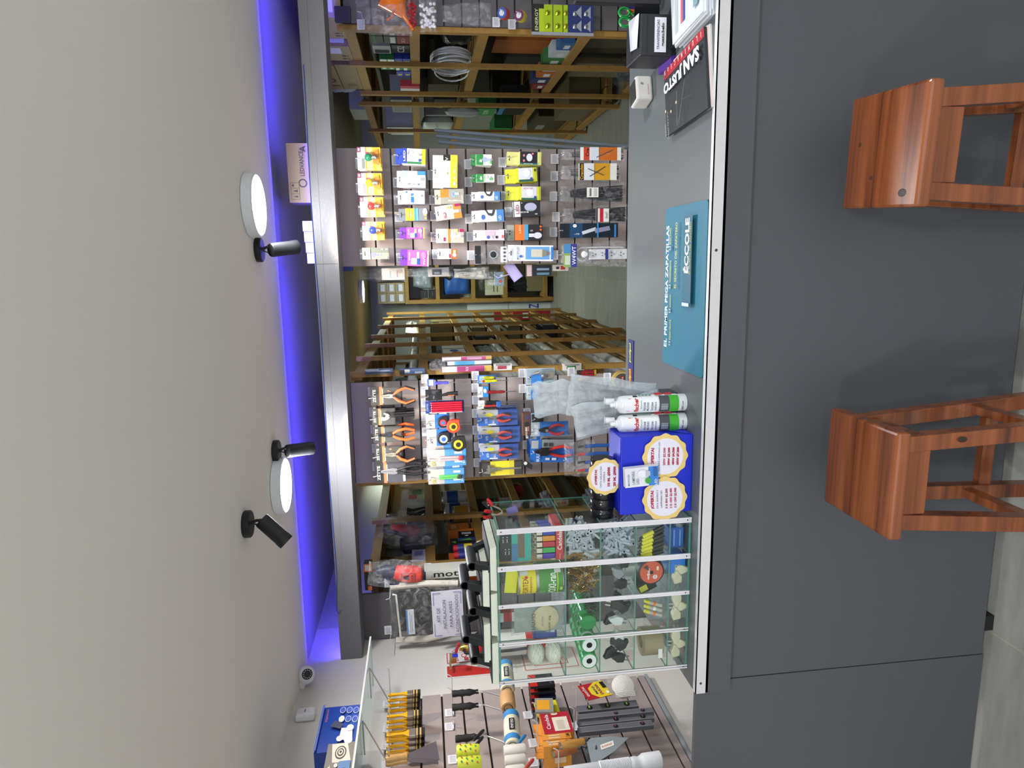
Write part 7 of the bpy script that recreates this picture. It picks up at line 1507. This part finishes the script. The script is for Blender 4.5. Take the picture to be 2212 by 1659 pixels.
for k, (px, c_, sp, l) in enumerate((((1170, 1234, 1538, 1585), 'a81c2c', 'r .1 .1 .75 .62 dcd4c4;r .18 .25 .6 .5 c4bca8;t .55 .8 .7 .14 e6d8dc Candela;e .9 .5 .07 .12 d8b8a0', 'red faced box with white switch picture'),
                                     ((1172, 1234, 1584, 1597), 'd8913a', 'r .2 .4 .4 .8 e0c4a0;r .55 .4 .75 .8 e0c4a0;t .5 .12 .7 .14 4a2c14 CAMB', 'orange switch box below the red one'), ((1172, 1234, 1598, 1611), 'd08832', 'r .2 .4 .4 .8 e0c4a0;r .55 .4 .75 .8 e0c4a0;t .5 .12 .7 .14 4a2c14 CAMB', 'orange switch box, nearest of the three'))):
    yc, zt, w_, h = wr(*px, -1.93)
    t = wthing('switch_box', l, 'box', yc, zt, -1.93, 'hanging switch boxes')
    m = M().b(-w_ / 2 + .001, w_ / 2 - .001, 0, .10, -h, 0, 'd8913a'); f = face_of(m, w_ - .003, h)
    if k == 0: f.r(0, 0, 1, 1, c_)
    f.spec(sp); Face(m, (-w_ / 2 + .001, .1, -h), (0, -.1, 0), (0, 0, h)).spec('r .2 .2 .45 .6 e0c4a0;r .55 .2 .8 .6 e0c4a0')
    m.obj('carton', t); m = M().b(-w_ / 2, w_ / 2, .05, .052, 0, .03, 'd8913a'); m.obj('hang_tab', t)
    if k < 2: whook(('the red faced box', 'the orange switch box')[k], yc, zt + .02)
# spirit levels
for k, (px, l) in enumerate((((1245, 1380, 1518, 1532), 'with three green vials'), ((1246, 1415, 1536, 1545), 'with a red window'), ((1246, 1415, 1547, 1560), 'with dark end window'), ((1246, 1414, 1563, 1575), 'nearest, plain ruler faced'))):
    yc, zt, w_, h = wr(*px, -1.97 + .012 * (k % 2)); w_ = max(w_, .03)
    t = wthing('spirit_level', 'grey spirit level ' + l, 'spirit level', yc, zt, -1.97 + .012 * (k % 2), 'hanging spirit levels')
    M().b(-w_ / 2, w_ / 2, 0, .02, -h, 0, '63646a').b(-w_ / 2, -w_ / 2 + .003, -.001, 0, -h, 0, '8a8b90').b(w_ / 2 - .003, w_ / 2, -.001, 0, -h, 0, '8a8b90').obj('bar', t, bev=.001)
    for v in ((.2, .5, .82) if k == 0 else (.5, .86)):
        M().lathe([(w_ * .3, 0), (w_ * .28, .002), (.001, .0025)], '141517', o=(0, -.0005, -h * v), ax=(0, -1, 0), n=20).obj('vial_frame', t, sm=True)
        M().tube([(-w_ * .16, -.003, -h * v), (w_ * .16, -.003, -h * v)], .0035, '7ab83c' if k == 0 else '6a3a3a', 8).obj('vial', t, sm=True)
q = P(1246, 1524, X=-2.0); whook('the spirit level with green vials', q.y, q.z); q = P(1240, 1568, X=-2.0); whook('the plain spirit levels', q.y, q.z)
# shower head pack
yc, zt, w_, h = wr(1258, 1316, 1478, 1512, -1.92)
t = wthing('shower_pack', 'red and yellow header card above the bagged shower head', 'header card', yc, zt, -1.92, None, tilt=-12)
m = M().b(-w_ / 2, w_ / 2, 0, .002, -h, 0, 'a81c24'); f = face_of(m, w_, h); f.poly([(.0, .0), (1, .0), (1, .35), (.7, .7), (.3, .72), (0, .5)], 'dcc424').t(.5, .5, .5, .1, '2a2a6a', 'MINI', 1).t(.5, .34, .7, .12, '8a1c6a', 'DUCHA', 2).el(.2, .1, .1, .06, 'e8e4dc').r(.5, 0, .9, .16, '1c1c1c').t(.5, .88, .7, .1, 'f0e0d0', 'VENTRONIC', 1); m.obj('card', t)
t2 = thing('electric_shower', 'white electric shower head bound with white cord below the red and yellow card', 'shower head', P(1346, 1483, X=-1.93))
ax = Vector((.75, -.62, .1)).normalized(); u = ax.cross(Vector((0, 0, 1))).normalized(); v = ax.cross(u)
M().lathe([(.001, -.045), (.02, -.044), (.034, -.034), (.05, -.012), (.053, .002), (.049, .012), (.025, .02), (.001, .022)], 'dedad4', ax=ax, n=36).obj('shell', t2, sm=True)
m = M()
for r_ in (.016, .027, .038):
    for k in range(int(r_ * 500)):
        a = 2 * PI * k / int(r_ * 500); m.ell(ax * (.0215 - r_ * r_ * 5) + (u * math.cos(a) + v * math.sin(a)) * r_, .0018, '97938b', 6)
m.obj('nozzles', t2)['kind'] = 'stuff'
for k in range(4): M().tube([ax * .016 + u * (.03 + k * .006) + v * -.045, ax * (.03 - k * .002) + u * (.03 + k * .006), ax * .016 + u * (.03 + k * .006) + v * .045], .0028, 'e4e0da', 8).obj('cord', t2, sm=True)
M().pouch(.125, .15, .11, 'dcdce0c', 99, o=(0, 0, .08), pinch=.2).obj('bag', t2, sm=True); whook('the shower head pack', yc, zt - .02)
# trowels
for k, (a, b, l) in enumerate((((1210, 1612), (1266, 1600), 'front'), ((1195, 1630), (1250, 1618), 'back'))):
    A, B_ = P(*a, X=-1.90 - .05 * k), P(*b, X=-1.90 - .05 * k)
    t = thing('trowel', 'wooden handled pointed trowel hanging point down, ' + l + ' one', 'trowel', A, group='masonry trowels')
    d = B_ - A; L_ = d.length
    M().lathe([(.001, 0), (.013, .001), (.014, .01), (.0165, L_ * .4), (.013, L_ * .8), (.012, L_)], ('c08a44v', 'a8683cv')[k], ax=d, n=20).obj('handle', t, sm=True)
    M().lathe([(.0135, 0), (.0135, .006), (.001, .007)], 'b4b4b0m', o=-d.normalized() * .004, ax=d, n=18).lathe([(.0135, L_ * .92), (.012, L_ * 1.06), (.001, L_ * 1.07)], 'a9a9a4m', ax=d, n=18).obj('ferrule', t, sm=True)
    e = d; T = P(1358, 1594, X=-1.86) - A if k == 0 else P(1345, 1600, X=-1.92) - A
    s0 = P(1272, 1625, X=-1.9) - A if k == 0 else P(1268, 1640, X=-1.95) - A
    M().tube([e, e * 1.12 + Vector((.012, -.0, 0)), e * 1.25 + Vector((.02, -.03, -.01)), s0 + (T - s0) * .18], .005, '1c1c1e', 8).obj('tang', t, sm=True)
    dd = (T - s0); sd = Vector((.5, 1, 0)).normalized() * .042; nn = dd.cross(sd).normalized() * .0012
    o_ = [s0 + sd * .9, s0 + dd * .12 + sd * 1.15, s0 + dd * .6 + sd * .7, T, s0 + dd * .6 - sd * .7, s0 + dd * .12 - sd * 1.15, s0 - sd * .9]
    m = M().add([p + nn for p in o_] + [p - nn for p in o_], [tuple(range(7)), tuple(range(13, 6, -1))] + [(i, i + 7, (i + 1) % 7 + 7, (i + 1) % 7) for i in range(7)], '8f969cm')
    m.obj('blade', t)
    c = s0 + dd * .45 - nn * 1.4 - Vector((0, 0, 0)); m = M(); f = Face(m, c - dd * .16 - sd * .3, dd * .32, sd * .45); f.n = nn.normalized() * (1 if nn.x > 0 else -1); f.O = s0 + dd * .3 - sd * .2 + f.n * .002; f.r(0, 0, 1, 1, 'dcd8d0').t(.5, .5, .8, .4, 'b0503a', 'BLINDAD', 1); m.obj('label', t)
q = P(1200, 1655, X=-2.0); whook('the trowels', q.y + .03, q.z + .01)
# corrugated drain hose
A, B_ = P(1220, 1668, X=-1.92), P(1428, 1640, X=-1.92); t = thing('drain_hose', 'white corrugated drain hose in a clear bag, nearest item low on the wall', 'drain hose', A)
d = B_ - A; L_ = d.length; pr = [(.02, 0), (.021, L_ * .34), (.019, L_ * .35)]
for k in range(22): pr += [(.024, L_ * (.36 + k * .0145)), (.019, L_ * (.36 + k * .0145 + .007))]
pr += [(.022, L_ * .69), (.024, L_ * .72), (.02, L_ * .76), (.027, L_ * .8), (.03, L_ * .81), (.031, L_ * .99), (.026, L_), (.001, L_ * .99)]
M().lathe(pr, 'dadce0', ax=d, n=28).obj('hose', t, sm=True)
q = P(1212, 1660, X=-2.0); whook('the drain hose', q.y, q.z + .01)
# extra empty hooks above
for i, (a, b) in enumerate(((842, 1478), (780, 1540))):
    q = P(a, b, X=-2.0); whook(('an empty spot right of the brushes', 'an empty spot above the brushes')[i], min(q.y, 3.06), q.z) if i == 0 else None
# ---------------------------------------------------------------- extinguisher and signs
z0 = P(1000, 1400, X=-2.05).z
t = thing('fire_extinguisher', 'red fire extinguisher hung on the left wall behind the plaster floats', 'fire extinguisher', (-2.05, 3.40, z0 - .46))
M().lathe([(.001, 0), (.055, .002), (.06, .02), (.06, .34), (.05, .38), (.025, .41), (.02, .43)], 'b81c20g', n=32).obj('tank', t, sm=True)
M().lathe([(.022, .42), (.022, .46), (.014, .47), (.014, .48)], 'b49a4am', n=20).obj('valve', t, sm=True)
M().prism([(-.05, .5), (.03, .475), (.03, .487), (-.045, .515)], -.01, .01, 'c4202a').obj('lever', t, bev=.002); M().prism([(-.02, .462), (.04, .44), (.075, .40), (.065, .395), (.03, .43), (-.02, .45)], -.01, .01, 'c4202a').obj('carry_handle', t, bev=.002)
M().tube([(0, -.02, .455), (0, -.05, .45), (.01, -.085, .40), (.01, -.08, .2), (.01, -.07, .1)], .008, '151516', 10).obj('discharge_hose', t, sm=True)
M().tube([(.02, -.02, .49), (.0, -.03, .52), (.01, -.06, .5)], .0015, '2a3ab0', 5).b(.0, .003, -.085, -.055, .49, .52, '1c2fb4').obj('seal_tag', t)
M().lathe([(.0605, .12), (.0605, .3)], 'd8d4d0', n=32).obj('label', t, sm=True)
M().b(-.1, -.06, -.015, .015, .3, .42, 'a9a27a').obj('wall_bracket', t)
y0, y1 = P(1000, 1463, X=-2.148).y, P(1000, 1408, X=-2.148).y; za, zb = P(962, 1435, X=-2.148).z, P(1110, 1425, X=-2.148).z
m = M().b(-2.15, -2.147, y0, y1, zb, za, 'dcd8d8'); f = Face(m, (-2.147, y0, zb), (0, y1 - y0, 0), (0, 0, za - zb))
f.poly([(.04, .98), (.45, .98), (.45, .72), (.04, .1)], 'c4302c').r(.55, .62, .98, .975, 'c4484a').r(.57, .635, .96, .96, 'dcd8d8').poly([(.62, .88), (.62, .8), (.9, .84)], 'c4484a').poly([(.65, .865), (.65, .815), (.82, .84)], 'dcd8d8').el(.82, .72, .08, .04, 'c4484a').el(.82, .72, .06, .03, 'dcd8d8').r(.62, .66, .72, .72, 'c4484a').t(.8, .84, .06, .03, 'c4484a', 'C', 1)
tag(m.obj('wall_sign'), 'white sign with red diagonal and class C symbols on the left wall', 'sign')
y0, y1 = P(1200, 1445, X=-2.148).y, P(1200, 1400, X=-2.148).y; za, zb = P(1125, 1425, X=-2.148).z, P(1250, 1425, X=-2.148).z
m = M().b(-2.15, -2.147, y0, y1, zb, za, 'dcd8d4'); Face(m, (-2.147, y0, zb), (0, y1 - y0, 0), (0, 0, za - zb)).spec('r .03 .03 .97 .97 c4503c;r .05 .045 .95 .955 dcd8d4;r .2 .2 .8 .8 c4503c;r .22 .215 .78 .785 dcd8d4')
tag(m.obj('wall_sign'), 'white sign with thin red frames low on the left wall behind the cabinet', 'sign')
m = M().b(-.035, .035, -.004, 0, 0, .01, 'b4a878m').b(.02, .035, -.05, 0, -.03, .008, 'b4a878m'); tag(m.obj('hinge_bracket', loc=P(975, 1437, X=-2.12), rz=PI / 2), 'small brass angle bracket in front of the red and white sign', 'bracket')
